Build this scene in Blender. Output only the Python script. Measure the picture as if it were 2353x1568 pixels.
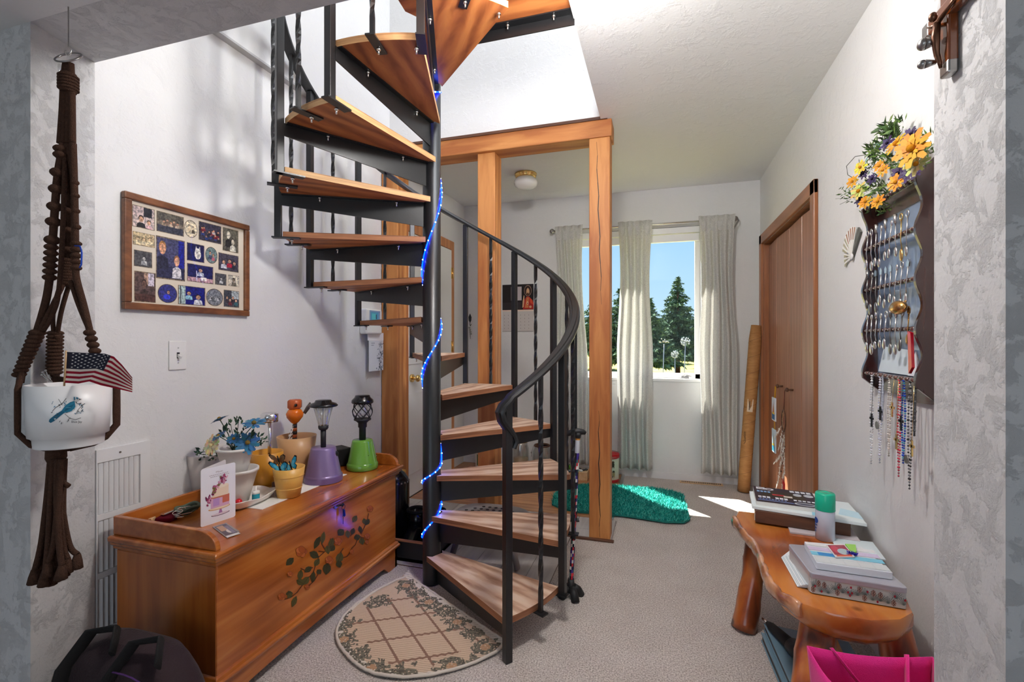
import bpy, math, random
from mathutils import Vector, Matrix, noise
random.seed(7)
for o in list(bpy.data.objects): bpy.data.objects.remove(o)
SC = bpy.context.scene
COL = SC.collection
# ------------------------------------------------------------------ camera
F, CX, CY, CAMH = 1100.0, 1176.5, 784.0, 1.2
PSI = math.atan(340/1100)
CS, SN = math.cos(PSI), math.sin(PSI)
cam = bpy.data.cameras.new('camera'); camo = bpy.data.objects.new('camera', cam); COL.objects.link(camo)
cam.sensor_fit = 'HORIZONTAL'; cam.sensor_width = 36.0; cam.lens = 36.0*F/2353.0
cam.clip_start = 0.02; cam.clip_end = 400
camo.location = (0, 0, CAMH); camo.rotation_euler = (math.pi/2, 0, PSI)
SC.camera = camo
# ------------------------------------------------------------------ view
vs = SC.view_settings
vs.view_transform = 'Standard'; vs.look = 'None'; vs.gamma = 1.0; vs.exposure = 0.52
vs.use_curve_mapping = False
# ------------------------------------------------------------------ sky
W = bpy.data.worlds.new('sky'); SC.world = W; W.use_nodes = True
wn, wl = W.node_tree.nodes, W.node_tree.links
wn.clear()
wo = wn.new('ShaderNodeOutputWorld'); wb = wn.new('ShaderNodeBackground')
tc = wn.new('ShaderNodeTexCoord'); sp = wn.new('ShaderNodeSeparateXYZ'); rp = wn.new('ShaderNodeValToRGB')
wl.new(tc.outputs['Generated'], sp.inputs[0]); wl.new(sp.outputs['Z'], rp.inputs[0])
e = rp.color_ramp.elements
e[0].position = 0.0; e[0].color = (0.58, 0.80, 0.98, 1); e[1].position = 0.6; e[1].color = (0.27, 0.52, 0.92, 1)
k = rp.color_ramp.elements.new(0.18); k.color = (0.40, 0.66, 0.96, 1)
wl.new(rp.outputs[0], wb.inputs[0]); wb.inputs[1].default_value = 0.8
wl.new(wb.outputs[0], wo.inputs[0])
# ------------------------------------------------------------------ lights
def light(name, kind, loc, energy, color=(1, 1, 1), size=None, direction=None, sizey=None):
    d = bpy.data.lights.new(name, kind); o = bpy.data.objects.new(name, d); COL.objects.link(o)
    o.location = loc; d.energy = energy; d.color = color
    if kind == 'AREA':
        d.shape = 'RECTANGLE'; d.size = size; d.size_y = sizey or size
    elif kind == 'SUN': d.angle = 0.009
    elif size: d.shadow_soft_size = size
    if direction is not None:
        o.rotation_euler = Vector(direction).to_track_quat('-Z', 'Y').to_euler()
    return o
EL = math.radians(58); AZ = math.radians(-48.5)
light('sun', 'SUN', (-6, 12, 12), 19.0, (1.0, 0.95, 0.87), direction=(math.cos(EL)*math.cos(AZ), math.cos(EL)*math.sin(AZ), -math.sin(EL)))
light('loft_fill_light', 'AREA', (0.75, 1.95, 5.2), 76, (0.97, 0.98, 1.0), 1.5, (-.35, 0, -1), 1.5)  # overhead fill, added with the skylight opening in the loft ceiling
light('rear_fill_light', 'AREA', (-0.4, -2.75, 1.35), 9, (0.98, 0.98, 1.0), 2.4, (0, 1, 0), 1.3)  # fill added at a made-up window behind the camera

# ------------------------------------------------------------------ photo pixel -> place
def ray(x, y):
    l = (x-CX)/F
    return Vector((-SN+l*CS, CS+l*SN, (CY-y)/F))
def atz(x, y, z=0.0):
    d = ray(x, y); return Vector((0, 0, CAMH))+d*((z-CAMH)/d.z)
def atX(x, y, X):
    d = ray(x, y); return Vector((0, 0, CAMH))+d*(X/d.x)
def atY(x, y, Y):
    d = ray(x, y); return Vector((0, 0, CAMH))+d*(Y/d.y)
def atD(x, y, D):
    return Vector((0, 0, CAMH))+ray(x, y)*D
def depth(p): return -SN*p[0]+CS*p[1]
def lin(c):
    return tuple(((v/12.92) if v <= 0.04045 else ((v+0.055)/1.055)**2.4) for v in c)
def rgb(r, g, b): return lin((r/255., g/255., b/255.))

# ------------------------------------------------------------------ mesh builder
class MB:
    def __init__(s): s.v = []; s.f = []; s.c = []; s.s = []
    def face(s, idx, c=None, sm=False): s.f.append(tuple(idx)); s.c.append(c); s.s.append(sm)
    def add(s, vs, fs, c=None, sm=False):
        b = len(s.v); s.v += [Vector(p) for p in vs]
        for f in fs: s.face([b+i for i in f], c, sm)
        return b
    def bx(s, x0, x1, y0, y1, z0, z1, c=None):
        vs = [(x, y, z) for z in (z0, z1) for y in (y0, y1) for x in (x0, x1)]
        s.add(vs, [(0, 2, 3, 1), (4, 5, 7, 6), (0, 1, 5, 4), (2, 6, 7, 3), (0, 4, 6, 2), (1, 3, 7, 5)], c); return s
    def obox(s, ctr, ax, ay, az, c=None):
        ctr, ax, ay, az = map(Vector, (ctr, ax, ay, az))
        vs = [ctr+ax*i+ay*j+az*k for k in (-1, 1) for j in (-1, 1) for i in (-1, 1)]
        s.add(vs, [(0, 2, 3, 1), (4, 5, 7, 6), (0, 1, 5, 4), (2, 6, 7, 3), (0, 4, 6, 2), (1, 3, 7, 5)], c); return s
    def prism(s, pts, ext, c=None, sm=False):
        pts = [Vector(p) for p in pts]; ext = Vector(ext); n = len(pts)
        nrm = Vector()
        for i in range(n): nrm += pts[i].cross(pts[(i+1) % n])
        if nrm.dot(ext) > 0: pts = pts[::-1]
        b = len(s.v); s.v += pts+[p+ext for p in pts]
        s.face(range(b, b+n), c); s.face(range(b+2*n-1, b+n-1, -1), c)
        for i in range(n):
            j = (i+1) % n; s.face((b+i, b+n+i, b+n+j, b+j), c, sm)
        return s
    def rings(s, rings, c=None, sm=True, cap0=True, cap1=True, closed=False):
        n = len(rings[0]); b = len(s.v)
        for r in rings: s.v += [Vector(p) for p in r]
        m = len(rings)
        for i in range(m if closed else m-1):
            a0 = b+i*n; a1 = b+((i+1) % m)*n
            for j in range(n):
                k = (j+1) % n; s.face((a0+j, a0+k, a1+k, a1+j), c[i] if isinstance(c, list) else c, sm)
        if not closed:
            c0 = c[0] if isinstance(c, list) else c; c1 = c[-1] if isinstance(c, list) else c
            if cap0: s.face(range(b+n-1, b-1, -1), c0)
            if cap1: s.face(range(b+(m-1)*n, b+m*n), c1)
        return s
    def tube(s, path, r, n=8, c=None, closed=False, sm=True, flat=None, up=None, cap=True):
        P = [Vector(p) for p in path]; m = len(P); R = r if isinstance(r, (list, tuple)) else [r]*m
        rings = []; prev = None
        for i in range(m):
            if closed: t = P[(i+1) % m]-P[i-1]
            else: t = P[min(i+1, m-1)]-P[max(i-1, 0)]
            if t.length < 1e-9: t = Vector((0, 0, 1))
            t.normalize()
            if up is not None: a = Vector(up); a = a-t*a.dot(t)
            elif prev is None:
                a = Vector((0, 0, 1)) if abs(t.z) < 0.9 else Vector((1, 0, 0)); a = a-t*a.dot(t)
            else: a = prev-t*prev.dot(t)
            if a.length < 1e-6: a = t.orthogonal()
            a.normalize(); prev = a; b2 = t.cross(a)
            fa, fb = flat if flat else (1, 1)
            rings.append([P[i]+(a*math.cos(q)*fa+b2*math.sin(q)*fb)*R[i] for q in [2*math.pi*(k+0.5 if n == 4 else k)/n for k in range(n)]])
        return s.rings(rings, c, sm, cap, cap, closed)
    def cyl(s, p0, p1, r0, r1=None, n=16, c=None, sm=True):
        return s.tube([p0, p1], [r0, r0 if r1 is None else r1], n, c, sm=sm)
    def lathe(s, prof, ctr=(0, 0, 0), n=24, c=None, sx=1, sy=1, cap0=True, cap1=True):
        ctr = Vector(ctr)
        rings = [[ctr+Vector((r*sx*math.cos(2*math.pi*k/n), r*sy*math.sin(2*math.pi*k/n), z)) for k in range(n)] for r, z in prof]
        return s.rings(rings, c, True, cap0, cap1)
    def ball(s, ctr, r, nu=12, nv=8, c=None):
        rr = Vector(r) if isinstance(r, (tuple, list, Vector)) else Vector((r, r, r)); ctr = Vector(ctr)
        rings = []
        for i in range(nv+1):
            t = -math.pi/2+math.pi*(i if 0 < i < nv else (0.04 if i == 0 else nv-0.04))/nv
            rings.append([ctr+Vector((rr.x*math.cos(t)*math.cos(2*math.pi*k/nu), rr.y*math.cos(t)*math.sin(2*math.pi*k/nu), rr.z*math.sin(t))) for k in range(nu)])
        return s.rings(rings, c, True)
    def grid(s, fn, nu, nv, c=None, sm=True, colfn=None, flip=False):
        b = len(s.v)
        for j in range(nv+1):
            for i in range(nu+1): s.v.append(Vector(fn(i/nu, j/nv)))
        for j in range(nv):
            for i in range(nu):
                q = [b+j*(nu+1)+i, b+j*(nu+1)+i+1, b+(j+1)*(nu+1)+i+1, b+(j+1)*(nu+1)+i]
                if flip: q = q[::-1]
                s.face(q, colfn((i+.5)/nu, (j+.5)/nv) if colfn else c, sm)
        return s
    def build(s, name, mat, parent=None, loc=None, bevel=0, sub=0, solid=0, seg=2):
        off = Vector(loc) if loc is not None else (Vector(parent['_w']) if parent is not None else Vector())
        me = bpy.data.meshes.new(name)
        me.from_pydata([tuple(p-off) for p in s.v], [], s.f)
        me.polygons.foreach_set('use_smooth', s.s)
        if any(c is not None for c in s.c):
            ca = me.color_attributes.new('Col', 'FLOAT_COLOR', 'CORNER')
            arr = []
            for f, c in zip(s.f, s.c):
                cc = tuple(c or (0.5, 0.5, 0.5))[:3]+(1.0,)
                arr += list(cc)*len(f)
            ca.data.foreach_set('color', arr)
        me.materials.append(M(mat) if isinstance(mat, str) else mat)
        o = bpy.data.objects.new(name, me); COL.objects.link(o)
        if parent is not None: o.parent = parent
        else: o.location = off
        if solid:
            m = o.modifiers.new('solid', 'SOLIDIFY'); m.thickness = solid; m.offset = 0
        if bevel:
            m = o.modifiers.new('bevel', 'BEVEL'); m.width = bevel; m.segments = seg; m.limit_method = 'ANGLE'; m.angle_limit = 0.7
        if sub:
            m = o.modifiers.new('sub', 'SUBSURF'); m.levels = sub; m.render_levels = sub
        return o

def thing(name, label, cat, loc=(0, 0, 0), group=None, kind=None):
    o = bpy.data.objects.new(name, None); COL.objects.link(o); o.location = loc; o.empty_display_size = 0.05
    o['_w'] = list(loc); return tag(o, label, cat, group, kind)
def tag(o, label, cat, group=None, kind=None):
    o['label'] = label; o['category'] = cat
    if group: o['group'] = group
    if kind: o['kind'] = kind
    return o
def one(mb, name, mat, label, cat, group=None, kind=None, loc=None, **k):
    return tag(mb.build(name, mat, None, loc, **k), label, cat, group, kind)
def copy_tree(o, parent=None):
    c = o.copy(); COL.objects.link(c); c.parent = parent
    for ch in list(o.children): copy_tree(ch, c)
    return c

def sub(o, part):
    o.parent = part; o.matrix_parent_inverse = part.matrix_basis.inverted(); return o
# flat prints: coloured shapes laid on a surface map fn(u, v, lift)
def ell(cx, cy, rx, ry, n=14, rot=0):
    c, s_ = math.cos(rot), math.sin(rot)
    return [(cx+rx*math.cos(a)*c-ry*math.sin(a)*s_, cy+rx*math.cos(a)*s_+ry*math.sin(a)*c) for a in [2*math.pi*k/n for k in range(n)]]
def rect(x0, y0, x1, y1): return [(x0, y0), (x1, y0), (x1, y1), (x0, y1)]
def leaf2(x, y, l, w, a):
    c, s_ = math.cos(a), math.sin(a)
    return [(x+px*l*c-py*w*s_, y+px*l*s_+py*w*c) for px, py in [(0, 0), (.25, .4), (.55, .5), (.8, .28), (1, 0), (.8, -.28), (.55, -.5), (.25, -.4)]]
def line2(p, q, w):
    d = Vector((q[0]-p[0], q[1]-p[1])); n = Vector((-d.y, d.x)).normalized()*w*.5
    return [(p[0]+n.x, p[1]+n.y), (q[0]+n.x, q[1]+n.y), (q[0]-n.x, q[1]-n.y), (p[0]-n.x, p[1]-n.y)]
def printed(fn, shapes, lift0=0.0006, step=0.00004, mb=None):
    mb = mb or MB()
    for i, (pts, c) in enumerate(shapes):
        b = len(mb.v); mb.v += [fn(u, v, lift0+step*i) for u, v in pts]; mb.face(range(b, b+len(pts)), c)
    return mb
def plane_map(o, u, v, flipn=1):
    o, u, v = Vector(o), Vector(u), Vector(v); n = u.cross(v).normalized()*flipn
    return lambda a, b, l: o+u*a+v*b+n*l
_tc = {}
def text_polys(s, bold=False):
    if s not in _tc:
        cu = bpy.data.curves.new('t', 'FONT'); cu.body = s; cu.resolution_u = 3
        ob = bpy.data.objects.new('t', cu); me = bpy.data.meshes.new_from_object(ob)
        P = [tuple(v.co) for v in me.vertices]; Fs = [tuple(p.vertices) for p in me.polygons]
        bpy.data.objects.remove(ob); bpy.data.curves.remove(cu); bpy.data.meshes.remove(me)
        x1 = max([p[0] for p in P] or [1]); _tc[s] = (P, Fs, x1)
    return _tc[s]
def text_on(mb, fn, s, x, y, w, h, c, lift=0.0009):
    P, Fs, x1 = text_polys(s); b = len(mb.v)
    mb.v += [fn(x+p[0]/x1*w, y+p[1]/0.7*h, lift) for p in P]
    for f in Fs: mb.face([b+i for i in f], c)

# ------------------------------------------------------------------ materials
_M = {}; _MD = {}
def M(name):
    if name not in _M: _M[name] = _MD[name](name)
    return _M[name]
def new_mat(name):
    m = bpy.data.materials.new(name); m.use_nodes = True
    n = m.node_tree.nodes; return m, n, m.node_tree.links, n['Principled BSDF']
def sset(b, **k):
    for a, v in k.items(): b.inputs[a.replace('_', ' ')].default_value = v
def defm(name, color, rough=0.5, metal=0.0, spec=0.5, coat=0.0, noise_amt=0.0, nscale=20, bump=0.0, bscale=200, emit=0, trans=0, alpha=1, sheen=0):
    def mk(nm):
        m, n, l, b = new_mat(nm)
        b.inputs['Base Color'].default_value = (*color, 1); b.inputs['Roughness'].default_value = rough
        b.inputs['Metallic'].default_value = metal; b.inputs['Specular IOR Level'].default_value = spec
        b.inputs['Coat Weight'].default_value = coat; b.inputs['Transmission Weight'].default_value = trans; b.inputs['Alpha'].default_value = alpha
        if sheen: b.inputs['Sheen Weight'].default_value = sheen
        if emit: b.inputs['Emission Color'].default_value = (*color, 1); b.inputs['Emission Strength'].default_value = emit
        if noise_amt or bump:
            t = n.new('ShaderNodeTexCoord')
        if noise_amt:
            x = n.new('ShaderNodeTexNoise'); x.inputs['Scale'].default_value = nscale; x.inputs['Detail'].default_value = 5
            r = n.new('ShaderNodeMixRGB'); r.inputs[1].default_value = (*[v*(1-noise_amt) for v in color], 1); r.inputs[2].default_value = (*[min(1, v*(1+noise_amt)) for v in color], 1)
            l.new(t.outputs['Object'], x.inputs['Vector']); l.new(x.outputs['Fac'], r.inputs[0]); l.new(r.outputs[0], b.inputs['Base Color'])
        if bump:
            x = n.new('ShaderNodeTexNoise'); x.inputs['Scale'].default_value = bscale; x.inputs['Detail'].default_value = 3
            bp = n.new('ShaderNodeBump'); bp.inputs['Strength'].default_value = bump; bp.inputs['Distance'].default_value = 0.004
            l.new(t.outputs['Object'], x.inputs['Vector']); l.new(x.outputs['Fac'], bp.inputs['Height']); l.new(bp.outputs[0], b.inputs['Normal'])
        return m
    _MD[name] = mk
def defv(name, rough=0.5, spec=0.4, metal=0, coat=0, bump=0, bscale=300, trans=0):
    def mk(nm):
        m, n, l, b = new_mat(nm)
        a = n.new('ShaderNodeVertexColor'); a.layer_name = 'Col'; l.new(a.outputs['Color'], b.inputs['Base Color'])
        sset(b, Roughness=rough, Metallic=metal, Coat_Weight=coat, Specular_IOR_Level=spec, Transmission_Weight=trans)
        if bump:
            t = n.new('ShaderNodeTexCoord'); x = n.new('ShaderNodeTexNoise'); x.inputs['Scale'].default_value = bscale
            bp = n.new('ShaderNodeBump'); bp.inputs['Strength'].default_value = bump; bp.inputs['Distance'].default_value = 0.003
            l.new(t.outputs['Object'], x.inputs['Vector']); l.new(x.outputs['Fac'], bp.inputs['Height']); l.new(bp.outputs[0], b.inputs['Normal'])
        return m
    _MD[name] = mk
def defwood(name, c1, c2, c3=None, stretch=(1, 14, 14), scale=3.0, rings=0.6, rough=0.4, coat=0.0, knots=0.0, bump=0.12, rot=(0, 0, 0), ply=False, ring_scale=2.0, lo=.25, hi=.72):
    def mk(nm):
        m, n, l, b = new_mat(nm)
        t = n.new('ShaderNodeTexCoord'); mp = n.new('ShaderNodeMapping'); mp.inputs['Scale'].default_value = stretch; mp.inputs['Rotation'].default_value = rot
        l.new(t.outputs['Object'], mp.inputs['Vector'])
        x = n.new('ShaderNodeTexNoise'); x.inputs['Scale'].default_value = scale; x.inputs['Detail'].default_value = 7; x.inputs['Distortion'].default_value = 0.6
        l.new(mp.outputs[0], x.inputs['Vector'])
        wv = n.new('ShaderNodeTexWave'); wv.wave_type = 'BANDS'; wv.bands_direction = 'Y'
        wv.inputs['Scale'].default_value = ring_scale; wv.inputs['Distortion'].default_value = 9; wv.inputs['Detail'].default_value = 2; wv.inputs['Detail Scale'].default_value = 0.8
        mp2 = n.new('ShaderNodeMapping'); mp2.inputs['Scale'].default_value = tuple(0.25*q+0.1 for q in stretch); mp2.inputs['Rotation'].default_value = rot
        l.new(t.outputs['Object'], mp2.inputs['Vector']); l.new(mp2.outputs[0], wv.inputs['Vector'])
        mx = n.new('ShaderNodeMath'); mx.operation = 'MULTIPLY_ADD'; mx.inputs[1].default_value = rings*0.6
        ms = n.new('ShaderNodeMath'); ms.operation = 'MULTIPLY'; ms.inputs[1].default_value = 1-rings*0.6
        l.new(x.outputs['Fac'], ms.inputs[0]); l.new(wv.outputs['Fac'], mx.inputs[0]); l.new(ms.outputs[0], mx.inputs[2])
        rp = n.new('ShaderNodeValToRGB'); e = rp.color_ramp.elements
        e[0].position = lo; e[0].color = (*c2, 1); e[1].position = hi; e[1].color = (*c1, 1)
        if c3: q = e.new(0.5); q.color = (*c3, 1)
        l.new(mx.outputs[0], rp.inputs[0]); out = rp.outputs[0]
        if knots:
            vo = n.new('ShaderNodeTexVoronoi'); vo.inputs['Scale'].default_value = knots; vo.inputs['Randomness'].default_value = 1
            kr = n.new('ShaderNodeValToRGB'); kr.color_ramp.elements[0].position = 0.05; kr.color_ramp.elements[0].color = (0.12, 0.05, 0.02, 1)
            kr.color_ramp.elements[1].position = 0.12; kr.color_ramp.elements[1].color = (1, 1, 1, 1)
            mm = n.new('ShaderNodeMixRGB'); mm.blend_type = 'MULTIPLY'; mm.inputs[0].default_value = 1
            l.new(t.outputs['Object'], vo.inputs['Vector']); l.new(vo.outputs['Distance'], kr.inputs[0]); l.new(out, mm.inputs[1]); l.new(kr.outputs[0], mm.inputs[2]); out = mm.outputs[0]
        l.new(out, b.inputs['Base Color'])
        sset(b, Roughness=rough, Coat_Weight=coat, Coat_Roughness=0.15)
        bp = n.new('ShaderNodeBump'); bp.inputs['Strength'].default_value = bump; bp.inputs['Distance'].default_value = 0.003
        l.new(mx.outputs[0], bp.inputs['Height']); l.new(bp.outputs[0], b.inputs['Normal'])
        return m
    _MD[name] = mk
def plaster(nm, col=(0.80, 0.80, 0.795), strength=0.4, sc=1.0):
    m, n, l, b = new_mat(nm)
    t = n.new('ShaderNodeTexCoord')
    a = n.new('ShaderNodeTexNoise'); a.inputs['Scale'].default_value = 14*sc; a.inputs['Detail'].default_value = 9; a.inputs['Roughness'].default_value = 0.72; a.inputs['Distortion'].default_value = 0.35
    l.new(t.outputs['Object'], a.inputs['Vector'])
    r = n.new('ShaderNodeValToRGB'); r.color_ramp.elements[0].position = 0.50; r.color_ramp.elements[1].position = 0.68
    l.new(a.outputs['Fac'], r.inputs[0])
    g = n.new('ShaderNodeTexNoise'); g.inputs['Scale'].default_value = 95*sc; g.inputs['Detail'].default_value = 4
    l.new(t.outputs['Object'], g.inputs['Vector'])
    mx = n.new('ShaderNodeMath'); mx.operation = 'MULTIPLY_ADD'; mx.inputs[1].default_value = 0.35
    l.new(g.outputs['Fac'], mx.inputs[0]); l.new(r.outputs[0], mx.inputs[2])
    bp = n.new('ShaderNodeBump'); bp.inputs['Strength'].default_value = strength; bp.inputs['Distance'].default_value = 0.0035
    l.new(mx.outputs[0], bp.inputs['Height']); l.new(bp.outputs[0], b.inputs['Normal'])
    c = n.new('ShaderNodeMixRGB'); c.inputs[1].default_value = (*[v*0.95 for v in col], 1); c.inputs[2].default_value = (*col, 1)
    l.new(a.outputs['Fac'], c.inputs[0]); l.new(c.outputs[0], b.inputs['Base Color'])
    sset(b, Roughness=0.75, Specular_IOR_Level=0.3)
    return m
_MD['plaster'] = lambda nm: plaster(nm)
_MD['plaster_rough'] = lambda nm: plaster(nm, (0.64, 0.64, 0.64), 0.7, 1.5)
_MD['plaster_ceiling'] = lambda nm: plaster(nm, (0.82, 0.82, 0.82), 0.4, 0.9)
def carpet(nm):
    m, n, l, b = new_mat(nm)
    t = n.new('ShaderNodeTexCoord')
    a = n.new('ShaderNodeTexNoise'); a.inputs['Scale'].default_value = 170; a.inputs['Detail'].default_value = 3
    d = n.new('ShaderNodeTexNoise'); d.inputs['Scale'].default_value = 5; d.inputs['Detail'].default_value = 4
    for x in (a, d): l.new(t.outputs['Object'], x.inputs['Vector'])
    r = n.new('ShaderNodeValToRGB'); e = r.color_ramp.elements
    e[0].position = 0.30; e[0].color = (*rgb(150, 138, 130), 1); e[1].position = 0.66; e[1].color = (*rgb(232, 224, 217), 1)
    l.new(a.outputs['Fac'], r.inputs[0])
    mm = n.new('ShaderNodeMixRGB'); mm.blend_type = 'MULTIPLY'; mm.inputs[0].default_value = 0.35
    r2 = n.new('ShaderNodeValToRGB'); r2.color_ramp.elements[0].position = 0.35; r2.color_ramp.elements[0].color = (0.72, 0.68, 0.66, 1); r2.color_ramp.elements[1].position = 0.65
    l.new(d.outputs['Fac'], r2.inputs[0]); l.new(r.outputs[0], mm.inputs[1]); l.new(r2.outputs[0], mm.inputs[2]); l.new(mm.outputs[0], b.inputs['Base Color'])
    bp = n.new('ShaderNodeBump'); bp.inputs['Strength'].default_value = 0.9; bp.inputs['Distance'].default_value = 0.006
    l.new(a.outputs['Fac'], bp.inputs['Height']); l.new(bp.outputs[0], b.inputs['Normal'])
    sset(b, Roughness=0.95, Specular_IOR_Level=0.1, Sheen_Weight=0.2)
    return m
_MD['carpet'] = carpet
def pane_glass(nm):
    m, n, l, b = new_mat(nm); out = n['Material Output']; n.remove(b)
    tr = n.new('ShaderNodeBsdfTransparent'); gl = n.new('ShaderNodeBsdfGlossy'); gl.inputs['Roughness'].default_value = 0.02
    tr.inputs[0].default_value = (0.97, 0.985, 0.98, 1)
    mx = n.new('ShaderNodeMixShader'); mx.inputs[0].default_value = 0.006
    l.new(tr.outputs[0], mx.inputs[1]); l.new(gl.outputs[0], mx.inputs[2]); l.new(mx.outputs[0], out.inputs[0])
    return m
_MD['pane_glass'] = pane_glass
def clear_plastic(nm):
    m = pane_glass(nm); n = m.node_tree.nodes
    n['Mix Shader'].inputs[0].default_value = 0.2; n['Glossy BSDF'].inputs['Roughness'].default_value = 0.12
    return m
_MD['clear_plastic'] = clear_plastic
def curtain_m(nm):
    m, n, l, b = new_mat(nm); out = n['Material Output']
    t = n.new('ShaderNodeTexCoord'); mp = n.new('ShaderNodeMapping'); mp.inputs['Scale'].default_value = (60, 60, 260)
    a = n.new('ShaderNodeTexNoise'); a.inputs['Scale'].default_value = 1.6; a.inputs['Detail'].default_value = 3
    l.new(t.outputs['Object'], mp.inputs[0]); l.new(mp.outputs[0], a.inputs['Vector'])
    r = n.new('ShaderNodeValToRGB'); r.color_ramp.elements[0].position = 0.3; r.color_ramp.elements[0].color = (*rgb(206, 205, 201), 1)
    r.color_ramp.elements[1].position = 0.65; r.color_ramp.elements[1].color = (*rgb(244, 243, 240), 1)
    l.new(a.outputs['Fac'], r.inputs[0]); l.new(r.outputs[0], b.inputs['Base Color']); sset(b, Roughness=0.9)
    ts = n.new('ShaderNodeBsdfTranslucent'); l.new(r.outputs[0], ts.inputs[0])
    mx = n.new('ShaderNodeMixShader'); mx.inputs[0].default_value = 0.42
    l.new(b.outputs[0], mx.inputs[1]); l.new(ts.outputs[0], mx.inputs[2]); l.new(mx.outputs[0], out.inputs[0])
    return m
_MD['curtain'] = curtain_m
def foliage_m(nm, c1, c2, sc=3):
    m, n, l, b = new_mat(nm); out = n['Material Output']
    t = n.new('ShaderNodeTexCoord'); a = n.new('ShaderNodeTexNoise'); a.inputs['Scale'].default_value = sc; a.inputs['Detail'].default_value = 5
    l.new(t.outputs['Object'], a.inputs['Vector'])
    r = n.new('ShaderNodeValToRGB'); r.color_ramp.elements[0].position = 0.35; r.color_ramp.elements[0].color = (*c1, 1); r.color_ramp.elements[1].position = 0.68; r.color_ramp.elements[1].color = (*c2, 1)
    l.new(a.outputs['Fac'], r.inputs[0]); l.new(r.outputs[0], b.inputs['Base Color']); sset(b, Roughness=0.8, Specular_IOR_Level=0.15)
    return m
_MD['spruce'] = lambda nm: foliage_m(nm, rgb(38, 62, 44), rgb(112, 138, 108), 9)
_MD['shrub_green'] = lambda nm: foliage_m(nm, rgb(58, 84, 30), rgb(140, 158, 80), 7)
_MD['grass'] = lambda nm: foliage_m(nm, rgb(126, 124, 62), rgb(166, 158, 92), 0.8)
# plain materials
defm('white_paint', (0.80, 0.80, 0.80), 0.45)
defm('white_plastic', (0.82, 0.82, 0.80), 0.35)
defm('vinyl_white', (0.88, 0.88, 0.88), 0.35)
defm('grey_trim', rgb(188, 188, 188), 0.6)
defm('black_steel', rgb(22, 23, 25), 0.36, 0.0, 0.55, noise_amt=0.25, nscale=60, bump=0.05)
defm('black_rubber', rgb(24, 24, 26), 0.55)
defm('black_gloss', rgb(18, 18, 20), 0.22)
defm('chrome', (0.82, 0.82, 0.83), 0.18, 1.0)
defm('silver', (0.78, 0.76, 0.73), 0.25, 1.0)
defm('dark_silver', (0.35, 0.34, 0.33), 0.3, 1.0)
defm('gold', (0.85, 0.58, 0.22), 0.25, 1.0)
defm('copper', (0.65, 0.36, 0.12), 0.25, 1.0)
defm('frosted_glass', (0.9, 0.9, 0.89), 0.25)
defm('led_blue', (0.0, 0.012, 1.0), 0.4, emit=22)
defm('led_core', (0.2, 0.35, 1.0), 0.4, emit=40)
defv('print', 0.55, 0.3); defv('print_gloss', 0.2, 0.5); defv('cloth', 0.9, 0.1, bump=0.3, bscale=500); defv('metal_v', 0.3, 0.5, 1.0)
defv('ceramic', 0.35, 0.5, bump=0.08, bscale=120); defv('plastic_v', 0.4, 0.5); defv('gloss_v', 0.12, 0.6); defv('satin_v', 0.28, 0.6, metal=.25)
def photo_m(nm):
    m, n, l, b = new_mat(nm)
    a = n.new('ShaderNodeVertexColor'); a.layer_name = 'Col'; t = n.new('ShaderNodeTexCoord')
    x = n.new('ShaderNodeTexNoise'); x.inputs['Scale'].default_value = 130; x.inputs['Detail'].default_value = 6; l.new(t.outputs['Object'], x.inputs['Vector'])
    r = n.new('ShaderNodeValToRGB'); r.color_ramp.elements[0].position = .38; r.color_ramp.elements[0].color = (.35, .35, .38, 1); r.color_ramp.elements[1].position = .62; r.color_ramp.elements[1].color = (1.7, 1.65, 1.6, 1)
    mm = n.new('ShaderNodeMixRGB'); mm.blend_type = 'MULTIPLY'; mm.inputs[0].default_value = .75
    l.new(x.outputs['Fac'], r.inputs[0]); l.new(a.outputs['Color'], mm.inputs[1]); l.new(r.outputs[0], mm.inputs[2]); l.new(mm.outputs[0], b.inputs['Base Color']); sset(b, Roughness=.35)
    return m
_MD['photo_print'] = photo_m
# woods
defwood('fir', rgb(206, 140, 78), rgb(168, 98, 48), rgb(190, 122, 64), (9, 9, 1.1), 2.6, 0.45, 0.55, knots=2.6, bump=0.1, lo=.32, hi=.64)
defwood('fir_beam', rgb(206, 140, 78), rgb(168, 98, 48), rgb(190, 122, 64), (1.1, 9, 9), 2.6, 0.45, 0.55, knots=2.6, bump=0.1, lo=.32, hi=.64)
defwood('fir_trim', rgb(214, 148, 92), rgb(176, 108, 58), None, (12, 12, 0.8), 2.4, 0.3, 0.45, coat=0.2)
defwood('plywood', rgb(196, 124, 66), rgb(134, 70, 32), rgb(176, 102, 52), (1.6, 7, 7), 3.0, 0.42, 0.5, knots=1.7, bump=0.12, ring_scale=2.6, lo=.32, hi=.66)
defwood('plywood_top', rgb(222, 196, 172), rgb(160, 118, 92), rgb(204, 168, 140), (1.6, 8, 8), 3.2, 0.35, 0.42, knots=1.9, bump=0.2, ring_scale=2.4, lo=.32, hi=.64)
defwood('ply_edge', rgb(214, 172, 120), rgb(140, 92, 56), None, (2, 2, 60), 2.5, 0.4, 0.6)
defwood('ply_edge_dark', rgb(176, 118, 80), rgb(96, 54, 34), None, (2, 2, 60), 2.5, 0.4, 0.6)
defwood('cedar_chest', rgb(196, 118, 48), rgb(146, 72, 20), rgb(176, 96, 34), (14, 1.0, 14), 2.0, 0.4, 0.26, coat=0.55, bump=0.05)
defwood('cedar_end', rgb(186, 108, 42), rgb(140, 68, 20), rgb(166, 88, 30), (14, 14, 1.0), 2.0, 0.4, 0.28, coat=0.5, bump=0.05)
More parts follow.
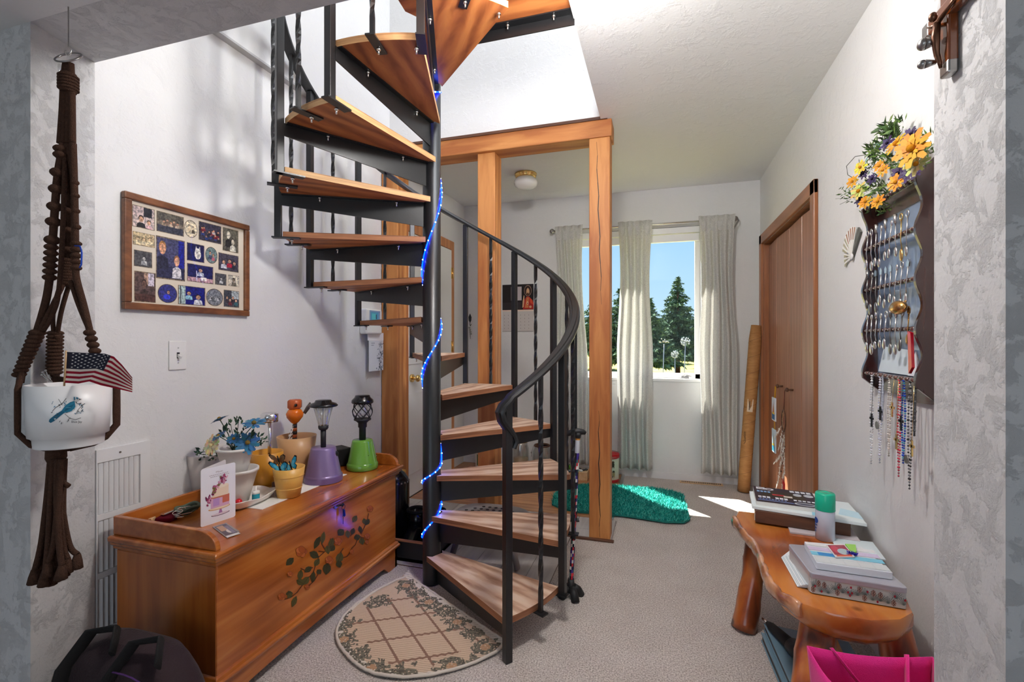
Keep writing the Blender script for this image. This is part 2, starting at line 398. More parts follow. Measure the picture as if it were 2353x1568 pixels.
defwood('closet_wood', rgb(176, 124, 94), rgb(146, 94, 66), rgb(164, 110, 82), (9, 9, 0.7), 2.0, 0.35, 0.42, coat=0.15, bump=0.05)
defwood('casing_wood', rgb(176, 112, 66), rgb(128, 74, 38), None, (12, 12, 0.8), 2.2, 0.3, 0.4, coat=0.2)
defwood('casing_wood_h', rgb(176, 112, 66), rgb(128, 74, 38), None, (12, 0.8, 12), 2.2, 0.3, 0.4, coat=0.2)
defwood('frame_wood', rgb(140, 88, 52), rgb(92, 52, 28), None, (8, 3, 8), 6, 0.3, 0.4, coat=0.2)
defwood('juniper', rgb(206, 128, 56), rgb(128, 58, 18), rgb(178, 92, 34), (5, 1.0, 5), 3.2, 0.7, 0.22, coat=0.7, knots=5.5, bump=0.15, ring_scale=1.2)
defwood('juniper_leg', rgb(192, 112, 52), rgb(84, 34, 14), rgb(160, 78, 32), (7, 7, 1.1), 3.4, 0.6, 0.3, coat=0.5, knots=6, bump=0.3)
defwood('rack_wood', rgb(74, 38, 32), rgb(40, 20, 18), None, (9, 9, 1), 4, 0.3, 0.25, coat=0.6)
defwood('laminate', rgb(206, 150, 98), rgb(166, 106, 60), rgb(188, 130, 80), (0.9, 10, 10), 2.6, 0.4, 0.3, coat=0.3, bump=0.03)
defwood('laminate_dark', rgb(190, 130, 80), rgb(146, 88, 48), rgb(170, 110, 64), (0.9, 10, 10), 2.9, 0.4, 0.3, coat=0.3, bump=0.03)
defwood('vinyl_plank', rgb(206, 200, 196), rgb(172, 164, 160), rgb(190, 184, 180), (10, 0.9, 10), 2.6, 0.4, 0.4, bump=0.03)
defwood('pale_wood', rgb(224, 192, 148), rgb(190, 150, 104), None, (8, 2, 8), 5, 0.3, 0.5)
defwood('cork', rgb(212, 160, 92), rgb(180, 124, 62), None, (8, 8, 8), 8, 0.1, 0.7)
defwood('cardboard', rgb(190, 140, 84), rgb(160, 110, 62), None, (3, 3, 10), 6, 0.2, 0.75, rot=(0.5, 0.3, 0))
defwood('dark_brown', rgb(104, 66, 44), rgb(66, 38, 26), None, (1, 9, 9), 5, 0.3, 0.5)  # plain dark brown wood
# ================================================================== setting
XL, XR, YF, ZC = -1.85, 0.79, 4.38, 2.53
YB, ZH = 2.96, 2.15
def st(mb, name, mat, label, cat, **k):
    return one(mb, name, mat, label, cat, None, 'structure', **k)
T = 0.12
# floors
g = MB(); g.bx(-3.3, 2.3, -2.7, YF+.1, -0.12, 0)
floor = st(g, 'floor', 'carpet', 'beige speckled wall to wall carpet', 'floor')
# walls
g = MB(); g.bx(XL-T, XL, 1.14, YF+T, -0.02, ZC)
st(g, 'wall_left', 'plaster', 'white textured plaster wall behind the wooden chest', 'wall')
g = MB()
CY0, CY1, CZ = 2.93, 4.23, 1.975
g.bx(XR, XR+T, 1.14, CY0, -0.02, ZC); g.bx(XR, XR+T, CY1, YF+T, -0.02, ZC); g.bx(XR, XR+T, CY0, CY1, CZ, ZC); g.bx(XR+.07, XR+T, CY0, CY1, -0.02, CZ)
st(g, 'wall_right', 'plaster', 'white textured plaster wall with the closet and spoon rack', 'wall')
WX0, WX1, WZ0, WZ1 = -0.86, 0.335, 0.87, 2.19
g = MB()
g.bx(XL-T, WX0, YF, YF+.16, -0.02, ZC); g.bx(WX1, XR+T, YF, YF+.16, -0.02, ZC); g.bx(WX0, WX1, YF, YF+.16, -0.02, WZ0); g.bx(WX0, WX1, YF, YF+.16, WZ1, ZC)
st(g, 'wall_back', 'plaster', 'white plaster wall with the curtained window', 'wall')
# ceilings: front room (low), main room slab with stairwell opening
OX = -0.34
g = MB(); g.bx(OX, XR+T, 1.14, YF+.16, ZC, ZC+.14); g.bx(XL-T, OX, YB, YF+.16, ZC, ZC+.14)
st(g, 'ceiling', 'plaster_ceiling', 'white swirl textured ceiling beside the stairwell opening', 'ceiling')
J0, J1 = -1.788, -1.842
g = MB(); g.bx(-3.3, 2.3, -2.7, 0.937, ZH, ZH+.1)
st(g, 'ceiling_front', 'plaster', 'low grey ceiling of the room in front of the doorway', 'ceiling')
g = MB(); g.bx(-2.2, 1.2, 0.937, 1.14, ZH, 5.0)
st(g, 'trim_header', 'plaster_rough', 'rough plastered underside of the doorway header', 'header')
g = MB(); g.prism([(-3.3, .937, 0), (J0, .937, 0), (J1, 1.14, 0), (-3.3, 1.14, 0)], (0, 0, ZH))
st(g, 'wall_front_left', 'plaster_rough', 'rough plastered wall end left of the doorway beside the macrame hanger', 'wall')
g = MB(); g.bx(0.513, 2.3, .937, 1.14, 0, ZH)
st(g, 'wall_front_right', 'plaster_rough', 'rough plastered wall end right of the doorway under the crucifix', 'wall')
# front room shell behind the camera, with a window added for the rear fill light
g = MB(); g.bx(-3.42, -3.3, -2.7, .937, 0, ZH); st(g, 'wall_front_room_left', 'plaster', 'plain wall of the front room on the left behind the viewer', 'wall')
g = MB(); g.bx(2.3, 2.42, -2.7, .937, 0, ZH); st(g, 'wall_front_room_right', 'plaster', 'plain wall of the front room on the right behind the viewer', 'wall')
g = MB(); g.bx(-3.3, -1.7, -2.8, -2.7, 0, ZH); g.bx(.9, 2.3, -2.8, -2.7, 0, ZH); g.bx(-1.7, .9, -2.8, -2.7, 0, .7); g.bx(-1.7, .9, -2.8, -2.7, 2.0, ZH)
st(g, 'wall_front_room_rear', 'plaster', 'wall of the front room with an added wide window behind the viewer', 'wall')
# loft above
g = MB(); g.bx(-2.0, -1.812, 1.14, YB+.1, 2.54, 5.0); st(g, 'wall_loft_left', 'plaster', 'upper storey wall overhanging above the left wall', 'wall')
g = MB(); g.bx(-1.98, OX, YB-.005, YB+.11, ZC, 5.0); g.bx(OX, 2.6, YB-.005, YB+.11, ZC+.14, 5.0); st(g, 'wall_loft_back', 'plaster', 'tall white stairwell wall rising above the timber beam', 'wall')
g = MB(); g.bx(2.5, 2.6, 1.14, YB, ZC+.14, 5.0); st(g, 'wall_loft_right', 'plaster', 'upper storey wall to the right out of view', 'wall')
g = MB(); g.bx(-2.0, 2.6, 1.14, YB, 5.0, 5.1)
g2 = MB(); SX0, SX1, SY0, SY1 = .0, 1.5, 1.25, 2.7
g2.bx(-2.0, SX0, 1.0, YB+.1, 5.0, 5.1); g2.bx(SX1, 2.6, 1.0, YB+.1, 5.0, 5.1); g2.bx(SX0, SX1, 1.0, SY0, 5.0, 5.1); g2.bx(SX0, SX1, SY1, YB+.1, 5.0, 5.1)
st(g2, 'ceiling_loft', 'plaster', 'upper storey ceiling with an added skylight opening over the stairs', 'ceiling')
# overhang underside on the left wall; its shade is put in as grey
g = MB(); g.bx(XL, -1.812, 1.14, YB-.02, 2.53, 2.54); st(g, 'trim_1', 'grey_trim', 'thin ledge with shade painted in grey along the top of the left wall', 'trim')

# timber frame
def timber(name, x0, x1, y0, y1, z0, z1, mat, label, crack=None):
    t = thing(name, label, 'timber', ((x0+x1)/2, (y0+y1)/2, z0), None, 'structure')
    g = MB(); g.bx(x0, x1, y0, y1, z0, z1); g.build('timber_body', mat, t, bevel=0.005)
    if crack:
        g = MB()
        for (a, b) in crack:
            pts = []
            for i in range(13):
                q = i/12; pts.append((a[0]+(b[0]-a[0])*q+.004*math.sin(i*2.1), y0-.0006, a[1]+(b[1]-a[1])*q))
            for i in range(12):
                w = .0022*math.sin(math.pi*(i+.5)/12)+.0006; p, q2 = pts[i], pts[i+1]
                g.add([(p[0]-w, p[1], p[2]), (p[0]+w, p[1], p[2]), (q2[0]+w, q2[1], q2[2]), (q2[0]-w, q2[1], q2[2])], [(0, 1, 2, 3)])
        g.build('drying_crack', 'black_rubber', t)
    return t
YC0, YC1 = 2.905, 3.03
timber('trim_2', -0.41, -0.285, YC0, YC1, 0, 2.425, 'fir', 'square fir post with a long drying crack beside the teal rug', [((-.365, 2.40), (-.335, 1.42)), ((-.352, .78), (-.345, .02))])
timber('trim_3', -1.14, -1.02, YC0+.02, YC1+.03, 0, 2.425, 'fir', 'knotty fir post in the middle of the timber frame behind the stairs')
timber('trim_4', -1.845, -1.72, YC0, YC1+.03, 0, 2.425, 'fir', 'fir post at the end of the left wall beside the calendar')
timber('trim_5', -1.86, -0.275, YC0-.005, YC1+.02, 2.425, 2.53, 'fir_beam', 'horizontal fir beam on top of the timber posts')
g = MB(); g.bx(-1.85, -0.30, YC0-.012, YC0, 2.528, 2.545); st(g, 'trim_6', 'dark_brown', 'thin dark strip along the top of the timber beam', 'trim')

# plank floors in the entry, one object per plank
def planks(root, x0, x1, y0, y1, pw, pl, along, mats, z=0.008, seed=1, gap=0.0015):
    rnd = random.Random(seed); cache = {}
    rows = int(math.ceil(((y1-y0) if along == 'X' else (x1-x0))/pw))
    for r in range(rows):
        a0 = (y0 if along == 'X' else x0)+r*pw; a1 = min(a0+pw, y1 if along == 'X' else x1)
        s = (x0 if along == 'X' else y0)-rnd.random()*pl; e = x1 if along == 'X' else y1
        while s < e:
            b0 = max(s, x0 if along == 'X' else y0); b1 = min(s+pl, e); s += pl
            if b1-b0 < .02: continue
            g = MB()
            if along == 'X': g.bx(b0+gap, b1-gap, a0+gap, a1-gap, 0.001, z)
            else: g.bx(a0+gap, a1-gap, b0+gap, b1-gap, 0.001, z)
            g.build('plank', rnd.choice(mats), root)
fl = thing('floor_laminate', 'honey coloured wood laminate planks in the entry by the white door', 'floor', (-1.1, 3.8, 0), None, 'structure')
g = MB(); g.bx(XL, -0.325, 3.24, YF, 0.0, 0.0045); g.build('underlay', 'dark_brown', fl)
planks(fl, XL, -0.325, 3.24, YF, .125, .9, 'X', ['laminate', 'laminate', 'laminate_dark'], .009, 3)
fv = thing('floor_vinyl', 'pale grey plank flooring under the spiral stairs', 'floor', (-1.1, 2.7, 0), None, 'structure')
g = MB(); g.bx(XL, -0.52, 2.27, 3.24, 0.0, 0.004); g.bx(-.52, -.275, 2.905, 3.24, 0, .004); g.build('underlay', 'dark_brown', fv)
planks(fv, -1.85, -0.52, 2.27, 3.24, .15, .62, 'Y', ['vinyl_plank'], .008, 5)
planks(fv, -0.52, -0.275, 2.91, 3.24, .12, .62, 'Y', ['vinyl_plank'], .008, 6)
g = MB(); g.bx(-.545, -.262, 2.885, 2.908, 0, .014); st(g, 'trim_7', 'dark_brown', 'narrow brown threshold strip at the foot of the cracked post', 'threshold', bevel=.003)
g = MB(); g.prism([(-.325, 3.24, 0), (-.295, 3.24, 0), (-.295, YF, 0), (-.325, YF, 0)], (0, 0, .011)); st(g, 'trim_8', 'chrome', 'thin metal transition strip between laminate and carpet', 'threshold', bevel=.003)
g = MB(); g.bx(XL, XR, YF-.012, YF, 0, .055); st(g, 'baseboard_back', 'white_paint', 'low white baseboard below the window wall', 'baseboard')

# ------------------------------------------------------------------ window
w = thing('window_1', 'white framed double window looking onto spruce trees', 'window', (-.18, YF+.08, WZ0), None, 'structure')
g = MB(); fw = .045; yw0, yw1 = YF+.07, YF+.13; xm = -0.25
g.bx(WX0, WX1, yw0, yw1, WZ0, WZ0+fw); g.bx(WX0, WX1, yw0, yw1, WZ1-fw, WZ1); g.bx(WX0, WX0+fw, yw0, yw1, WZ0, WZ1); g.bx(WX1-fw, WX1, yw0, yw1, WZ0, WZ1); g.bx(xm-.05, xm+.05, yw0, yw1, WZ0, WZ1)
g.build('window_frame', 'vinyl_white', w, bevel=.004)
for a, b in ((WX0+fw, xm-.05), (xm+.05, WX1-fw)):
    g = MB(); g.bx(a, b, YF+.098, YF+.102, WZ0+fw, WZ1-fw); g.build('pane', 'pane_glass', w)
g = MB(); g.bx(WX0-.0, WX1+.0, YF-.012, YF+.07, WZ0-.022, WZ0+.002); g.build('window_sill', 'vinyl_white', w, bevel=.004)
g = MB(); p = atY(1575, 873, YF-.01); g.obox((p.x, YF+.045, WZ0+.014), (.03, 0, 0), (0, .014, 0), (0, 0, .012)); g.tube([(p.x-.02, YF+.04, WZ0+.02), (p.x+.01, YF+.015, WZ0+.035), (p.x+.05, YF+.01, WZ0+.022)], .006, 6); g.build('crank_handle', 'dark_silver', w)
g = MB(); g.bx(WX0+.01, WX1-.01, YF+.005, YF+.06, WZ1-.055, WZ1-.003); g.bx(WX0+.012, WX1-.012, YF+.02, YF+.05, WZ1-.125, WZ1-.06); g.build('blind_cassette', 'vinyl_white', w, bevel=.004)

# ------------------------------------------------------------------ white entry door in the left wall
d = thing('door_1', 'white panelled entry door with brass knob behind the spiral stairs', 'door', (XL, 3.6, 0), None, 'structure')
DY0, DY1 = 3.12, 4.02
g = MB(); g.bx(XL+.004, XL+.03, DY0, DY1, .012, 2.03); g.build('door_slab', 'white_paint', d, bevel=.003)
g = MB()
for (y0, y1, z0, z1) in [(3.22, 3.53, .18, .80), (3.61, 3.92, .18, .80), (3.22, 3.53, 1.02, 1.9), (3.61, 3.92, 1.02, 1.9)]:
    g.bx(XL+.03, XL+.036, y0, y1, z0, z1)
g.build('door_panel', 'white_paint', d, bevel=.005)
g = MB(); k = atX(945, 870, XL+.03); ky = k.y; g.cyl((XL+.03, ky, .915), (XL+.045, ky, .915), .03, .03, 16); g.cyl((XL+.045, ky, .915), (XL+.07, ky, .915), .011, .011, 10); g.ball((XL+.085, ky, .915), (.02, .027, .027)); g.build('door_knob', 'gold', d)
for z in (.3, 1.15, 1.82):
    g = MB(); g.bx(XL+.028, XL+.036, DY1-.012, DY1+.022, z-.05, z+.05); g.cyl((XL+.04, DY1+.004, z-.05), (XL+.04, DY1+.004, z+.05), .006, .006, 8); g.build('hinge', 'gold', d)
g = MB(); g.bx(XL+.004, XL+.036, DY0, DY1, .0, .013); g.build('door_sweep', 'black_rubber', d)
for (y0, y1, z0, z1, mt) in [(DY1+.012, DY1+.078, 0, 2.12, 'fir_trim'), (DY0-.078, DY0-.012, 0, 2.12, 'fir_trim'), (DY0-.012, DY1+.012, 2.04, 2.12, 'casing_wood_h')]:
    g = MB(); g.bx(XL, XL+.022, y0, y1, z0, z1); g.build('door_casing', mt if mt == 'fir_trim' else 'fir_trim', d, bevel=.004)
# ------------------------------------------------------------------ closet bifold doors in the right wall
d = thing('door_2', 'brown flush bifold closet doors with wooden casing', 'door', (XR, 3.58, 0), None, 'structure')
bounds = [CY0, 3.255, 3.58, 3.905, CY1]
for i in range(4):
    y0, y1 = bounds[i]+.004, bounds[i+1]-.004
    xs = [XR+.035, XR+.022, XR+.03, XR+.022, XR+.035]
    a, b = xs[i], xs[i+1]
    g = MB(); g.prism([(a, y0, .015), (b, y1, .015), (b+.028, y1, .015), (a+.028, y0, .015)], (0, 0, CZ-.04)); g.build('bifold_panel', 'closet_wood', d, bevel=.003)
for yy, zz in ((3.47, .885), (3.735, .885)):
    g = MB(); g.cyl((XR+.03, yy, zz), (XR-.004, yy, zz), .007, .007, 8); g.ball((XR-.008, yy, zz), (.011, .014, .014)); g.build('knob', 'dark_brown', d)
for (y0, y1, z0, z1, mt) in [(CY0-.07, CY0, 0, CZ+.075, 'casing_wood'), (CY1, CY1+.075, 0, CZ+.075, 'casing_wood'), (CY0-.07, CY1+.075, CZ, CZ+.075, 'casing_wood_h')]:
    g = MB(); g.bx(XR-.022, XR, y0, y1, z0, z1); g.build('door_casing', mt, d, bevel=.004)
g = MB(); g.bx(XR, XR+.068, CY0, CY0+.003, 0, CZ); g.bx(XR, XR+.068, CY1-.003, CY1, 0, CZ); g.bx(XR, XR+.068, CY0, CY1, CZ-.003, CZ); g.build('door_jamb', 'casing_wood', d)
# ------------------------------------------------------------------ ceiling lamps: one unlit in view, one added out of view
def flush_lamp(p, label, energy):
    t = thing('ceiling_lamp', label, 'ceiling lamp', tuple(p))
    p = Vector(p); g = MB(); g.lathe([(.02, -.035), (.075, -.036), (.082, -.028), (.08, -.02), (.088, -.014), (.088, 0), (.02, 0)], p, 32); g.build('brass_collar', 'gold', t)
    g = MB(); g.lathe([(.072, -.034), (.09, -.055), (.094, -.075), (.085, -.097), (.06, -.112), (.025, -.12), (.002, -.121)], p, 32, cap0=False); g.build('glass_globe', 'frosted_glass', t)
    if energy:
        l = light('added_lamp_light', 'POINT', (p.x, p.y, p.z-.22), energy, (1.0, .975, .95), .09)
    return t
flush_lamp(Vector((-1.02, 3.67, ZC)), 'white globe ceiling lamp with brass collar beyond the timber beam', 0)
flush_lamp(Vector((-0.24, 1.4, ZC)), 'added white globe ceiling lamp out of view near the doorway', 36)  # unseen lamp added to brighten the main room
# ================================================================== spiral staircase
SCX, SCY = -1.085, 2.158
A0, STEP, RISE, Z1, RT, RP = math.radians(-40), math.radians(27.8), .195, .15, .685, .705
def pol(r, a, z): return Vector((SCX+r*math.cos(a), SCY+r*math.sin(a), z))
S = thing('spiral_staircase', 'black steel spiral staircase with plywood treads and twisted balusters', 'staircase', (SCX, SCY, 0))
g = MB(); g.lathe([(.046, 0), (.0445, .01), (.0445, 3.4)], (SCX, SCY, 0), 28); g.build('center_pole', 'black_steel', S)
NT = 13
g = MB(); g.cyl((0, 0, 0), (0, 0, -.022), .0035, .0035, 6); g.cyl((0, 0, 0), (0, 0, -.007), .008, .008, 6)
_b0 = g.build('bolt', 'silver', S, loc=(0, 0, 0)); _bn = [0]
def bolt(p):
    o = _b0 if _bn[0] == 0 else _b0.copy()
    if _bn[0]: COL.objects.link(o)
    _bn[0] += 1; o.location = Vector(p)-Vector(S['_w']); return o
def tz(i): return Z1+RISE*(i-1)
def rail_z(a): return Z1+.83+(a-A0)/STEP*RISE
TH = .026
for i in range(1, NT+1):
    a0 = A0+STEP*(i-1); a1 = a0+STEP; z = tz(i)
    inner = [pol(.052, a1+.9, 0), pol(.055, a1+.35, 0), pol(.05, (a0+a1)/2, 0), pol(.055, a0-.35, 0), pol(.052, a0-.9, 0)]
    outer = [pol(RT, a0+(a1-a0)*q/10, 0) for q in range(11)]
    poly = [Vector((p.x, p.y, z-TH)) for p in inner[3:]+outer+inner[:2]]
    # local frame along the tread so the grain runs lengthwise
    L = pol(0, 0, z); am = (a0+a1)/2
    rotm = Matrix.Rotation(-am, 3, 'Z')
    n = len(poly)
    def tread_mesh(mt_top, mt_bot, mt_edge):
        me = bpy.data.meshes.new('tread')
        vs = [rotm @ (p-L) for p in poly]; vs += [v+Vector((0, 0, TH)) for v in vs]
        fs = [tuple(range(n-1, -1, -1)), tuple(range(n, 2*n))]+[(k, (k+1) % n, n+(k+1) % n, n+k) for k in range(n)]
        me.from_pydata([tuple(v) for v in vs], [], fs)
        for m_ in (mt_top, mt_bot, mt_edge): me.materials.append(M(m_))
        for p in me.polygons: p.material_index = 1 if p.index == 0 else (0 if p.index == 1 else 2)
        return me
    o = bpy.data.objects.new('tread', tread_mesh('plywood_top', 'plywood', 'ply_edge_dark' if i < 10 else 'ply_edge')); COL.objects.link(o)
    o.parent = S; o.location = (0, 0, z); o.rotation_euler = (0, 0, am); tread = o
    if i == NT: o['label'] = 'topmost plywood tread overhead'
    # tapered steel riser plate under the front edge
    ca, sa = math.cos(a0), math.sin(a0); tdir = Vector((-sa, ca, 0)); rdir = Vector((ca, sa, 0))
    def q(r, off, zz): return Vector((SCX, SCY, 0))+rdir*r+tdir*off+Vector((0, 0, zz))
    zt = z-TH
    g = MB()
    g.prism([q(.04, .010, zt), q(RP-.01, .010, zt), q(RP-.01, .010, zt-.05), q(.04, .010, zt-.115)], tdir*.006)
    g.prism([q(.04, .010, zt), q(RP-.02, .010, zt), q(RP-.02, .035, zt), q(.04, .035, zt)], (0, 0, -.005))
    sub(g.build('tread_support', 'black_steel', S), tread)
    for r in (.17, .52): sub(bolt(q(r, .022, zt-.005)), tread)
    for am2 in (a0+.5*STEP, a1): sub(bolt(pol(RP-.055, min(am2, a1-.03), zt-.006)), tread)
    # tabs that carry baluster and post
    for am2 in (a0+.5*STEP, a1):
        if i == NT and am2 == a1: continue
        rd = Vector((math.cos(am2), math.sin(am2), 0)); td = Vector((-rd.y, rd.x, 0))
        g = MB(); g.obox(pol(RP-.035, am2, zt-.003), rd*.06, td*.017, Vector((0, 0, .003))); sub(g.build('baluster_tab', 'black_steel', S), tread)
    # square post at the front corner
    zb = 0.0 if i == 1 else tz(i-1)-TH-.006
    rd = rdir; td = tdir
    g = MB(); top = rail_z(a0)-.008
    g.obox(pol(RP, a0, (zb+top)/2), rd*.0145, td*.0145, Vector((0, 0, (top-zb)/2))); g.build('post', 'black_steel', S, bevel=.002)
    # twisted baluster in the middle
    ab = a0+.5*STEP; zb2 = zt; zt2 = rail_z(ab)-.006; g = MB(); rings = []
    ns = 40
    for k in range(ns+1):
        zz = zb2+(zt2-zb2)*k/ns; tw = 0
        fq = k/ns
        if .08 < fq < .92: tw = (fq-.08)/.84*2*math.pi*2.0
        elif fq >= .92: tw = 4*math.pi
        c0 = pol(RP, ab, zz); rings.append([c0+Vector((math.cos(ab+tw+h), math.sin(ab+tw+h), 0))*.0105 for h in (math.pi/4, 3*math.pi/4, 5*math.pi/4, 7*math.pi/4)])
    g.rings(rings, None, False); g.build('baluster', 'black_steel', S)
# handrail: moulded cap rail following the helix, with curled end
def rail_profile():
    return [(-.024, -.008), (-.026, .002), (-.02, .010), (-.012, .011), (-.010, .016), (.010, .016), (.012, .011), (.02, .010), (.026, .002), (.024, -.008)]
path = []
P1 = pol(RP, A0, 0); tdn = Vector((math.sin(A0), -math.cos(A0), 0))     # downhill tangent
nrm = Vector((math.cos(A0), math.sin(A0), 0))
def on_tan(x, y):
    d = ray(x, y); o = Vector((0, 0, CAMH)); t = (P1-o).dot(nrm)/d.dot(nrm); return o+d*t
endpx = [(1177, 1030), (1183, 1014), (1178, 1000), (1165, 982), (1153, 965), (1149, 948), (1155, 935), (1168, 922)]
for p in endpx: path.append(on_tan(*p))
na = 100
for k in range(na+1):
    a = A0+.02+(STEP*12.8)*k/na; path.append(pol(RP, a, rail_z(a)))
g = MB(); rings = []
for k, p in enumerate(path):
    t = (path[min(k+1, len(path)-1)]-path[max(k-1, 0)]).normalized()
    if k < len(endpx): rad = nrm.copy()
    else:
        rad = Vector((p.x-SCX, p.y-SCY, 0)).normalized()
    rad = (rad-t*rad.dot(t)).normalized(); upv = rad.cross(t)
    if upv.z < 0 and k >= len(endpx): upv = -upv
    if k < len(endpx) and upv.dot(rings_up) < 0 if k > 0 else False: upv = -upv
    rings_up = upv
    sc = .8 if k < 3 else 1
    rings.append([p+(rad*u+upv*v)*sc for u, v in rail_profile()])
g.rings(rings, None, True); o = g.build('handrail', 'black_steel', S)
m_ = o.modifiers.new('es', 'EDGE_SPLIT'); m_.split_angle = .6
# landing platform joined to the ceiling edge
g = MB(); g.prism([(-0.94, 1.15, 2.555), (OX+.002, 1.15, 2.555), (OX+.002, 1.962, 2.555), (-.86, 1.962, 2.555), (-1.0, 1.75, 2.555)], (0, 0, .024)); g.build('landing_board', 'plywood', S)
g = MB(); g.bx(-1.05, OX+.003, 1.925, 1.966, 2.549, 2.554); g.bx(-1.05, OX+.003, 1.961, 1.966, 2.505, 2.554); g.build('landing_angle_iron', 'black_steel', S)
for x in (-.62, -.42): bolt(Vector((x, 1.943, 2.549)))
# ------------------------------------------------------------------ blue string light wound on the pole
keys = []
dl, dr = math.radians(197.2), math.radians(377.2)
def zy(y): return 1.2-(y-784)/1100*2.36
seq = [(1240, 1163), (1112, 1068), (872, 757), (640, 450), (234, 208)]
ang = dl
pts = []
for k, (yl, yr) in enumerate(seq):
    pts.append((dl+2*math.pi*k, zy(yl))); pts.append((dr+2*math.pi*k, zy(yr)))
path = []
for (a0, z0), (a1, z1) in zip(pts, pts[1:]):
    for j in range(18):
        q_ = j/18; a = a0+(a1-a0)*q_; path.append(pol(.0485, a, z0+(z1-z0)*q_))
SL = thing('string_light', 'blue glowing LED string light wound up the stair pole', 'string light', (SCX, SCY, .2))
g = MB(); g.tube(path, .0028, 6); g.build('light_cord', 'led_blue', SL)
g = MB(); acc = 0
for a, b in zip(path, path[1:]):
    acc += (b-a).length
    if acc > .026:
        acc = 0; n_ = Vector((b.x-SCX, b.y-SCY, 0)).normalized(); g.ball(b+n_*.002, .0032, 6, 4)
o = g.build('light_beads', 'led_core', SL); o['kind'] = 'stuff'
# ================================================================== cedar chest against the left wall
CX0, CX1, CY0_, CY1_ = -1.79, -1.345, 1.175, 2.255
ZT = .537
K = thing('cedar_chest', 'honey varnished wooden chest with painted roses on its front', 'chest', ((CX0+CX1)/2, (CY0_+CY1_)/2, 0))
g = MB(); g.bx(CX0, CX1, CY0_, CY1_, .115, .488); g.build('chest_body', 'cedar_chest', K, bevel=.004)
g = MB(); g.bx(CX0+.004, CX1-.003, CY0_-.0015, CY0_+.004, .13, .48); g.build('end_panel', 'cedar_end', K)
def moulding(name, z0, z1, prof):
    g = MB(); rings = []
    for off, z in prof:
        rings.append([(CX0, CY0_-off, z), (CX1+off, CY0_-off, z), (CX1+off, CY1_+off, z), (CX0, CY1_+off, z)])
    g.rings(rings, None, False); return g.build(name, 'cedar_chest', K, bevel=.0025)
moulding('base_moulding', .105, .135, [(.006, .098), (.016, .104), (.018, .114), (.012, .12), (.008, .13), (.0, .134)])
moulding('lid', .488, ZT, [(.004, .486), (.012, .49), (.014, .500), (.022, .506), (.024, .516), (.030, .520), (.031, .532), (.026, ZT)])
# scalloped skirt
def skirt(pts, ext): g.prism(pts, ext)
def scallop(u0, u1, h=.055, top=.102):
    L = u1-u0; pts = [(u0, .0), (u0, top), (u1, top), (u1, 0)]; foot = .13
    inner = []
    a, b = u1-foot, u0+foot
    for q in range(7): t = q/6; inner.append((u1-foot*.55-foot*.45*t, h*.55*(1-math.cos(math.pi*t))/1.6))
    n = 12
    for q in range(1, n): t = q/n; inner.append((a+(b-a)*t, h*.69+.012*math.sin(math.pi*t)))
    for q in range(7): t = 1-q/6; inner.append((u0+foot*.55+foot*.45*t, h*.55*(1-math.cos(math.pi*t))/1.6))
    return pts+inner
g = MB(); g.prism([(CX1+.004, u, z) for u, z in scallop(CY0_-.004, CY1_+.004)], (-.018, 0, 0)); g.build('skirt_front', 'cedar_chest', K)
g = MB(); g.prism([(u, CY0_-.004, z) for u, z in scallop(CX0, CX1+.004)], (0, .018, 0)); g.build('skirt_side', 'cedar_chest', K)
g = MB(); g.prism([(u, CY1_+.004, z) for u, z in scallop(CX0, CX1+.004)], (0, -.018, 0)); g.build('skirt_side', 'cedar_chest', K)
# gallery rail around three sides of the top
g = MB(); g.bx(CX0-.002, CX0+.016, CY0_-.008, CY1_+.008, ZT, ZT+.062); g.build('gallery_back', 'cedar_chest', K, bevel=.003)
for y in (CY0_-.012, CY1_-.006):
    pts = [(CX0, y, ZT), (CX1+.012, y, ZT)]+[(CX1+.012-.075*(1-math.cos(t)), y, ZT+.006+.052*math.sin(t)) for t in [math.pi/2*q/7 for q in range(8)]]+[(CX0, y, ZT+.062)]
    g = MB(); g.prism(pts, (0, .018, 0)); g.build('gallery_end', 'cedar_chest', K, bevel=.003)
# painted roses (flat print on the front)
def chest_map(px, py, l):
    p = atX(px, py, CX1); return Vector((CX1+.0004+l, p.y, p.z))
def CH(u, v): return (620+u*260/1631., 1150+v*250/1568.)
GR, GR2, BR, RO = rgb(62, 58, 30), rgb(84, 76, 38), rgb(96, 46, 16), rgb(178, 92, 44)
shapes = []
stems = [[(180, 1440), (300, 1400), (390, 1330), (500, 1180), (620, 1050), (660, 930), (700, 820), (790, 740), (860, 700)], [(790, 745), (700, 735)], [(800, 720), (740, 620)], [(860, 730), (880, 640), (870, 550)], [(440, 980), (500, 1010), (620, 970)], [(560, 1230), (640, 1160), (700, 1050)],
 [(1050, 830), (1110, 810), (1150, 760)], [(1010, 760), (1060, 690)], [(1170, 700), (1230, 640), (1260, 560)], [(1160, 520), (1200, 460)], [(1310, 490), (1340, 430), (1400, 300), (1420, 190)], [(1300, 530), (1360, 545)]]
for st_ in stems:
    for a, b in zip(st_, st_[1:]):
        shapes.append((line2(CH(*a), CH(*b), 2.2), BR))
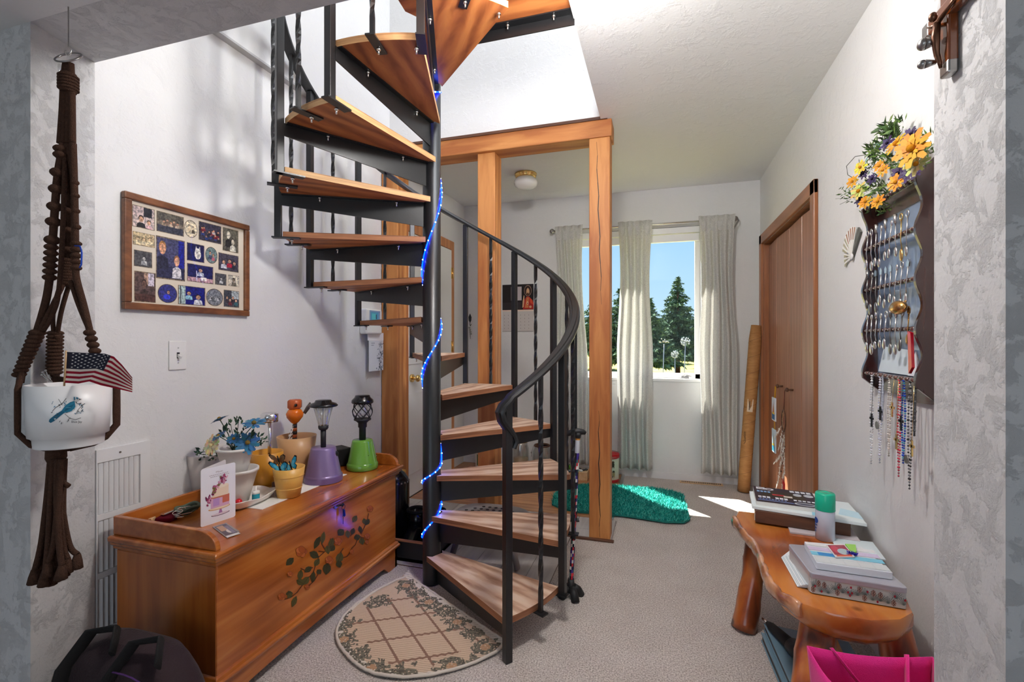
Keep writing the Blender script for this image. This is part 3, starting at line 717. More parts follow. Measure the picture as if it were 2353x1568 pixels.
leaves = [(340, 830, 130, 70, 2.35), (560, 1100, 130, 70, 2.2), (630, 1020, 150, 55, 1.7), (450, 1000, 140, 60, 1.75), (600, 960, 110, 60, 2.5), (640, 950, 110, 60, 5.3), (830, 900, 150, 90, 1.7), (780, 450, 160, 50, 1.75), (720, 520, 170, 60, 2.0), (910, 540, 150, 60, 1.9), (930, 650, 90, 60, 2.2), (820, 650, 110, 60, 1.4), (1060, 420, 100, 80, 2.3), (1110, 430, 100, 55, 1.4), (1210, 400, 90, 50, 1.9), (1250, 220, 100, 55, 2.1), (1290, 370, 90, 45, 1.4), (1350, 260, 80, 50, 1.3), (1430, 270, 90, 50, 2.1), (1310, 540, 90, 60, 1.3), (1240, 490, 80, 70, 1.2), (1030, 750, 150, 80, 1.9), (570, 750, 130, 80, .5), (380, 1150, 110, 70, .5), (330, 1340, 90, 60, 3.0), (380, 1380, 150, 55, 1.95), (680, 1000, 70, 60, .9), (260, 1350, 60, 70, .8), (980, 870, 90, 70, 1.3)]
for i, (x, y, l, w_, a) in enumerate(leaves):
    shapes.append((leaf2(*CH(x, y), l*.19, w_*.22, a), (GR, GR2)[i % 2]))
    c0 = CH(x, y); shapes.append((line2(c0, (c0[0]+l*.18*math.cos(a), c0[1]+l*.18*math.sin(a)), .7), rgb(40, 34, 14)))
for (x, y, r) in [(450, 740, 85), (170, 1390, 60), (980, 590, 60), (850, 860, 60), (1440, 120, 48), (1400, 520, 42), (1390, 600, 30), (530, 1250, 36), (1170, 740, 34), (280, 1060, 40)]:
    for q in range(5):
        c0 = CH(x+r*.35*math.cos(q*1.26), y+r*.35*math.sin(q*1.26)); pts = ell(c0[0], c0[1], r*.105, r*.085, 12, q)
        shapes.append((pts, (rgb(168, 82, 34), rgb(186, 100, 46))[q % 2]))
        for a, b in zip(pts, pts[1:]+pts[:1]): shapes.append((line2(a, b, .55), rgb(110, 50, 18)))
mb = MB()
for i, (pts, c) in enumerate(shapes):
    b = len(mb.v); mb.v += [chest_map(u, v, .0006+.000004*i) for u, v in pts]; mb.face(range(b, b+len(pts)), c)
mb.build('painted_roses', 'print', K)
# key with small keys on a ring in the lock
kp = atX(770, 1163, CX1)
g = MB(); g.cyl((CX1, kp.y, kp.z), (CX1+.006, kp.y, kp.z), .012, .012, 14); g.build('lock_plate', 'dark_silver', K)
g = MB(); a = Vector((CX1+.004, kp.y, kp.z)); b = a+Vector((.012, .030, -.004)); g.tube([a, b], .004, 8); g.ball(b, (.004, .009, .008)); g.tube([b+Vector((0, .006+.011*math.cos(t), -.012+.011*math.sin(t))) for t in [2*math.pi*q/14 for q in range(14)]], .0013, 5, closed=True)
g.obox(b+Vector((0, .006, -.036)), (.0012, 0, 0), (0, .005, 0), (0, 0, .016)); g.obox(b+Vector((.002, .011, -.04)), (.0012, 0, 0), (0, .004, .002), (0, -.002, .014)); g.cyl(b+Vector((0, .004, -.05)), b+Vector((0, .003, -.085)), .0015, .0015, 6)
g.build('key', 'black_gloss', K)

# ------------------------------------------------------------------ things standing on the chest
def on(x, y): return atz(x, y, ZT)
WHITE = rgb(238, 236, 230)
mz = ZT+.0025
# white woven table runner
q = [atz(*p, ZT) for p in [(432, 1142), (600, 1174), (800, 1090), (640, 1066)]]
q[0] = Vector((CX0+.03, q[0].y, ZT))
q = [Vector((CX0+.03, 1.50, ZT)), atz(602, 1172, ZT), atz(797, 1091, ZT), Vector((CX0+.03, 2.02, ZT))]
defv('weave', .85, .2, bump=.6, bscale=380)
g = MB(); g.prism(q, (0, 0, .002), WHITE); one(g, 'table_runner', 'weave', 'white woven table runner under the pots on the chest', 'runner')
def up_pot(name, x, y, rb, rt, h, col, label, z=ZT, mat='ceramic', rim=0.0, soil=None, bands=(), cat='flower pot'):
    p = atz(x, y, z); t = thing(name, label, cat, tuple(p))
    w_ = .004
    prof = [(rb*.2, 0), (rb, 0), (rb+(rt-rb)*.5, h*.5), (rt, h-rim), (rt+(.004 if rim else 0), h-rim), (rt+(.004 if rim else 0), h), (rt-w_, h), (rb+(rt-rb)*.6-w_, h*.6)]
    g = MB(); g.lathe(prof, p, 32, col); g.build('pot_body', mat, t)
    g = MB(); g.lathe([(.001, h*.62), (rb+(rt-rb)*.62-w_, h*.62)], p, 24, soil or rgb(96, 66, 44), cap0=True, cap1=False); g.build('soil', 'ceramic', t)
    for bz in bands:
        r_ = rb+(rt-rb)*bz; g = MB(); g.lathe([(r_, h*bz-.003), (r_+.002, h*bz), (r_, h*bz+.003)], p, 32, col, cap0=False, cap1=False); g.build('pot_band', mat, t)
    return t, p
def saucer(t, p, r, col, h=.028):
    g = MB(); g.lathe([(r*.3, 0), (r*.86, 0), (r, h), (r-.005, h), (r*.8, .006), (.001, .006)], p, 32, col); g.build('saucer', 'ceramic', t)
# tan pot with orange bird stake
t, p = up_pot('tan_flower_pot', 682, 1096, .066, .09, .2, rgb(206, 160, 112), 'large tan pot holding the orange glass bird stake', z=ZT+mz-ZT)
saucer(t, p, .078, rgb(188, 140, 96))
s = thing('garden_stake', 'orange glass bird on a black and orange striped stake', 'garden ornament', (p.x, p.y, p.z+.11))
b = Vector((p.x-.012, p.y, p.z+.11)); g = MB()
for k in range(9): g.cyl(b+Vector((0, 0, .016*k)), b+Vector((0, 0, .016*(k+1))), .0105, .0105, 10, (rgb(26, 20, 18), rgb(196, 92, 36))[k % 2])
g.build('striped_stake', 'plastic_v', s)
top = b+Vector((0, 0, .145))
g = MB(); g.lathe([(.006, 0), (.02, .012), (.037, .035), (.04, .052), (.03, .07), (.02, .078)], top, 20, rgb(222, 108, 16)); g.build('bird_body', 'gloss_v', s)
g = MB(); hb = top+Vector((0, 0, .074)); g.lathe([(.026, 0), (.034, .008), (.034, .04), (.028, .046)], hb, 6, rgb(190, 88, 34)); g.build('bird_head', 'plastic_v', s)
g = MB(); g.ball(hb+Vector((.026, -.022, .022)), (.005, .009, .008), c=rgb(14, 10, 10)); g.build('bird_eye', 'gloss_v', s)
g = MB(); g.tube([top+Vector((.03, .03, .05)), top+Vector((.035, .05, .075)), top+Vector((.04, .06, .1))], [.009, .012, .004], 8, rgb(70, 60, 52), flat=(1, .5)); g.build('bird_wing', 'gloss_v', s)
g = MB(); f0 = p+Vector((-.02, -.05, .13)); f1 = f0+Vector((.01, .055, .13))
for k in range(16):
    q_ = k/15; c0 = f0.lerp(f1, q_)+Vector((0, .0, .02*math.sin(q_*math.pi))); dd = Vector((0, .024, .008))*(1-.5*abs(q_-.4))
    g.add([c0, c0+dd+Vector((0, 0, .008)), c0+dd+Vector((0, 0, -.002))], [(0, 1, 2)], (rgb(230, 226, 220), rgb(90, 74, 66))[k % 2])
    g.add([c0, c0-dd*.5+Vector((0, 0, -.008)), c0-dd*.5+Vector((0, 0, .004))], [(0, 1, 2)], (rgb(236, 232, 228), rgb(110, 92, 80))[(k+1) % 2])
g.tube([f0, f0.lerp(f1, .5)+Vector((0, 0, .02)), f1], .0016, 5, rgb(240, 238, 232)); one(g, 'feather', 'print', 'brown and white striped feather stuck in the tan pot', 'feather')
# yellow pot with the stainless solar light
t, p = up_pot('yellow_flower_pot', 613, 1125, .056, .068, .168, rgb(206, 142, 44), 'mustard yellow pot with a saucer holding the steel solar light', z=mz)
saucer(t, p, .07, rgb(200, 138, 48))
g = MB(); g.bx(p.x+.066, p.x+.07, p.y-.04, p.y-.022, p.z+.012, p.z+.048, rgb(120, 92, 62)); g.build('price_tag', 'print', t)
s = thing('solar_light', 'stainless steel solar stake light in the mustard yellow pot', 'solar light', (p.x+.005, p.y+.01, p.z+.095))
b = Vector((p.x+.005, p.y+.01, p.z+.095)); g = MB(); g.cyl(b, b+Vector((0, 0, .215)), .008, .008, 12); g.build('stake_tube', 'chrome', s)
g = MB(); g.lathe([(.03, .205), (.036, .205), (.036, .238), (.03, .243), (.002, .243)], b, 24); g.build('lamp_cap', 'chrome', s)
# inverted pots with solar lanterns
def down_pot(name, x, y, r, h, col, label):
    p = atz(x, y, mz); t = thing(name, label, 'flower pot', tuple(p))
    prof = [(r*.97, 0), (r, .003), (r, .028), (r*.95, .032), (r*.93, .036), (r*.66, h-.006), (r*.62, h), (.02, h)]
    g = MB(); g.lathe(prof, p, 32, col); g.build('pot_body', 'gloss_v' if 'green' in name else 'satin_v', t); return t, p
t, p = down_pot('purple_flower_pot', 743, 1104, .086, .158, rgb(128, 108, 150), 'shiny purple pot turned upside down carrying a glass solar light')
g = MB(); g.lathe([(.087, .0), (.0875, .012), (.087, .026)], p, 32, rgb(120, 98, 148), cap0=False, cap1=False); g.build('rim_band', 'satin_v', t)
g = MB(); g.ball(p+Vector((.058, .02, .125)), (.006, .012, .014), c=rgb(20, 16, 22)); g.build('black_sticker', 'plastic_v', t)
s = thing('solar_light', 'black capped solar light with clear ribbed glass on the purple pot', 'solar light', (p.x, p.y, p.z+.158)); b = p+Vector((0, 0, .158))
g = MB(); g.cyl(b, b+Vector((0, 0, .085)), .0125, .0125, 14); g.lathe([(.018, .082), (.023, .09), (.023, .102), (.016, .104)], b, 20); g.build('light_stem', 'black_rubber', s)
g = MB(); g.lathe([(.021, .1), (.03, .14), (.044, .195), (.043, .195), (.028, .14), (.019, .102)], b, 24, cap0=False, cap1=False); g.build('glass_shade', 'clear_plastic', s)
for k in range(24):
    if k % 3 == 0:
        a = 2*math.pi*k/24; g = MB(); g.tube([b+Vector((r_*math.cos(a), r_*math.sin(a), z_)) for r_, z_ in [(.021, .102), (.03, .14), (.044, .193)]], .0016, 4); g.build('glass_rib', 'frosted_glass', s)
g = MB(); g.lathe([(.062, .192), (.066, .196), (.058, .206), (.04, .212), (.035, .222), (.002, .223)], b, 32); g.build('lamp_cap', 'black_gloss', s)
t, p = down_pot('green_flower_pot', 833, 1076, .079, .148, rgb(100, 152, 54), 'glossy green pot turned upside down carrying a cage lantern')
for k, (dy, dz) in enumerate([(-.03, .075), (.052, .05)]):
    e_ = p+Vector((.058-abs(dy)*.3, dy, dz)); g = MB(); g.ball(e_, (.007, .009, .009), c=rgb(240, 240, 238)); g.ball(e_+Vector((.004, 0, 0)), (.005, .005, .005), c=rgb(12, 12, 12)); g.build('stuck_eye', 'gloss_v', t)
s = thing('solar_lantern', 'black cage solar lantern with crossed bars on the green pot', 'solar light', (p.x, p.y, p.z+.15)); b = p+Vector((0, 0, .15))
g = MB(); g.lathe([(.017, 0), (.017, .06), (.022, .064), (.022, .085), (.034, .096), (.043, .1), (.043, .108), (.03, .11)], b, 20); g.build('light_stem', 'black_rubber', s)
for k in range(6):
    for sg in (-1, 1):
        pth = []
        for j in range(9):
            q_ = j/8; a = 2*math.pi*k/6+sg*q_*1.5; r_ = .038+.012*math.sin(math.pi*q_); pth.append(b+Vector((r_*math.cos(a), r_*math.sin(a), .108+.083*q_)))
        g = MB(); g.tube(pth, .0024, 5); g.build('cage_bar', 'black_rubber', s)
g = MB(); g.lathe([(.02, .11), (.024, .13), (.026, .19)], b, 16); g.build('lamp_tube', 'clear_plastic', s)
g = MB(); g.lathe([(.05, .186), (.056, .192), (.054, .204), (.04, .218), (.036, .228), (.002, .229)], b, 28); g.build('lamp_cap', 'black_gloss', s)
# small yellow pot with butterflies
t, p = up_pot('small_yellow_pot', 664, 1139, .046, .064, .122, rgb(222, 170, 84), 'small light yellow pot with butterfly picks in front of the tan pot', z=mz, bands=(.3, .72))
def butterfly(c, col, col2, sc, label, nm, tilt=0.0):
    u = Vector((CS, SN, 0)).lerp(Vector((0, 0, 1)), tilt).normalized(); v = Vector((-.3, -.1, 1)).normalized()
    s = thing(nm, label, 'ornament', tuple(c-Vector((0, 0, .05))))
    for sg in (-1, 1):
        g = MB(); wing = [(0, 0), (.35*sg, .5), (.8*sg, .75), (1.0*sg, .55), (.8*sg, .1), (.55*sg, -.05), (.7*sg, -.35), (.45*sg, -.65), (.15*sg, -.4)]
        fn = lambda a, b_, l: c+u*a*sc+v*b_*sc+Vector((.25, -.35, 0))*abs(a)*sc*.4+Vector((SN, -CS, 0))*l
        printed(fn, [(wing, rgb(16, 14, 16)), ([(x_*.85+.02*sg, y_*.85) for x_, y_ in wing], col), ([(x_*.5+.06*sg, y_*.5) for x_, y_ in wing], col2)], 0, .0004, g); g.build('wing', 'print', s)
    g = MB(); g.tube([c+v*.5*sc, c, c-v*.6*sc], [.002, .004, .0015], 6, rgb(16, 14, 14)); g.tube([c-v*.3*sc, Vector((p.x+(c.x-p.x)*.4, p.y+(c.y-p.y)*.4, p.z+.09))], .001, 4, rgb(40, 40, 40)); g.build('body', 'print', s)
dd = depth(p)
butterfly(atD(640, 1057, dd), rgb(120, 92, 60), rgb(110, 70, 40), .036, 'brown and black butterfly pick above the small yellow pot', 'butterfly_pick')
butterfly(atD(643, 1076, dd-.03), rgb(40, 146, 190), rgb(90, 190, 220), .042, 'blue butterfly pick at the left rim of the small yellow pot', 'butterfly_pick')
butterfly(atD(668, 1070, dd+.0), rgb(44, 158, 200), rgb(110, 204, 230), .04, 'blue butterfly pick leaning over the right of the small yellow pot', 'butterfly_pick', .4)
# white footed pots and flowers
t, p = up_pot('white_pot', 546, 1153, .041, .074, .135, rgb(226, 222, 214), 'lower white flared pot on the dish with another pot inside it', z=ZT+.012, rim=.012, mat='ceramic')
wp = p
t, p2 = up_pot('white_pot', 541, 1104, .034, .067, .135, rgb(232, 228, 222), 'upper white flared pot holding the blue artificial flowers', z=ZT+.012+.085, rim=.01)
dl_ = depth(p2)
fl = thing('artificial_flowers', 'bunch of blue artificial daisies with a cream bloom', 'flowers', (p2.x, p2.y, p2.z+.1))
def daisy(c, nrm_, r, col, cen, name, parent, np=11, ragged=False, layers=2):
    nrm_ = Vector(nrm_).normalized(); u = nrm_.orthogonal().normalized(); v = nrm_.cross(u)
    g = MB()
    for ly in range(layers):
        for k in range(np):
            a = 2*math.pi*(k+ly*.5)/np+random.uniform(-.1, .1); d_ = u*math.cos(a)+v*math.sin(a); e_ = nrm_.cross(d_); rr = r*random.uniform(.85, 1.05)*(1-.22*ly); w_ = rr*.19
            up_ = nrm_*(rr*(.22+.25*ly)); s0 = c+d_*r*.12; s1 = c+d_*rr*.6+up_*.6; s2 = c+d_*rr+up_*.45
            cc = tuple(min(1, q_*random.uniform(.75, 1.25)) for q_ in col)
            g.add([s0, s1-e_*w_, s2-e_*w_*.6, s2+e_*w_*.6, s1+e_*w_], [(0, 1, 2, 3, 4)], cc, True)
    g.build(name+'_petals', 'print', parent)
    g = MB(); g.ball(c+nrm_*r*.16, r*.2, 10, 6, cen); g.build(name+'_center', 'cloth', parent)
BL = rgb(58, 112, 152); YB_ = rgb(150, 110, 40)
cen = Vector((p2.x, p2.y, p2.z+.1))
fspec = [((506, 966), (-.4, -.2, .9), .042, BL, YB_, 'daisy'), ((584, 975), (.2, -.3, .9), .045, BL, rgb(120, 100, 50), 'daisy'), ((570, 1018), (.5, -.75, .35), .048, BL, rgb(150, 120, 60), 'daisy'), ((538, 1010), (.2, -.6, .7), .03, BL, YB_, 'daisy'), ((503, 1003), (-.2, -.5, .8), .03, BL, YB_, 'daisy')]
for (px_, py_), nn, r_, c1_, c2_, nm in fspec:
    c = atD(px_, py_, dl_-.02); daisy(c, nn, r_, c1_, c2_, nm, fl)
    g = MB(); g.tube([cen, cen.lerp(c, .5)+Vector((0, 0, .02)), c], .0018, 5, rgb(48, 72, 50)); g.build('flower_stem', 'print', fl)
c = atD(489, 1024, dl_-.03); daisy(c, (-.1, -.8, .3), .045, rgb(232, 214, 170), rgb(226, 204, 150), 'cream_bloom', fl, 16, layers=4)
g = MB()
rnd = random.Random(11)
for (px_, py_) in [(470, 1045), (460, 1040), (520, 990), (515, 1000), (530, 975), (550, 1000), (545, 1035), (560, 1045), (590, 1020), (575, 1000), (590, 1010), (510, 1045), (540, 1020), (525, 1030), (600, 1015), (548, 970), (495, 1050), (530, 1048), (562, 1030), (555, 990)]:
    c = atD(px_, py_, dl_+rnd.uniform(-.04, .05)); d_ = (c-cen).normalized()
    for k in range(9):
        a = rnd.uniform(0, 6.28); o_ = c+Vector((rnd.uniform(-1, 1), rnd.uniform(-1, 1), rnd.uniform(-1, 1)))*.014
        dv = (d_+Vector((rnd.uniform(-1, 1), rnd.uniform(-1, 1), rnd.uniform(-.6, 1)))*.9).normalized(); sv = dv.orthogonal().normalized()
        l_ = rnd.uniform(.014, .026); w_ = l_*.2
        g.add([o_, o_+dv*l_*.5+sv*w_, o_+dv*l_, o_+dv*l_*.5-sv*w_], [(0, 1, 2, 3)], (rgb(44, 74, 58), rgb(30, 54, 46), rgb(70, 96, 70))[k % 3])
    g.tube([cen, cen.lerp(c, .6)+Vector((0, 0, .01)), c], .0012, 4, rgb(44, 66, 46))
o = g.build('leaves', 'print', fl); o['kind'] = 'stuff'
# translucent plastic sleeve behind the card
p = atz(478, 1160, ZT); p = Vector((p.x-.08, p.y+.06, ZT+.0))
g = MB(); g.lathe([(.05, 0), (.058, .08), (.075, .19), (.073, .19), (.056, .08), (.048, .004), (.002, .004)], p, 28); 
defm('milky', rgb(226, 214, 206), .35, trans=.25)
one(g, 'plastic_sleeve', 'milky', 'milky plastic cone shaped vase behind the greeting card', 'vase', loc=p)
# dish
p = atz(598, 1160, ZT); p = atz(566, 1158, ZT)
g = MB(); rings = []
for r_, z_ in [(.03, 0), (.075, .001), (.098, .012), (.122, .027), (.124, .029), (.12, .03), (.094, .016), (.07, .006), (.005, .006)]:
    ring = []
    for k in range(40):
        a = 2*math.pi*k/40; e_ = 1/max(abs(math.cos(a)), abs(math.sin(a))); rr = r_*(1*.55+.45*min(e_, 1.3)); ring.append(p+Vector((rr*math.cos(a)*.62, rr*math.sin(a)*1.0, z_+(.010*(abs(math.sin(2*a))) if r_ > .11 else 0))))
    rings.append(ring)
g.rings(rings, rgb(240, 236, 230)); one(g, 'dish', 'gloss_v', 'white oblong dish under the stacked white pots', 'dish', loc=p)
# little bottle with teal liquid, red bead
p = atz(588, 1152, ZT+.012); s = thing('small_bottle', 'small white capped bottle of teal liquid in the dish', 'bottle', tuple(p))
g = MB(); g.lathe([(.012, 0), (.0145, .003), (.0145, .03), (.014, .031)], p, 18, rgb(24, 148, 168)); g.build('bottle_body', 'gloss_v', s)
g = MB(); g.lathe([(.0148, .031), (.0148, .04), (.012, .042), (.003, .043), (.003, .06), (.001, .06)], p, 16, WHITE); g.build('bottle_cap', 'plastic_v', s)
p = atz(548, 1163, ZT+.008); g = MB(); g.ball(p+Vector((0, 0, .014)), .014, 16, 10, rgb(206, 24, 40)); one(g, 'red_bead', 'gloss_v', 'round red bead in the dish beside the greeting card', 'bead', loc=p)
# greeting card, folded and standing
a = atz(461, 1213, ZT); b = atz(541, 1187, ZT); h = .205
s = thing('greeting_card', 'standing greeting card printed with a pink cake on a stand', 'card', tuple((a+b)/2))
nb = (b-a).cross(Vector((0, 0, 1))).normalized()
u = b-a; upv = Vector((0, 0, h))
def rr_(n=5, r=.06):
    pts = []
    for cx_, cy_, a0_ in [(1-r, r*.5, -90), (1-r, 1-r*.5, 0), (r, 1-r*.5, 90), (r, r*.5, 180)]:
        for k in range(n+1): t_ = math.radians(a0_+90*k/n); pts.append((cx_+r*math.cos(t_), cy_+r*.5*math.sin(t_)))
    return pts
g = MB(); g.prism([a+u*x_+upv*y_ for x_, y_ in rr_()], nb*-.0008, rgb(236, 236, 244)); g.build('front_leaf', 'print', s)
back = Vector((-.07, .035, 0)); g = MB(); g.prism([a+(u*.9+back)*x_+upv*y_ for x_, y_ in rr_()], nb*.0008, rgb(226, 222, 222)); g.build('back_leaf', 'print', s)
fn = plane_map(a, u, upv, 1 if u.cross(upv).dot(Vector((0, 0, CAMH))-a) > 0 else -1)
clip_card = lambda pts: [(min(.97, max(.03, x_)), min(.97, max(.03, y_))) for x_, y_ in pts]
PK, MG, CR = rgb(214, 170, 200), rgb(150, 60, 96), rgb(236, 214, 190)
sh = [(ell(.55, .135, .24, .022, 20), rgb(90, 70, 90)), (ell(.55, .14, .22, .018, 20), rgb(226, 210, 220)), ([(.5, .15), (.6, .15), (.57, .22), (.53, .22)], rgb(170, 120, 170)), (ell(.52, .24, .28, .03, 20), rgb(206, 150, 90)), (ell(.52, .245, .26, .026, 20), rgb(238, 220, 190)),
      (rect(.3, .25, .78, .42), PK), (ell(.54, .42, .24, .025, 18), rgb(200, 120, 90)), (rect(.34, .42, .76, .58), CR), (ell(.55, .58, .21, .03, 18), rgb(240, 226, 206)), (rect(.6, .3, .78, .42), rgb(200, 110, 90)), (rect(.36, .28, .52, .4), rgb(190, 150, 206))]
rnd = random.Random(5)
for k in range(46):
    q_ = rnd.random(); x_ = .72-.55*q_+rnd.uniform(-.07, .07); y_ = .70-.38*q_**1.6+rnd.uniform(-.05, .05)
    sh.append((ell(x_, y_, rnd.uniform(.02, .05), rnd.uniform(.012, .026), 8, rnd.random()*3), rnd.choice([MG, rgb(120, 40, 80), rgb(206, 140, 170), rgb(180, 90, 130), rgb(120, 110, 60), rgb(226, 170, 190)])))
sh = [(clip_card([(.5+(x_-.5)*1.12, .12+(y_-.12)*1.12) for x_, y_ in pts]), c) for pts, c in sh]
mbp = printed(fn, sh, .0003, .00002)
text_on(mbp, fn, 'Mom', .42, .885, .2, .03, rgb(170, 150, 150), .0004)
for k in range(2):
    printed(fn, [(rect(.24+.03*k+.05*j, .85-.03*k, .275+.03*k+.05*j, .858-.03*k), rgb(150, 130, 140)) for j in range(11)], .0004, 0, mbp)
mbp.build('cake_print', 'print', s)
# photo in clear sleeve
q = [atz(*px_, ZT+.001) for px_ in [(488, 1212), (522, 1238), (551, 1222), (520, 1203)]]
g = MB(); g.prism(q, (0, 0, .0012), rgb(150, 140, 138)); s = one(g, 'photo_print', 'print_gloss', 'small photograph in a clear sleeve lying before the greeting card', 'photograph')
s['_w'] = [0, 0, 0]
fn = plane_map(q[0]+Vector((0, 0, .0014)), q[1]-q[0], q[3]-q[0], 1)
printed(fn, [(rect(.05, .08, .85, .9), rgb(80, 74, 84)), (rect(.1, .15, .5, .6), rgb(190, 150, 120)), (ell(.6, .6, .15, .2), rgb(214, 200, 190)), (rect(.2, .6, .8, .85), rgb(120, 110, 130)), (rect(.86, .05, .98, .95), rgb(230, 226, 220))], 0.0002, .00003).build('picture', 'print_gloss', s)
# wooden block, lanyard with keys
q = [atz(*px_, ZT+.018) for px_ in [(312, 1187), (348, 1194), (361, 1184), (326, 1180)]]
g = MB(); g.prism([Vector((v.x, v.y, ZT)) for v in q], (0, 0, .018)); one(g, 'wooden_block', 'pale_wood', 'small pale wooden block in the corner of the chest top', 'block', bevel=.002)
c = atz(405, 1190, ZT); s = thing('key_lanyard', 'coiled green cord lanyard with maroon pouch and metal rings', 'lanyard', tuple(c))
g = MB(); g.obox(c+Vector((-.01, -.02, .009)), (.028, .01, 0), (-.014, .034, 0), (0, 0, .008), rgb(96, 18, 36)); g.build('pouch', 'cloth', s, bevel=.004)
for k in range(3):
    g = MB(); pts = [c+Vector((.0+(.03+.004*k)*math.cos(t_)*.8, .045+(.034+.004*k)*math.sin(t_), .012+.007*k+.004*math.sin(3*t_+k))) for t_ in [2*math.pi*j/22 for j in range(22)]]; g.tube(pts, .0055, 7, (rgb(96, 108, 92), rgb(70, 82, 70))[k % 2], closed=True); g.build('cord_coil', 'cloth', s)
g = MB(); g.obox(c+Vector((-.02, -.005, .024)), (.012, .0, 0), (-.004, .036, 0), (0, 0, .004)); g.build('clip', 'silver', s, bevel=.003)
for k, (dx, dy) in enumerate([(.005, .012), (.012, .03), (.02, -.01)]):
    g = MB(); g.tube([c+Vector((dx+.016*math.cos(t_), dy+.016*math.sin(t_), .026+.003*math.sin(t_))) for t_ in [2*math.pi*j/18 for j in range(18)]], .0016, 5, closed=True); g.build('ring', 'silver', s)
for k, (dx, dy, a_) in enumerate([(.03, -.02, .3), (.03, .01, 1.1)]):
    g = MB(); o_ = c+Vector((dx, dy, .012+.004*k)); d_ = Vector((math.cos(a_), math.sin(a_), 0)); g.obox(o_, d_*.022, Vector((-d_.y, d_.x, 0))*.006, (0, 0, .0015)); g.cyl(o_-d_*.024-Vector((0, 0, .0015)), o_-d_*.024+Vector((0, 0, .0015)), .012, .012, 12); g.build('key', 'silver', s)
# black box, small black and white tree ornament
p = atz(778, 1050, ZT); p = Vector((-1.60, 2.06, ZT)); p = atz(778, 1068, ZT)
g = MB(); d_ = Vector((.05, .06, 0)); g.obox(p+Vector((0, 0, .047)), (.045, -.02, 0), (.02, .042, 0), (0, 0, .045)); one(g, 'black_box', 'black_rubber', 'plain black box standing between the purple and green pots', 'box', bevel=.004, loc=p)
p = atz(866, 1046, ZT); p = Vector((min(p.x, CX1-.06), min(p.y, CY1_-.06), ZT)); g = MB()
for k in range(5): g.lathe([(.02-.0035*k, .012*k), (.010-.0015*k, .012*k+.016)], p+Vector((0, 0, .02)), 12, (rgb(40, 36, 40), rgb(220, 216, 220))[k % 2])
g.lathe([(.008, 0), (.008, .022)], p, 8, rgb(60, 50, 44)); g.lathe([(.005, .08), (.001, .095)], p, 8, rgb(40, 36, 40))
one(g, 'tree_ornament', 'print', 'tiny black and white tree figurine behind the green pot', 'figurine', loc=p)
# ================================================================== left wall: collage frame, switch, grille, thermostat, calendar
def LW(x, y, X=XL): return atX(x, y, X)
fa, fb = LW(277, 440), LW(566, 724)
y0, y1, z1, z0 = fa.y, fb.y, 1.74, 1.315
t = thing('collage_frame', 'wood framed collage of many family photographs on the left wall', 'picture frame', (XL, (y0+y1)/2, z0))
bw = .026
for (a, b, c_, d_) in [(y0, y1, z0, z0+bw), (y0, y1, z1-bw, z1), (y0, y0+bw, z0+bw, z1-bw), (y1-bw, y1, z0+bw, z1-bw)]:
    g = MB(); g.bx(XL+.001, XL+.022, a, b, c_, d_); g.build('frame_bar', 'frame_wood', t, bevel=.004)
g = MB(); g.bx(XL+.001, XL+.010, y0+.02, y1-.02, z0+.02, z1-.02, rgb(228, 214, 196)); g.build('mat_board', 'print', t)
def FU(u, v):
    p = atX(270+u*320/1568., 420+v*320/1568., XL+.01); return p.y, p.z
photos = [ # u0,v0(left top) u1,v1(right bottom), oval, style
 (172, 250, 410, 535, 0, 'duo'), (447, 320, 738, 602, 0, 'crowd_tan'), (755, 412, 895, 628, 1, 'sepia2'), (920, 436, 1162, 690, 0, 'crowd'), (1188, 506, 1355, 790, 0, 'wedding'),
 (178, 548, 412, 732, 0, 'sepia3'), (190, 758, 384, 960, 0, 'grey1'), (442, 606, 750, 1100, 0, 'boys'), (786, 676, 972, 900, 0, 'dog'), (992, 718, 1120, 916, 1, 'couple'),
 (1142, 790, 1356, 1010, 0, 'group'), (790, 910, 1070, 1138, 0, 'cake'), (1100, 1018, 1222, 1158, 0, 'grey1'), (1250, 1040, 1365, 1172, 0, 'portrait'),
 (194, 1000, 422, 1345, 0, 'brown'), (460, 1138, 665, 1356, 1, 'blue1'), (690, 1158, 980, 1384, 0, 'blue2'), (1003, 1192, 1180, 1390, 1, 'greycrowd'), (1200, 1210, 1364, 1404, 0, 'four')]
SK = rgb(206, 160, 132); SK2 = rgb(190, 140, 112)
def person(x, y, s_, cl, skin=SK, hair=rgb(50, 36, 28)):
    return [([(x-s_*.9, y-s_*2.2), (x-s_*.75, y-s_*1.0), (x-s_*.3, y-s_*.75), (x+s_*.3, y-s_*.75), (x+s_*.75, y-s_*1.0), (x+s_*.9, y-s_*2.2)], cl), (ell(x, y+s_*.12, s_*.55, s_*.66, 12), hair), (ell(x, y-s_*.08, s_*.46, s_*.58, 12), skin)]
rnd = random.Random(21)
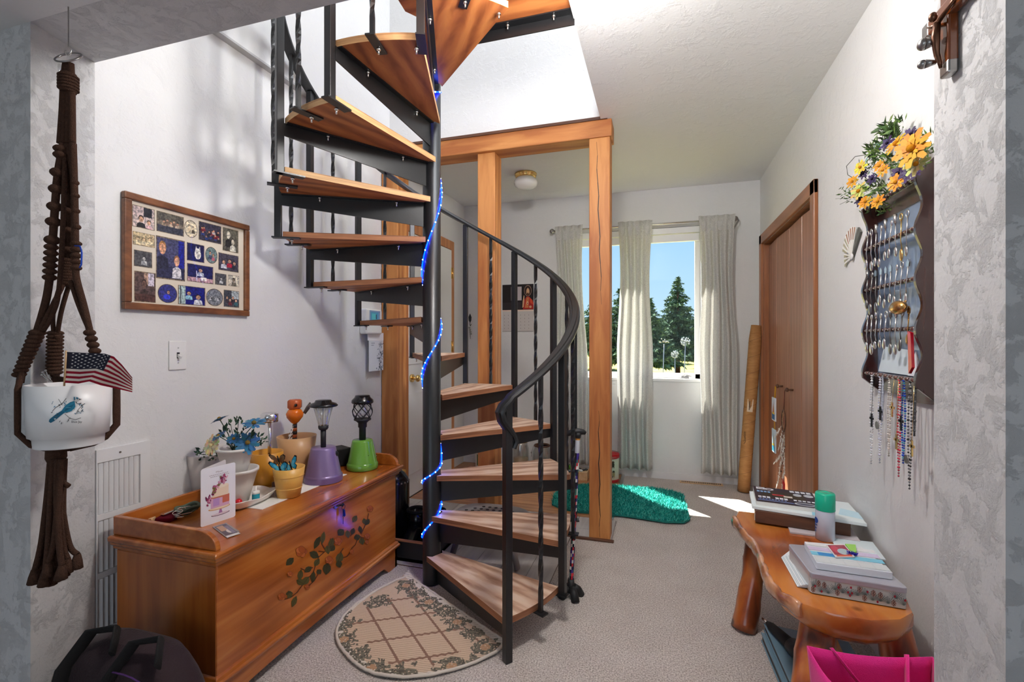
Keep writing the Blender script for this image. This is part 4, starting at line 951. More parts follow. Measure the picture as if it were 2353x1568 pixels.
def style(k):
    BLU = rgb(30, 40, 120); DK = rgb(44, 44, 54)
    if k == 'duo': return rgb(206, 186, 182), [(rect(.5, .55, .9, 1), DK), (rect(0, .55, .5, 1), rgb(198, 176, 176))]+person(.38, .42, .24, rgb(36, 34, 40))+person(.75, .3, .18, rgb(220, 180, 186))
    if k == 'crowd_tan': return rgb(120, 110, 98), [(rect(0, .6, 1, 1), rgb(96, 92, 84)), (rect(0, 0, 1, .35), rgb(64, 66, 80))]+[x for i in range(5) for x in person(.25+.13*i, .55+.08*(i % 2), .1, rnd.choice([rgb(160, 140, 120), rgb(120, 100, 90), rgb(190, 170, 150)]))]
    if k == 'sepia2': return rgb(222, 208, 182), person(.33, .68, .2, rgb(196, 178, 150), rgb(216, 196, 168), rgb(96, 82, 64))+person(.72, .6, .2, rgb(86, 76, 62), rgb(210, 190, 162), rgb(50, 42, 32))
    if k == 'crowd': return rgb(60, 58, 74), [x for i in range(14) for x in person(rnd.uniform(.1, .9), .25+.5*i/14, .09, rnd.choice([rgb(120, 40, 50), rgb(40, 60, 120), rgb(190, 180, 180), rgb(40, 40, 50)]), SK2)][::-1][::-1]
    if k == 'wedding': return rgb(96, 92, 82), person(.35, .7, .24, rgb(50, 48, 46), rgb(206, 198, 182), rgb(190, 184, 170))+person(.65, .45, .22, rgb(232, 226, 210), rgb(200, 190, 172), rgb(60, 54, 46))
    if k == 'sepia3': return rgb(196, 176, 140), [x for i in range(3) for x in person(.2+.3*i, .5+.1*(i == 2), .2, rgb(226, 210, 176), rgb(206, 180, 144), rgb(96, 76, 52))]
    if k == 'grey1': return rgb(84, 84, 88), person(.55, .55, .2, rgb(190, 190, 192), rgb(170, 168, 166), rgb(30, 30, 32))
    if k == 'boys': return rgb(74, 76, 110), [(rect(.78, .3, 1, 1), rgb(24, 34, 140)), (rect(0, 0, 1, .3), rgb(50, 52, 80))]+person(.2, .74, .24, rgb(44, 46, 66), rgb(216, 160, 128), rgb(170, 120, 70))+person(.72, .46, .2, rgb(214, 210, 216), rgb(220, 168, 140), rgb(160, 110, 70))
    if k == 'dog': return rgb(28, 30, 78), [(ell(.62, .42, .2, .3), rgb(222, 214, 206)), (ell(.62, .62, .16, .16), rgb(232, 226, 220)), ([(.48, .72), (.52, .92), (.58, .76)], rgb(226, 220, 214)), ([(.68, .76), (.74, .92), (.78, .72)], rgb(226, 220, 214)), (ell(.56, .64, .02, .02), DK), (ell(.68, .64, .02, .02), DK), (ell(.62, .57, .03, .025), DK)]
    if k == 'couple': return rgb(110, 130, 130), person(.36, .66, .22, rgb(70, 80, 110))+person(.7, .5, .2, rgb(170, 90, 100), SK, rgb(140, 100, 70))
    if k == 'group': return rgb(74, 70, 84), person(.25, .5, .18, rgb(206, 206, 214))+person(.55, .6, .18, rgb(170, 40, 60))+person(.8, .5, .16, rgb(60, 60, 70))
    if k == 'cake': return rgb(32, 34, 86), [(rect(0, 0, 1, .25), rgb(190, 150, 160)), (rect(.5, .1, .75, .3), rgb(236, 226, 220)), (rect(.33, .05, .36, .65), rgb(230, 230, 255))]+person(.5, .7, .16, rgb(200, 206, 220))
    if k == 'portrait': return rgb(214, 206, 190), person(.5, .58, .28, rgb(120, 112, 100), rgb(130, 116, 100), rgb(50, 44, 38))
    if k == 'brown': return rgb(92, 74, 72), [(rect(.65, .55, .95, 1), rgb(200, 190, 206)), (rect(.45, .6, .65, 1), rgb(184, 150, 130))]+person(.45, .6, .24, rgb(66, 52, 50), rgb(116, 88, 78), rgb(54, 42, 40))+[(rect(0, 0, 1, .25), rgb(84, 56, 52))]
    if k == 'blue1': return rgb(56, 60, 130), person(.55, .6, .2, rgb(50, 48, 60))+[(ell(.45, .25, .25, .18), rgb(50, 60, 200))]
    if k == 'blue2': return rgb(24, 30, 120), [(rect(0, 0, .25, 1), rgb(170, 190, 190)), (rect(.05, 0, .08, 1), DK)]+person(.38, .62, .16, rgb(150, 200, 220))+person(.74, .45, .2, rgb(216, 216, 226))
    if k == 'greycrowd': return rgb(128, 132, 140), [x for i in range(8) for x in person(.16+.1*i, .45+.1*(i % 2), .09, rnd.choice([rgb(70, 72, 78), rgb(190, 192, 196), rgb(110, 112, 118)]), rgb(180, 180, 182), rgb(40, 40, 44))]
    return rgb(70, 74, 84), [(rect(.5, .5, 1, 1), rgb(170, 180, 186))]+[x for i in range(4) for x in person(.2+.2*i, .55-.14*(i % 2), .15, rnd.choice([rgb(60, 50, 60), rgb(60, 110, 120), rgb(120, 50, 60)]))]
def clip_poly(pts):
    return [(min(1, max(0, x_)), min(1, max(0, y_))) for x_, y_ in pts]
for (u0, v0, u1, v1, ov, k) in photos:
    ya, za = FU(u0, v0); yb, zb = FU(u1, v1)
    if zb > za: za, zb = zb, za
    bg, shp = style(k); fn = plane_map((XL+.0102, ya, zb), (0, yb-ya, 0), (0, 0, za-zb), 1)
    if ov:
        g = printed(fn, [(ell(.5, .5, .54, .54, 28), rgb(96, 80, 62)), (ell(.5, .5, .5, .5, 28), bg)]+[([(.5+max(-.5, min(.5, (x_-.5)))*(.8), .5+max(-.46, min(.46, (y_-.5)))*.78) for x_, y_ in pts], c) for pts, c in shp], .0002, .00003)
    else:
        g = printed(fn, [(rect(-.03, -.03, 1.03, 1.03), rgb(128, 110, 88)), (rect(0, 0, 1, 1), bg)]+[(clip_poly(pts), c) for pts, c in shp], .0002, .00003)
    g.build('photo', 'photo_print', t)
g = MB(); g.add([(XL+.0135, y0+.024, z0+.024), (XL+.0135, y1-.024, z0+.024), (XL+.0135, y1-.024, z1-.024), (XL+.0135, y0+.024, z1-.024)], [(0, 1, 2, 3)]); g.build('glass_sheet', 'pane_glass', t)
# light switch
p = LW(407, 817); s = thing('light_switch', 'white toggle light switch below the collage frame', 'light switch', (XL, p.y, p.z))
g = MB(); g.bx(XL, XL+.006, p.y-.036, p.y+.036, p.z-.058, p.z+.058); g.build('switch_plate', 'white_plastic', s, bevel=.003)
g = MB(); g.bx(XL+.006, XL+.0065, p.y-.006, p.y+.006, p.z-.012, p.z+.012); g.build('toggle_slot', 'black_rubber', s)
g = MB(); g.obox((XL+.012, p.y, p.z-.004), (.009, 0, -.005), (0, .004, 0), (.002, 0, .005)); g.build('toggle', 'white_plastic', s)
for dz in (-.03, .03):
    g = MB(); g.cyl((XL+.005, p.y, p.z+dz), (XL+.0075, p.y, p.z+dz), .003, .003, 8); g.build('screw', 'grey_trim', s)
# return air grille
gy0, gy1, gz1 = 1.145, 1.325, .825
s = thing('air_grille', 'tall white return air grille low on the left wall behind the chest end', 'vent', (XL, 1.23, .18))
g = MB(); gz0 = .10
g.bx(XL, XL+.008, gy0, gy1, gz1-.045, gz1); g.bx(XL, XL+.008, gy1-.035, gy1, gz0, gz1-.045); g.bx(XL, XL+.008, gy0, gy0+.004, gz0, gz1-.045)
secs = [(gz1-.045-.2*(k+1)+.02, gz1-.045-.2*k) for k in range(3)]
for a, b in secs: g.bx(XL, XL+.008, gy0+.004, gy1-.035, a-.02, a)
g.bx(XL, XL+.001, gy0+.004, gy1-.035, gz0, gz1-.045)
g.build('grille_frame', 'white_paint', s, bevel=.002)
for a, b in secs:
    n_ = 8
    for k in range(n_):
        yy = gy0+.006+(gy1-.041-gy0-.006)*(k+.5)/n_; g = MB(); g.obox((XL+.005, yy, (a+b)/2), (.003, .005, 0), (.0006, -.0004, 0), (0, 0, (b-a)/2-.002)); g.build('louver', 'white_paint', s)
g = MB(); g.cyl((XL+.007, 1.22, gz1-.022), (XL+.0095, 1.22, gz1-.022), .004, .004, 8); g.build('screw', 'dark_silver', s)
# thermostat / alarm keypad on the left wall end
p = LW(838, 735); s = thing('alarm_keypad', 'white wall keypad with a blue screen above the calendar', 'keypad', (XL, 2.72, 1.32))
g = MB(); g.bx(XL, XL+.055, 2.655, 2.835, 1.245, 1.41); g.build('keypad_body', 'white_plastic', s, bevel=.01)
fn = plane_map((XL+.055, 2.68, 1.30), (0, .13, 0), (0, 0, .1), 1)
# front faces the room: blue display
printed(fn, [(rect(0.05, .1, 1, 1), rgb(120, 150, 190)), (rect(.15, .3, .85, .9), rgb(70, 150, 190)), (rect(.25, .4, .6, .8), rgb(80, 190, 200)), (rect(.6, .45, .68, .75), rgb(30, 50, 90))], .0004, .0001).build('screen', 'print_gloss', s)
# hanging calendar sheet
q0, q1 = atX(842, 762, XL+.03), atX(880, 852, XL+.03)
s = thing('wall_calendar', 'long white paper calendar hanging under the keypad', 'calendar', (XL, 2.8, .98))
cy0, cy1, cz0, cz1 = 2.715, 2.885, 1.0, 1.255
g = MB(); g.bx(XL+.03, XL+.0315, cy0, cy1, cz0, cz1-.05, rgb(226, 232, 240)); g.build('calendar_sheet', 'print', s)
g = MB(); g.bx(XL+.028, XL+.033, cy0-.012, cy1, cz1-.052, cz1+.0, rgb(240, 242, 246)); g.build('calendar_header', 'print', s)
g = MB(); g.bx(XL, XL+.03, 2.76, 2.77, cz1-.02, cz1-.01, rgb(200, 200, 200)); g.build('hanger', 'print', s)
fn = plane_map((XL+.0316, cy0, cz0), (0, cy1-cy0, 0), (0, 0, cz1-.052-cz0), 1)
mbp = printed(fn, [(rect(.16+.06*j, .90-.07*k, .2+.06*j, .93-.07*k), rgb(150, 158, 176)) for k in range(2) for j in range(4-k)], .0004, 0)
rnd = random.Random(3); sh = []
for k in range(60):
    v_ = rnd.uniform(.04, .92); u_ = rnd.uniform(.62, .98) if rnd.random() < .8 else rnd.uniform(.5, .95)
    sh.append((leaf2(u_, v_, rnd.uniform(.06, .16), rnd.uniform(.02, .05), rnd.uniform(0, 6.2)), rnd.choice([rgb(96, 116, 140), rgb(130, 140, 150), rgb(70, 82, 100), rgb(160, 176, 190)])))
sh = [(clip_poly(a), b) for a, b in sh]
printed(fn, sh, .0003, .00002, mbp); mbp.build('printed_branch', 'print', s)

# ================================================================== macrame plant hanger
HD = 1.36                                         # distance of the hanger from the viewer
def H(x, y, dd=0.0): return atD(x, y, HD+dd)
BRN = rgb(76, 52, 40)
defm('macrame', BRN, .85, bump=1.0, bscale=420, noise_amt=.35, nscale=160, spec=.2)
root = H(120, 1340)
mc = thing('macrame_hanger', 'brown knotted macrame plant hanger hanging in the doorway', 'plant hanger', tuple(H(118, 1345)))
hook = H(157, 108)
ceilp = Vector((hook.x, hook.y, ZH))
g = MB(); g.tube([Vector((hook.x, hook.y, ZH)), Vector((hook.x, hook.y, hook.z-.0))]+[Vector((hook.x, hook.y, hook.z-.012))+Vector((.012*math.sin(t_), 0, .012*math.cos(t_)-.0)) for t_ in [math.pi*q/8 for q in range(1, 14)]], .0018, 6)
one(g, 'ceiling_hook', 'silver', 'small metal hook screwed into the doorway header', 'hook')
rc = H(157, 132); rx = .033
g = MB(); rdir_ = Vector((CS, SN, 0)); g.tube([rc+rdir_*rx*math.cos(t_)*1.0+Vector((0, 0, 1))*rx*.72*math.sin(t_)+Vector((-SN, CS, 0))*.02*math.sin(t_) for t_ in [2*math.pi*q/32 for q in range(32)]], .0028, 8, closed=True); g.build('hanging_ring', 'dark_silver', mc)
def cord(pts, r=.0065, name='cord', n=8):
    # smooth path
    P = [Vector(p) for p in pts]; out = []
    for i in range(len(P)-1):
        for k in range(6):
            t_ = k/6; p0, p1, p2, p3 = P[max(i-1, 0)], P[i], P[i+1], P[min(i+2, len(P)-1)]
            out.append(.5*((2*p1)+(-p0+p2)*t_+(2*p0-5*p1+4*p2-p3)*t_*t_+(-p0+3*p1-3*p2+p3)*t_**3))
    out.append(P[-1]); g = MB(); g.tube(out, r, n); return g.build(name, 'macrame', mc)
def knot(x, y, r, dd=0.0, sq=.62): 
    g = MB(); c = H(x, y, dd); g.ball(c, (r, r, r*sq), 12, 8); g.build('knot', 'macrame', mc)
for k, dx in enumerate((-10, -4, 3, 9)):
    cord([H(157+dx*.6, 146), H(156+dx, 200), H(155+dx*1.2, 260), H(153+dx*1.5, 330)], .0085)
g = MB(); g.lathe([(.018, -.028), (.021, -.02), (.021, .02), (.018, .026)], H(157, 190), 18); g.build('wrapped_knot', 'macrame', mc)
for k in range(5): 
    g = MB(); g.tube([H(157, 177+7*k)+Vector((.0215*math.cos(t_), .0215*math.sin(t_), 0)) for t_ in [2*math.pi*q/16 for q in range(16)]], .0035, 6, closed=True); g.build('wrap_turn', 'macrame', mc)
# left arm
cord([H(146, 330), H(133, 400), H(127, 470), H(121, 555), H(118, 600), H(108, 680), H(86, 760), H(66, 820), H(52, 850), H(46, 880)], .0095)
cord([H(150, 330), H(146, 480), H(136, 660), H(122, 720), H(100, 760)], .006)
# middle arm (broad sinnet)
for dx in (-9, -3, 3, 9): cord([H(157+dx*.9, 330), H(157+dx, 470, .03), H(157+dx*1.1, 600, .04), H(155+dx*1.1, 650, .05)], .0078)
cord([H(150, 645, .03), H(112, 720), H(88, 770)], .0065); cord([H(140, 650, .05), H(122, 720, .06), H(125, 790, .1), H(122, 870, .14)], .006); cord([H(160, 650, .05), H(140, 720, .06), H(130, 790, .1), H(125, 870, .14)], .006)
for dx in (-6, 6): cord([H(127+dx, 770, .08), H(125+dx, 830, .11), H(122+dx, 880, .14)], .0085)
# right arm
cord([H(168, 330), H(172, 470), H(174, 600), H(176, 640), H(192, 700), H(205, 755), H(214, 800), H(222, 830)], .0085)
cord([H(162, 645), H(180, 700), H(205, 760)], .0058)
for y_ in (343, 357): knot(141, y_, .019); knot(157, y_, .017, .02)
for (x_, y_) in [(133, 397), (130, 435), (126, 475), (123, 510), (120, 552)]: knot(x_, y_, .0185, 0, .75)
for k in range(6): knot(118-.8*k, 568+14*k, .0165, 0, .6)
for k in range(11): knot(86-4.2*k, 765+9.6*k, .0195-.0003*k, 0, .55)
for k in range(5): knot(157, 395+45*k, .0165, .03, .6)
for k in range(9): knot(156-.1*k, 600+6.5*k, .021, .04, .45)
for k in range(12): knot(127-.2*k, 766+8.2*k, .021, .09, .42)
for (x_, y_) in [(172, 420), (173, 450), (174, 485), (176, 522)]: knot(x_, y_, .0105, 0, .8)
for k in range(5): knot(175, 560+14*k, .0135, 0, .6)
for k in range(5): knot(206+4*k, 765+14*k, .0145, 0, .7)
# straps round the pot
pc = H(142, 950, .0)
PR, PH = .098, .160
ptop = H(142, 882).z; pbot = H(142, 1022).z
pc = Vector((H(160, 950).x, H(160, 950).y, 0)); PR = .094
rdir_ = Vector((CS, SN, 0))
los = Vector((pc.x, pc.y, 0)).normalized(); rdir_ = Vector((los.y, -los.x, 0)); lft = pc-rdir_*(PR+.009); rgt = pc+rdir_*(PR+.009)
def strap(pts): 
    g = MB(); g.tube(pts, .013, 8, flat=(1, .55)); g.build('strap', 'macrame', mc)
strap([H(50, 858), Vector((lft.x, lft.y, ptop-.01)), Vector((lft.x, lft.y, ptop-.09)), Vector((lft.x, lft.y, pbot+.045)), lft.lerp(pc, .25)+Vector((0, 0, pbot+.008)), lft.lerp(pc, .5)+Vector((0, 0, pbot-.004)), pc+Vector((0, 0, pbot-.012))])
strap([H(224, 838), Vector((rgt.x, rgt.y, ptop-.01)), Vector((rgt.x, rgt.y, ptop-.09)), Vector((rgt.x, rgt.y, pbot+.045)), rgt.lerp(pc, .25)+Vector((0, 0, pbot+.01)), rgt.lerp(pc, .5)+Vector((0, 0, pbot-.004)), pc+Vector((0, 0, pbot-.012))])
bk = pc+Vector((-SN, CS, 0))*(PR+.007)
strap([H(123, 872, .13), Vector((bk.x, bk.y, ptop-.02)), Vector((bk.x, bk.y, pbot+.03)), bk.lerp(pc, .4)+Vector((0, 0, pbot-.004)), pc+Vector((0, 0, pbot-.012))])
# tassel
g = MB(); kb = Vector((pc.x, pc.y, pbot-.03)); kb = H(129, 1040); g.lathe([(.018, -.03), (.024, -.015), (.023, .01), (.017, .026)], kb, 16); g.build('tassel_knot', 'macrame', mc)
rnd = random.Random(9)
ends = [(80, 1335), (92, 1325), (104, 1340), (118, 1338), (130, 1330), (142, 1325), (155, 1310), (178, 1300), (112, 1318), (126, 1315), (148, 1318)]
for k, (ex, ey) in enumerate(ends):
    sx = 112+3.2*k; dd = .02*math.sin(k*2.1); mid = H(sx*.85+ex*.15, 1150, dd)
    cord([H(sx+4, 1055, dd), mid, H(sx*.45+ex*.55, 1250, dd), H(ex, ey-25, dd)], .0075, 'tassel_cord', 7)
    g = MB(); e0 = H(ex, ey-26, dd); e1 = H(ex-2, ey+6, dd); g.tube([e0, e0.lerp(e1, .5), e1], [.008, .013, .016], 9); g.build('frayed_end', 'macrame', mc)
cord([H(140, 1105), H(150, 1113), H(158, 1118)], .007, 'side_tuft')
# blue carabiner clip on the right strand
g = MB(); g.tube([H(x_, y_, -.03) for x_, y_ in [(172, 565), (184, 566), (188, 580), (187, 608), (183, 616)]], .0022, 6); defm('blue_metal', rgb(40, 80, 190), .3, .5)
one(g, 'carabiner', 'blue_metal', 'thin blue clip hooked on the macrame cords', 'clip')
# white pot with blue jay print
s = thing('hanging_pot', 'white plastic pot printed with a blue jay hanging in macrame', 'flower pot', (pc.x, pc.y, pbot))
hgt = ptop-pbot
g = MB(); b = Vector((pc.x, pc.y, pbot)); g.lathe([(.02, 0), (PR*.80, 0), (PR*.81, .002), (PR*.83, hgt*.17), (PR*.93, hgt*.175), (PR, hgt), (PR-.004, hgt), (PR*.9, hgt*.85), (.002, hgt*.85)], b, 48); g.build('pot_body', 'vinyl_white', s)
g = MB(); g.lathe([(.002, hgt*.88), (PR*.93, hgt*.88)], b, 24, rgb(112, 98, 84), cap1=False); g.build('soil', 'ceramic', s)
def pot_map(px, py, l):
    d = ray(px, py); o = Vector((0, 0, CAMH)); 
    zz = lambda tt: (o+d*tt)
    R_ = PR*(.93+.07*.5)
    A_ = d.x*d.x+d.y*d.y; B_ = 2*(d.x*(o.x-pc.x)+d.y*(o.y-pc.y)); C_ = (o.x-pc.x)**2+(o.y-pc.y)**2-R_*R_
    for _ in range(3):
        tt = (-B_-math.sqrt(max(0, B_*B_-4*A_*C_)))/(2*A_); p = o+d*tt; q_ = (p.z-pbot-hgt*.175)/(hgt*.825); R_ = PR*(.93+.07*q_)+.0005+l; C_ = (o.x-pc.x)**2+(o.y-pc.y)**2-R_*R_
    return p
def JP(u, v): return (20+u*300/1680., 780+v*280/1568.)
TL_, TL2, DKB = rgb(36, 120, 150), rgb(24, 96, 126), rgb(30, 40, 48)
sh = []
rnd = random.Random(4)
for k in range(44):
    a = rnd.choice([(rnd.uniform(560, 760), rnd.uniform(750, 960)), (rnd.uniform(860, 980), rnd.uniform(800, 980)), (rnd.uniform(600, 780), rnd.uniform(960, 1070))])
    sh.append((leaf2(*JP(*a), rnd.uniform(3, 6), rnd.uniform(1.2, 2.4), rnd.uniform(0, 6)), rnd.choice([rgb(90, 96, 100), rgb(120, 140, 150), rgb(80, 130, 160), rgb(60, 60, 60)])))
for pth in [[(560, 930), (600, 880), (690, 830), (740, 760)], [(720, 960), (790, 1020), (860, 1035), (930, 1012)], [(780, 1015), (760, 1060), (750, 1062)], [(690, 850), (640, 770)], [(870, 960), (900, 900), (960, 840)]]:
    for a, b_ in zip(pth, pth[1:]): sh.append((line2(JP(*a), JP(*b_), 1.0), rgb(54, 50, 48)))
P_ = lambda pts: [JP(*q) for q in pts]
sh += [(P_([(515, 1060), (525, 1030), (600, 970), (680, 920), (740, 930), (660, 990), (590, 1050), (540, 1078)]), TL2), (P_([(680, 920), (730, 850), (790, 810), (850, 790), (872, 850), (840, 910), (780, 935), (720, 945)]), TL_), (P_([(720, 900), (790, 855), (850, 830), (800, 890), (730, 925)]), TL2),
       (P_([(850, 800), (895, 830), (880, 870), (850, 910), (800, 935), (860, 870)]), rgb(214, 216, 216)), (P_([(835, 750), (870, 742), (905, 755), (915, 775), (890, 800), (850, 800), (838, 790)]), rgb(206, 210, 212)), (P_([(835, 742), (880, 744), (905, 762), (870, 768), (840, 790)]), TL_), (P_([(905, 765), (945, 772), (905, 780)]), rgb(40, 40, 44)), (ell(*JP(885, 770), 1.1, 1.0, 8), rgb(10, 10, 10)), (P_([(850, 800), (890, 830), (895, 838), (870, 825)]), rgb(30, 34, 40)), (P_([(580, 1020), (610, 1018), (596, 1045)]), rgb(190, 200, 204)),
       (line2(JP(740, 880), JP(800, 880), .8), rgb(120, 180, 200)), (line2(JP(700, 930), JP(760, 900), .8), rgb(20, 60, 84))]
mbp = MB()
for i, (pts, c) in enumerate(sh):
    b_ = len(mbp.v); mbp.v += [pot_map(u, v, .00002*i) for u, v in pts]; mbp.face(range(b_, b_+len(pts)), c)
text_on(mbp, lambda u, v, l: pot_map(*JP(u, v), .002), 'Blue Jay', 805, 1075, 138, -28, rgb(60, 60, 60))
mbp.build('blue_jay_print', 'print', s)
# dry twig in the pot
g = MB(); b = H(120, 878, .02)
for (x_, y_) in [(98, 856), (105, 852), (101, 866), (96, 862), (112, 862), (108, 874)]: g.tube([b, H((x_+116)/2, (y_+880)/2, .01), H(x_, y_, 0)], .0013, 4)
for (x_, y_) in [(98, 856), (105, 852), (96, 862)]: g.ball(H(x_, y_, 0), .003, 6, 4)
one(g, 'dry_twig', 'grey_trim', 'tiny dry twig sticking out of the hanging pot', 'twig')
# small american flag
fs = thing('small_flag', 'small american flag on a stick in the hanging pot', 'flag', tuple(H(150, 885, -.02)))
top = [(153, 809), (190, 811), (241, 813), (262, 820), (280, 838), (304, 868)]
bot = [(147, 883), (180, 882), (210, 878), (232, 887), (262, 896), (304, 902)]
bot = [(147, 880), (180, 882), (205, 877), (232, 886), (265, 893), (304, 902)]
def fl_map(u, v, l=0):
    def it(a, t_):
        k = min(int(t_*5), 4); f_ = t_*5-k; return (a[k][0]*(1-f_)+a[k+1][0]*f_, a[k][1]*(1-f_)+a[k+1][1]*f_)
    a, b_ = it(top, u), it(bot, u); x_ = a[0]*(1-v)+b_[0]*v; y_ = a[1]*(1-v)+b_[1]*v
    return H(x_, y_, -.075+.10*u*.5+.012*math.sin(u*7+v*2)-l)
g = MB(); RD, WH_, NV = rgb(150, 30, 48), rgb(226, 212, 200), rgb(46, 46, 58)
def fcol(u, v): return NV if (u < .52 and v < 7/13.) else (RD, WH_)[int(v*13) % 2]
g.grid(lambda u, v: fl_map(u, v), 30, 26, sm=True, colfn=fcol); g.build('flag_cloth', 'cloth', fs)
g = MB()
for r in range(9):
    n_ = 6 if r % 2 == 0 else 5
    for k in range(n_):
        cu, cv = .085+(k+(0 if r % 2 == 0 else .5))*.078, (r+.7)/9*.5
        pts = []
        for q_ in range(10):
            a = math.pi*q_/5; rr = (.017 if q_ % 2 == 0 else .008); pts.append(fl_map(cu+rr*math.sin(a), cv-rr*1.25*math.cos(a), .0012))
        b_ = len(g.v); g.v += pts; g.face(range(b_, b_+10), rgb(232, 228, 224))
o = g.build('flag_stars', 'print', fs); o['kind'] = 'stuff'
g = MB(); g.cyl(H(152, 806, -.075), H(147, 895, -.06), .0022, .0022, 6); g.build('flag_stick', 'pale_wood', fs)
# clear glass ornament behind the hanger on the jamb
g = MB(); c = H(138, 175, .06); g.tube([H(136, 148, .07), H(141, 165, .07), H(138, 185, .07), H(142, 208, .07)], [.004, .008, .006, .008], 8); one(g, 'glass_charm', 'clear_plastic', 'clear glass charm hanging beside the top of the macrame', 'ornament')
# maroon bag at the near end of the chest
b = Vector((-1.47, 1.0, 0)); s = thing('duffel_bag', 'dark maroon bag with black straps at the near end of the chest', 'bag', tuple(b))
g = MB(); rings = []
for k in range(13):
    q_ = k/12; z_ = .34*q_; e_ = (1-q_**5*.55); sx = .245*e_; sy = .115*(1-.45*q_**2)
    if k == 12: sx *= .6; sy *= .5
    rings.append([b+Vector((sx*math.copysign(abs(math.cos(t_))**.55, math.cos(t_)), sy*math.copysign(abs(math.sin(t_))**.7, math.sin(t_)), z_)) for t_ in [2*math.pi*j/28 for j in range(28)]])
defm('maroon_cloth', rgb(34, 8, 18), .8, bump=.4, bscale=200, sheen=.1); defm('black_cloth', rgb(16, 15, 16), .85, bump=.3, bscale=400)
g.rings(rings); g.build('bag_body', 'maroon_cloth', s)
for x_ in (-.12, .05):
    g = MB(); g.tube([b+Vector((x_, -.118, .02)), b+Vector((x_, -.116, .2)), b+Vector((x_+.01, -.10, .29)), b+Vector((x_+.04, -.05, .37)), b+Vector((x_+.10, -.02, .375)), b+Vector((x_+.14, -.06, .33))], .022, 8, flat=(.25, 1)); g.build('bag_strap', 'black_cloth', s)
g = MB(); g.obox(b+Vector((0, -.112, .19)), (.2, 0, 0), (0, .006, 0), (0, 0, .025)); g.build('cross_band', 'black_cloth', s, bevel=.004)
defm('zip_purple', rgb(96, 60, 120), .3, .4)
g = MB(); g.tube([b+Vector((.06+.2*q_, -.095+.02*q_, .315-.12*q_**3)) for q_ in [j/8 for j in range(9)]], .0025, 5); g.build('zipper', 'zip_purple', s)
g = MB(); g.tube([b+Vector((-.23, -.05, .2)), b+Vector((-.215, -.05, .235)), b+Vector((-.222, -.056, .236)), b+Vector((-.237, -.056, .2))], .0022, 5, closed=True); g.build('buckle', 'silver', s)
# ================================================================== window dressing
zr = 2.205; yr = YF-.085
rd = thing('curtain_rod', 'thin metal curtain rod with ball ends above the window', 'curtain rod', (-.17, yr, zr))
g = MB(); g.cyl((-.93, yr, zr), (.575, yr, zr), .008, .008, 10); g.build('rod', 'silver', rd)
for x in (-.945, .59):
    g = MB(); g.ball((x, yr, zr), .022, 14, 10); g.lathe([(.012, -.012), (.014, 0), (.012, .012)], (x, yr, zr), 10); g.build('finial', 'dark_silver', rd)
for x in (-.90, .545):
    g = MB(); g.tube([(x, YF, zr+.01), (x, yr, zr+.004), (x, yr-.008, zr-.012)], .005, 6); g.bx(x-.012, x+.012, YF-.004, YF, zr-.03, zr+.03); g.build('bracket', 'dark_silver', rd)
g = MB(); g.tube([(.60, yr-.01, zr+.01), (.615, yr-.01, zr-.02), (.585, yr-.02, zr-.07), (.57, yr-.02, zr-.1)], .006, 6); g.build('holdback', 'dark_silver', rd)
def curtain(x0t, x1t, x0b, x1b, z0, label, folds, seed):
    rnd_ = random.Random(seed); ph = rnd_.uniform(0, 6)
    t = thing('curtain', label, 'curtain', ((x0b+x1b)/2, yr, z0), 'grey woven window curtains')
    def fn(u, v):
        # v=0 bottom .. 1 top ; pinch near the top
        pin = max(0, min(1, (v-.93)/.04)); top = zr+.03
        xl = x0b+(x0t-x0b)*v**1.3; xr_ = x1b+(x1t-x1b)*v**1.3
        nar = .0 if v < .55 else (v-.55)/.45
        mid = (xl+xr_)/2; wid = (xr_-xl)*(1-.10*math.sin(math.pi*min(1, max(0, (v-.5)/.45))))
        if v > .95: wid *= 1+.9*(v-.95)
        x = mid+wid*(u-.5)+.006*math.sin(9*v+u*4)
        amp = .034*(.5+.5*(1-v))*(1 if v < .95 else .6)
        y = yr-.03-.012*max(0, (v-.8)/.2)+amp*math.sin(2*math.pi*folds*u+ph+.5*math.sin(2.2*v))+.004*math.sin(5*folds*u+3*v)
        return (x, y, z0+(top-z0)*v)
    g = MB(); g.grid(fn, folds*12, 40); g.build('curtain_cloth', 'curtain', t, solid=.003)
    g = MB()
    for k in range(int(folds)):
        u = (k+.5)/folds; p = Vector(fn(u, .955)); g.add([p+Vector((-.014, -.012, -.03)), p+Vector((.014, -.012, -.03)), p+Vector((.018, -.02, .045)), p+Vector((-.018, -.02, .045)), p+Vector((0, -.03, .0))], [(0, 1, 4), (1, 2, 4), (2, 3, 4), (3, 0, 4)], None, True)
    g.build('pinch_pleat', 'curtain', t)
curtain(-.905, -.665, -.89, -.60, .10, 'grey woven curtain at the left end of the window rod', 4, 2)
curtain(-.345, -.07, -.36, -.06, .095, 'grey woven curtain in the middle between the two window panes', 4, 3)
curtain(.31, .575, .325, .60, .105, 'grey woven curtain at the right end beside the cardboard tube', 4, 5)
# ------------------------------------------------------------------ floor register
p = atz(1610, 1107, 0); s = thing('floor_register', 'beige slotted floor register in the carpet under the window', 'vent', (.32, 4.30, 0))
g = MB(); g.bx(.16, .50, 4.285, 4.345, 0, .006); g.build('register_plate', 'pale_wood', s, bevel=.002)
for k in range(22):
    x = .18+.30*k/21; g = MB(); g.bx(x-.0035, x+.0035, 4.300, 4.330, .006, .0068); g.build('slot', 'black_rubber', s)
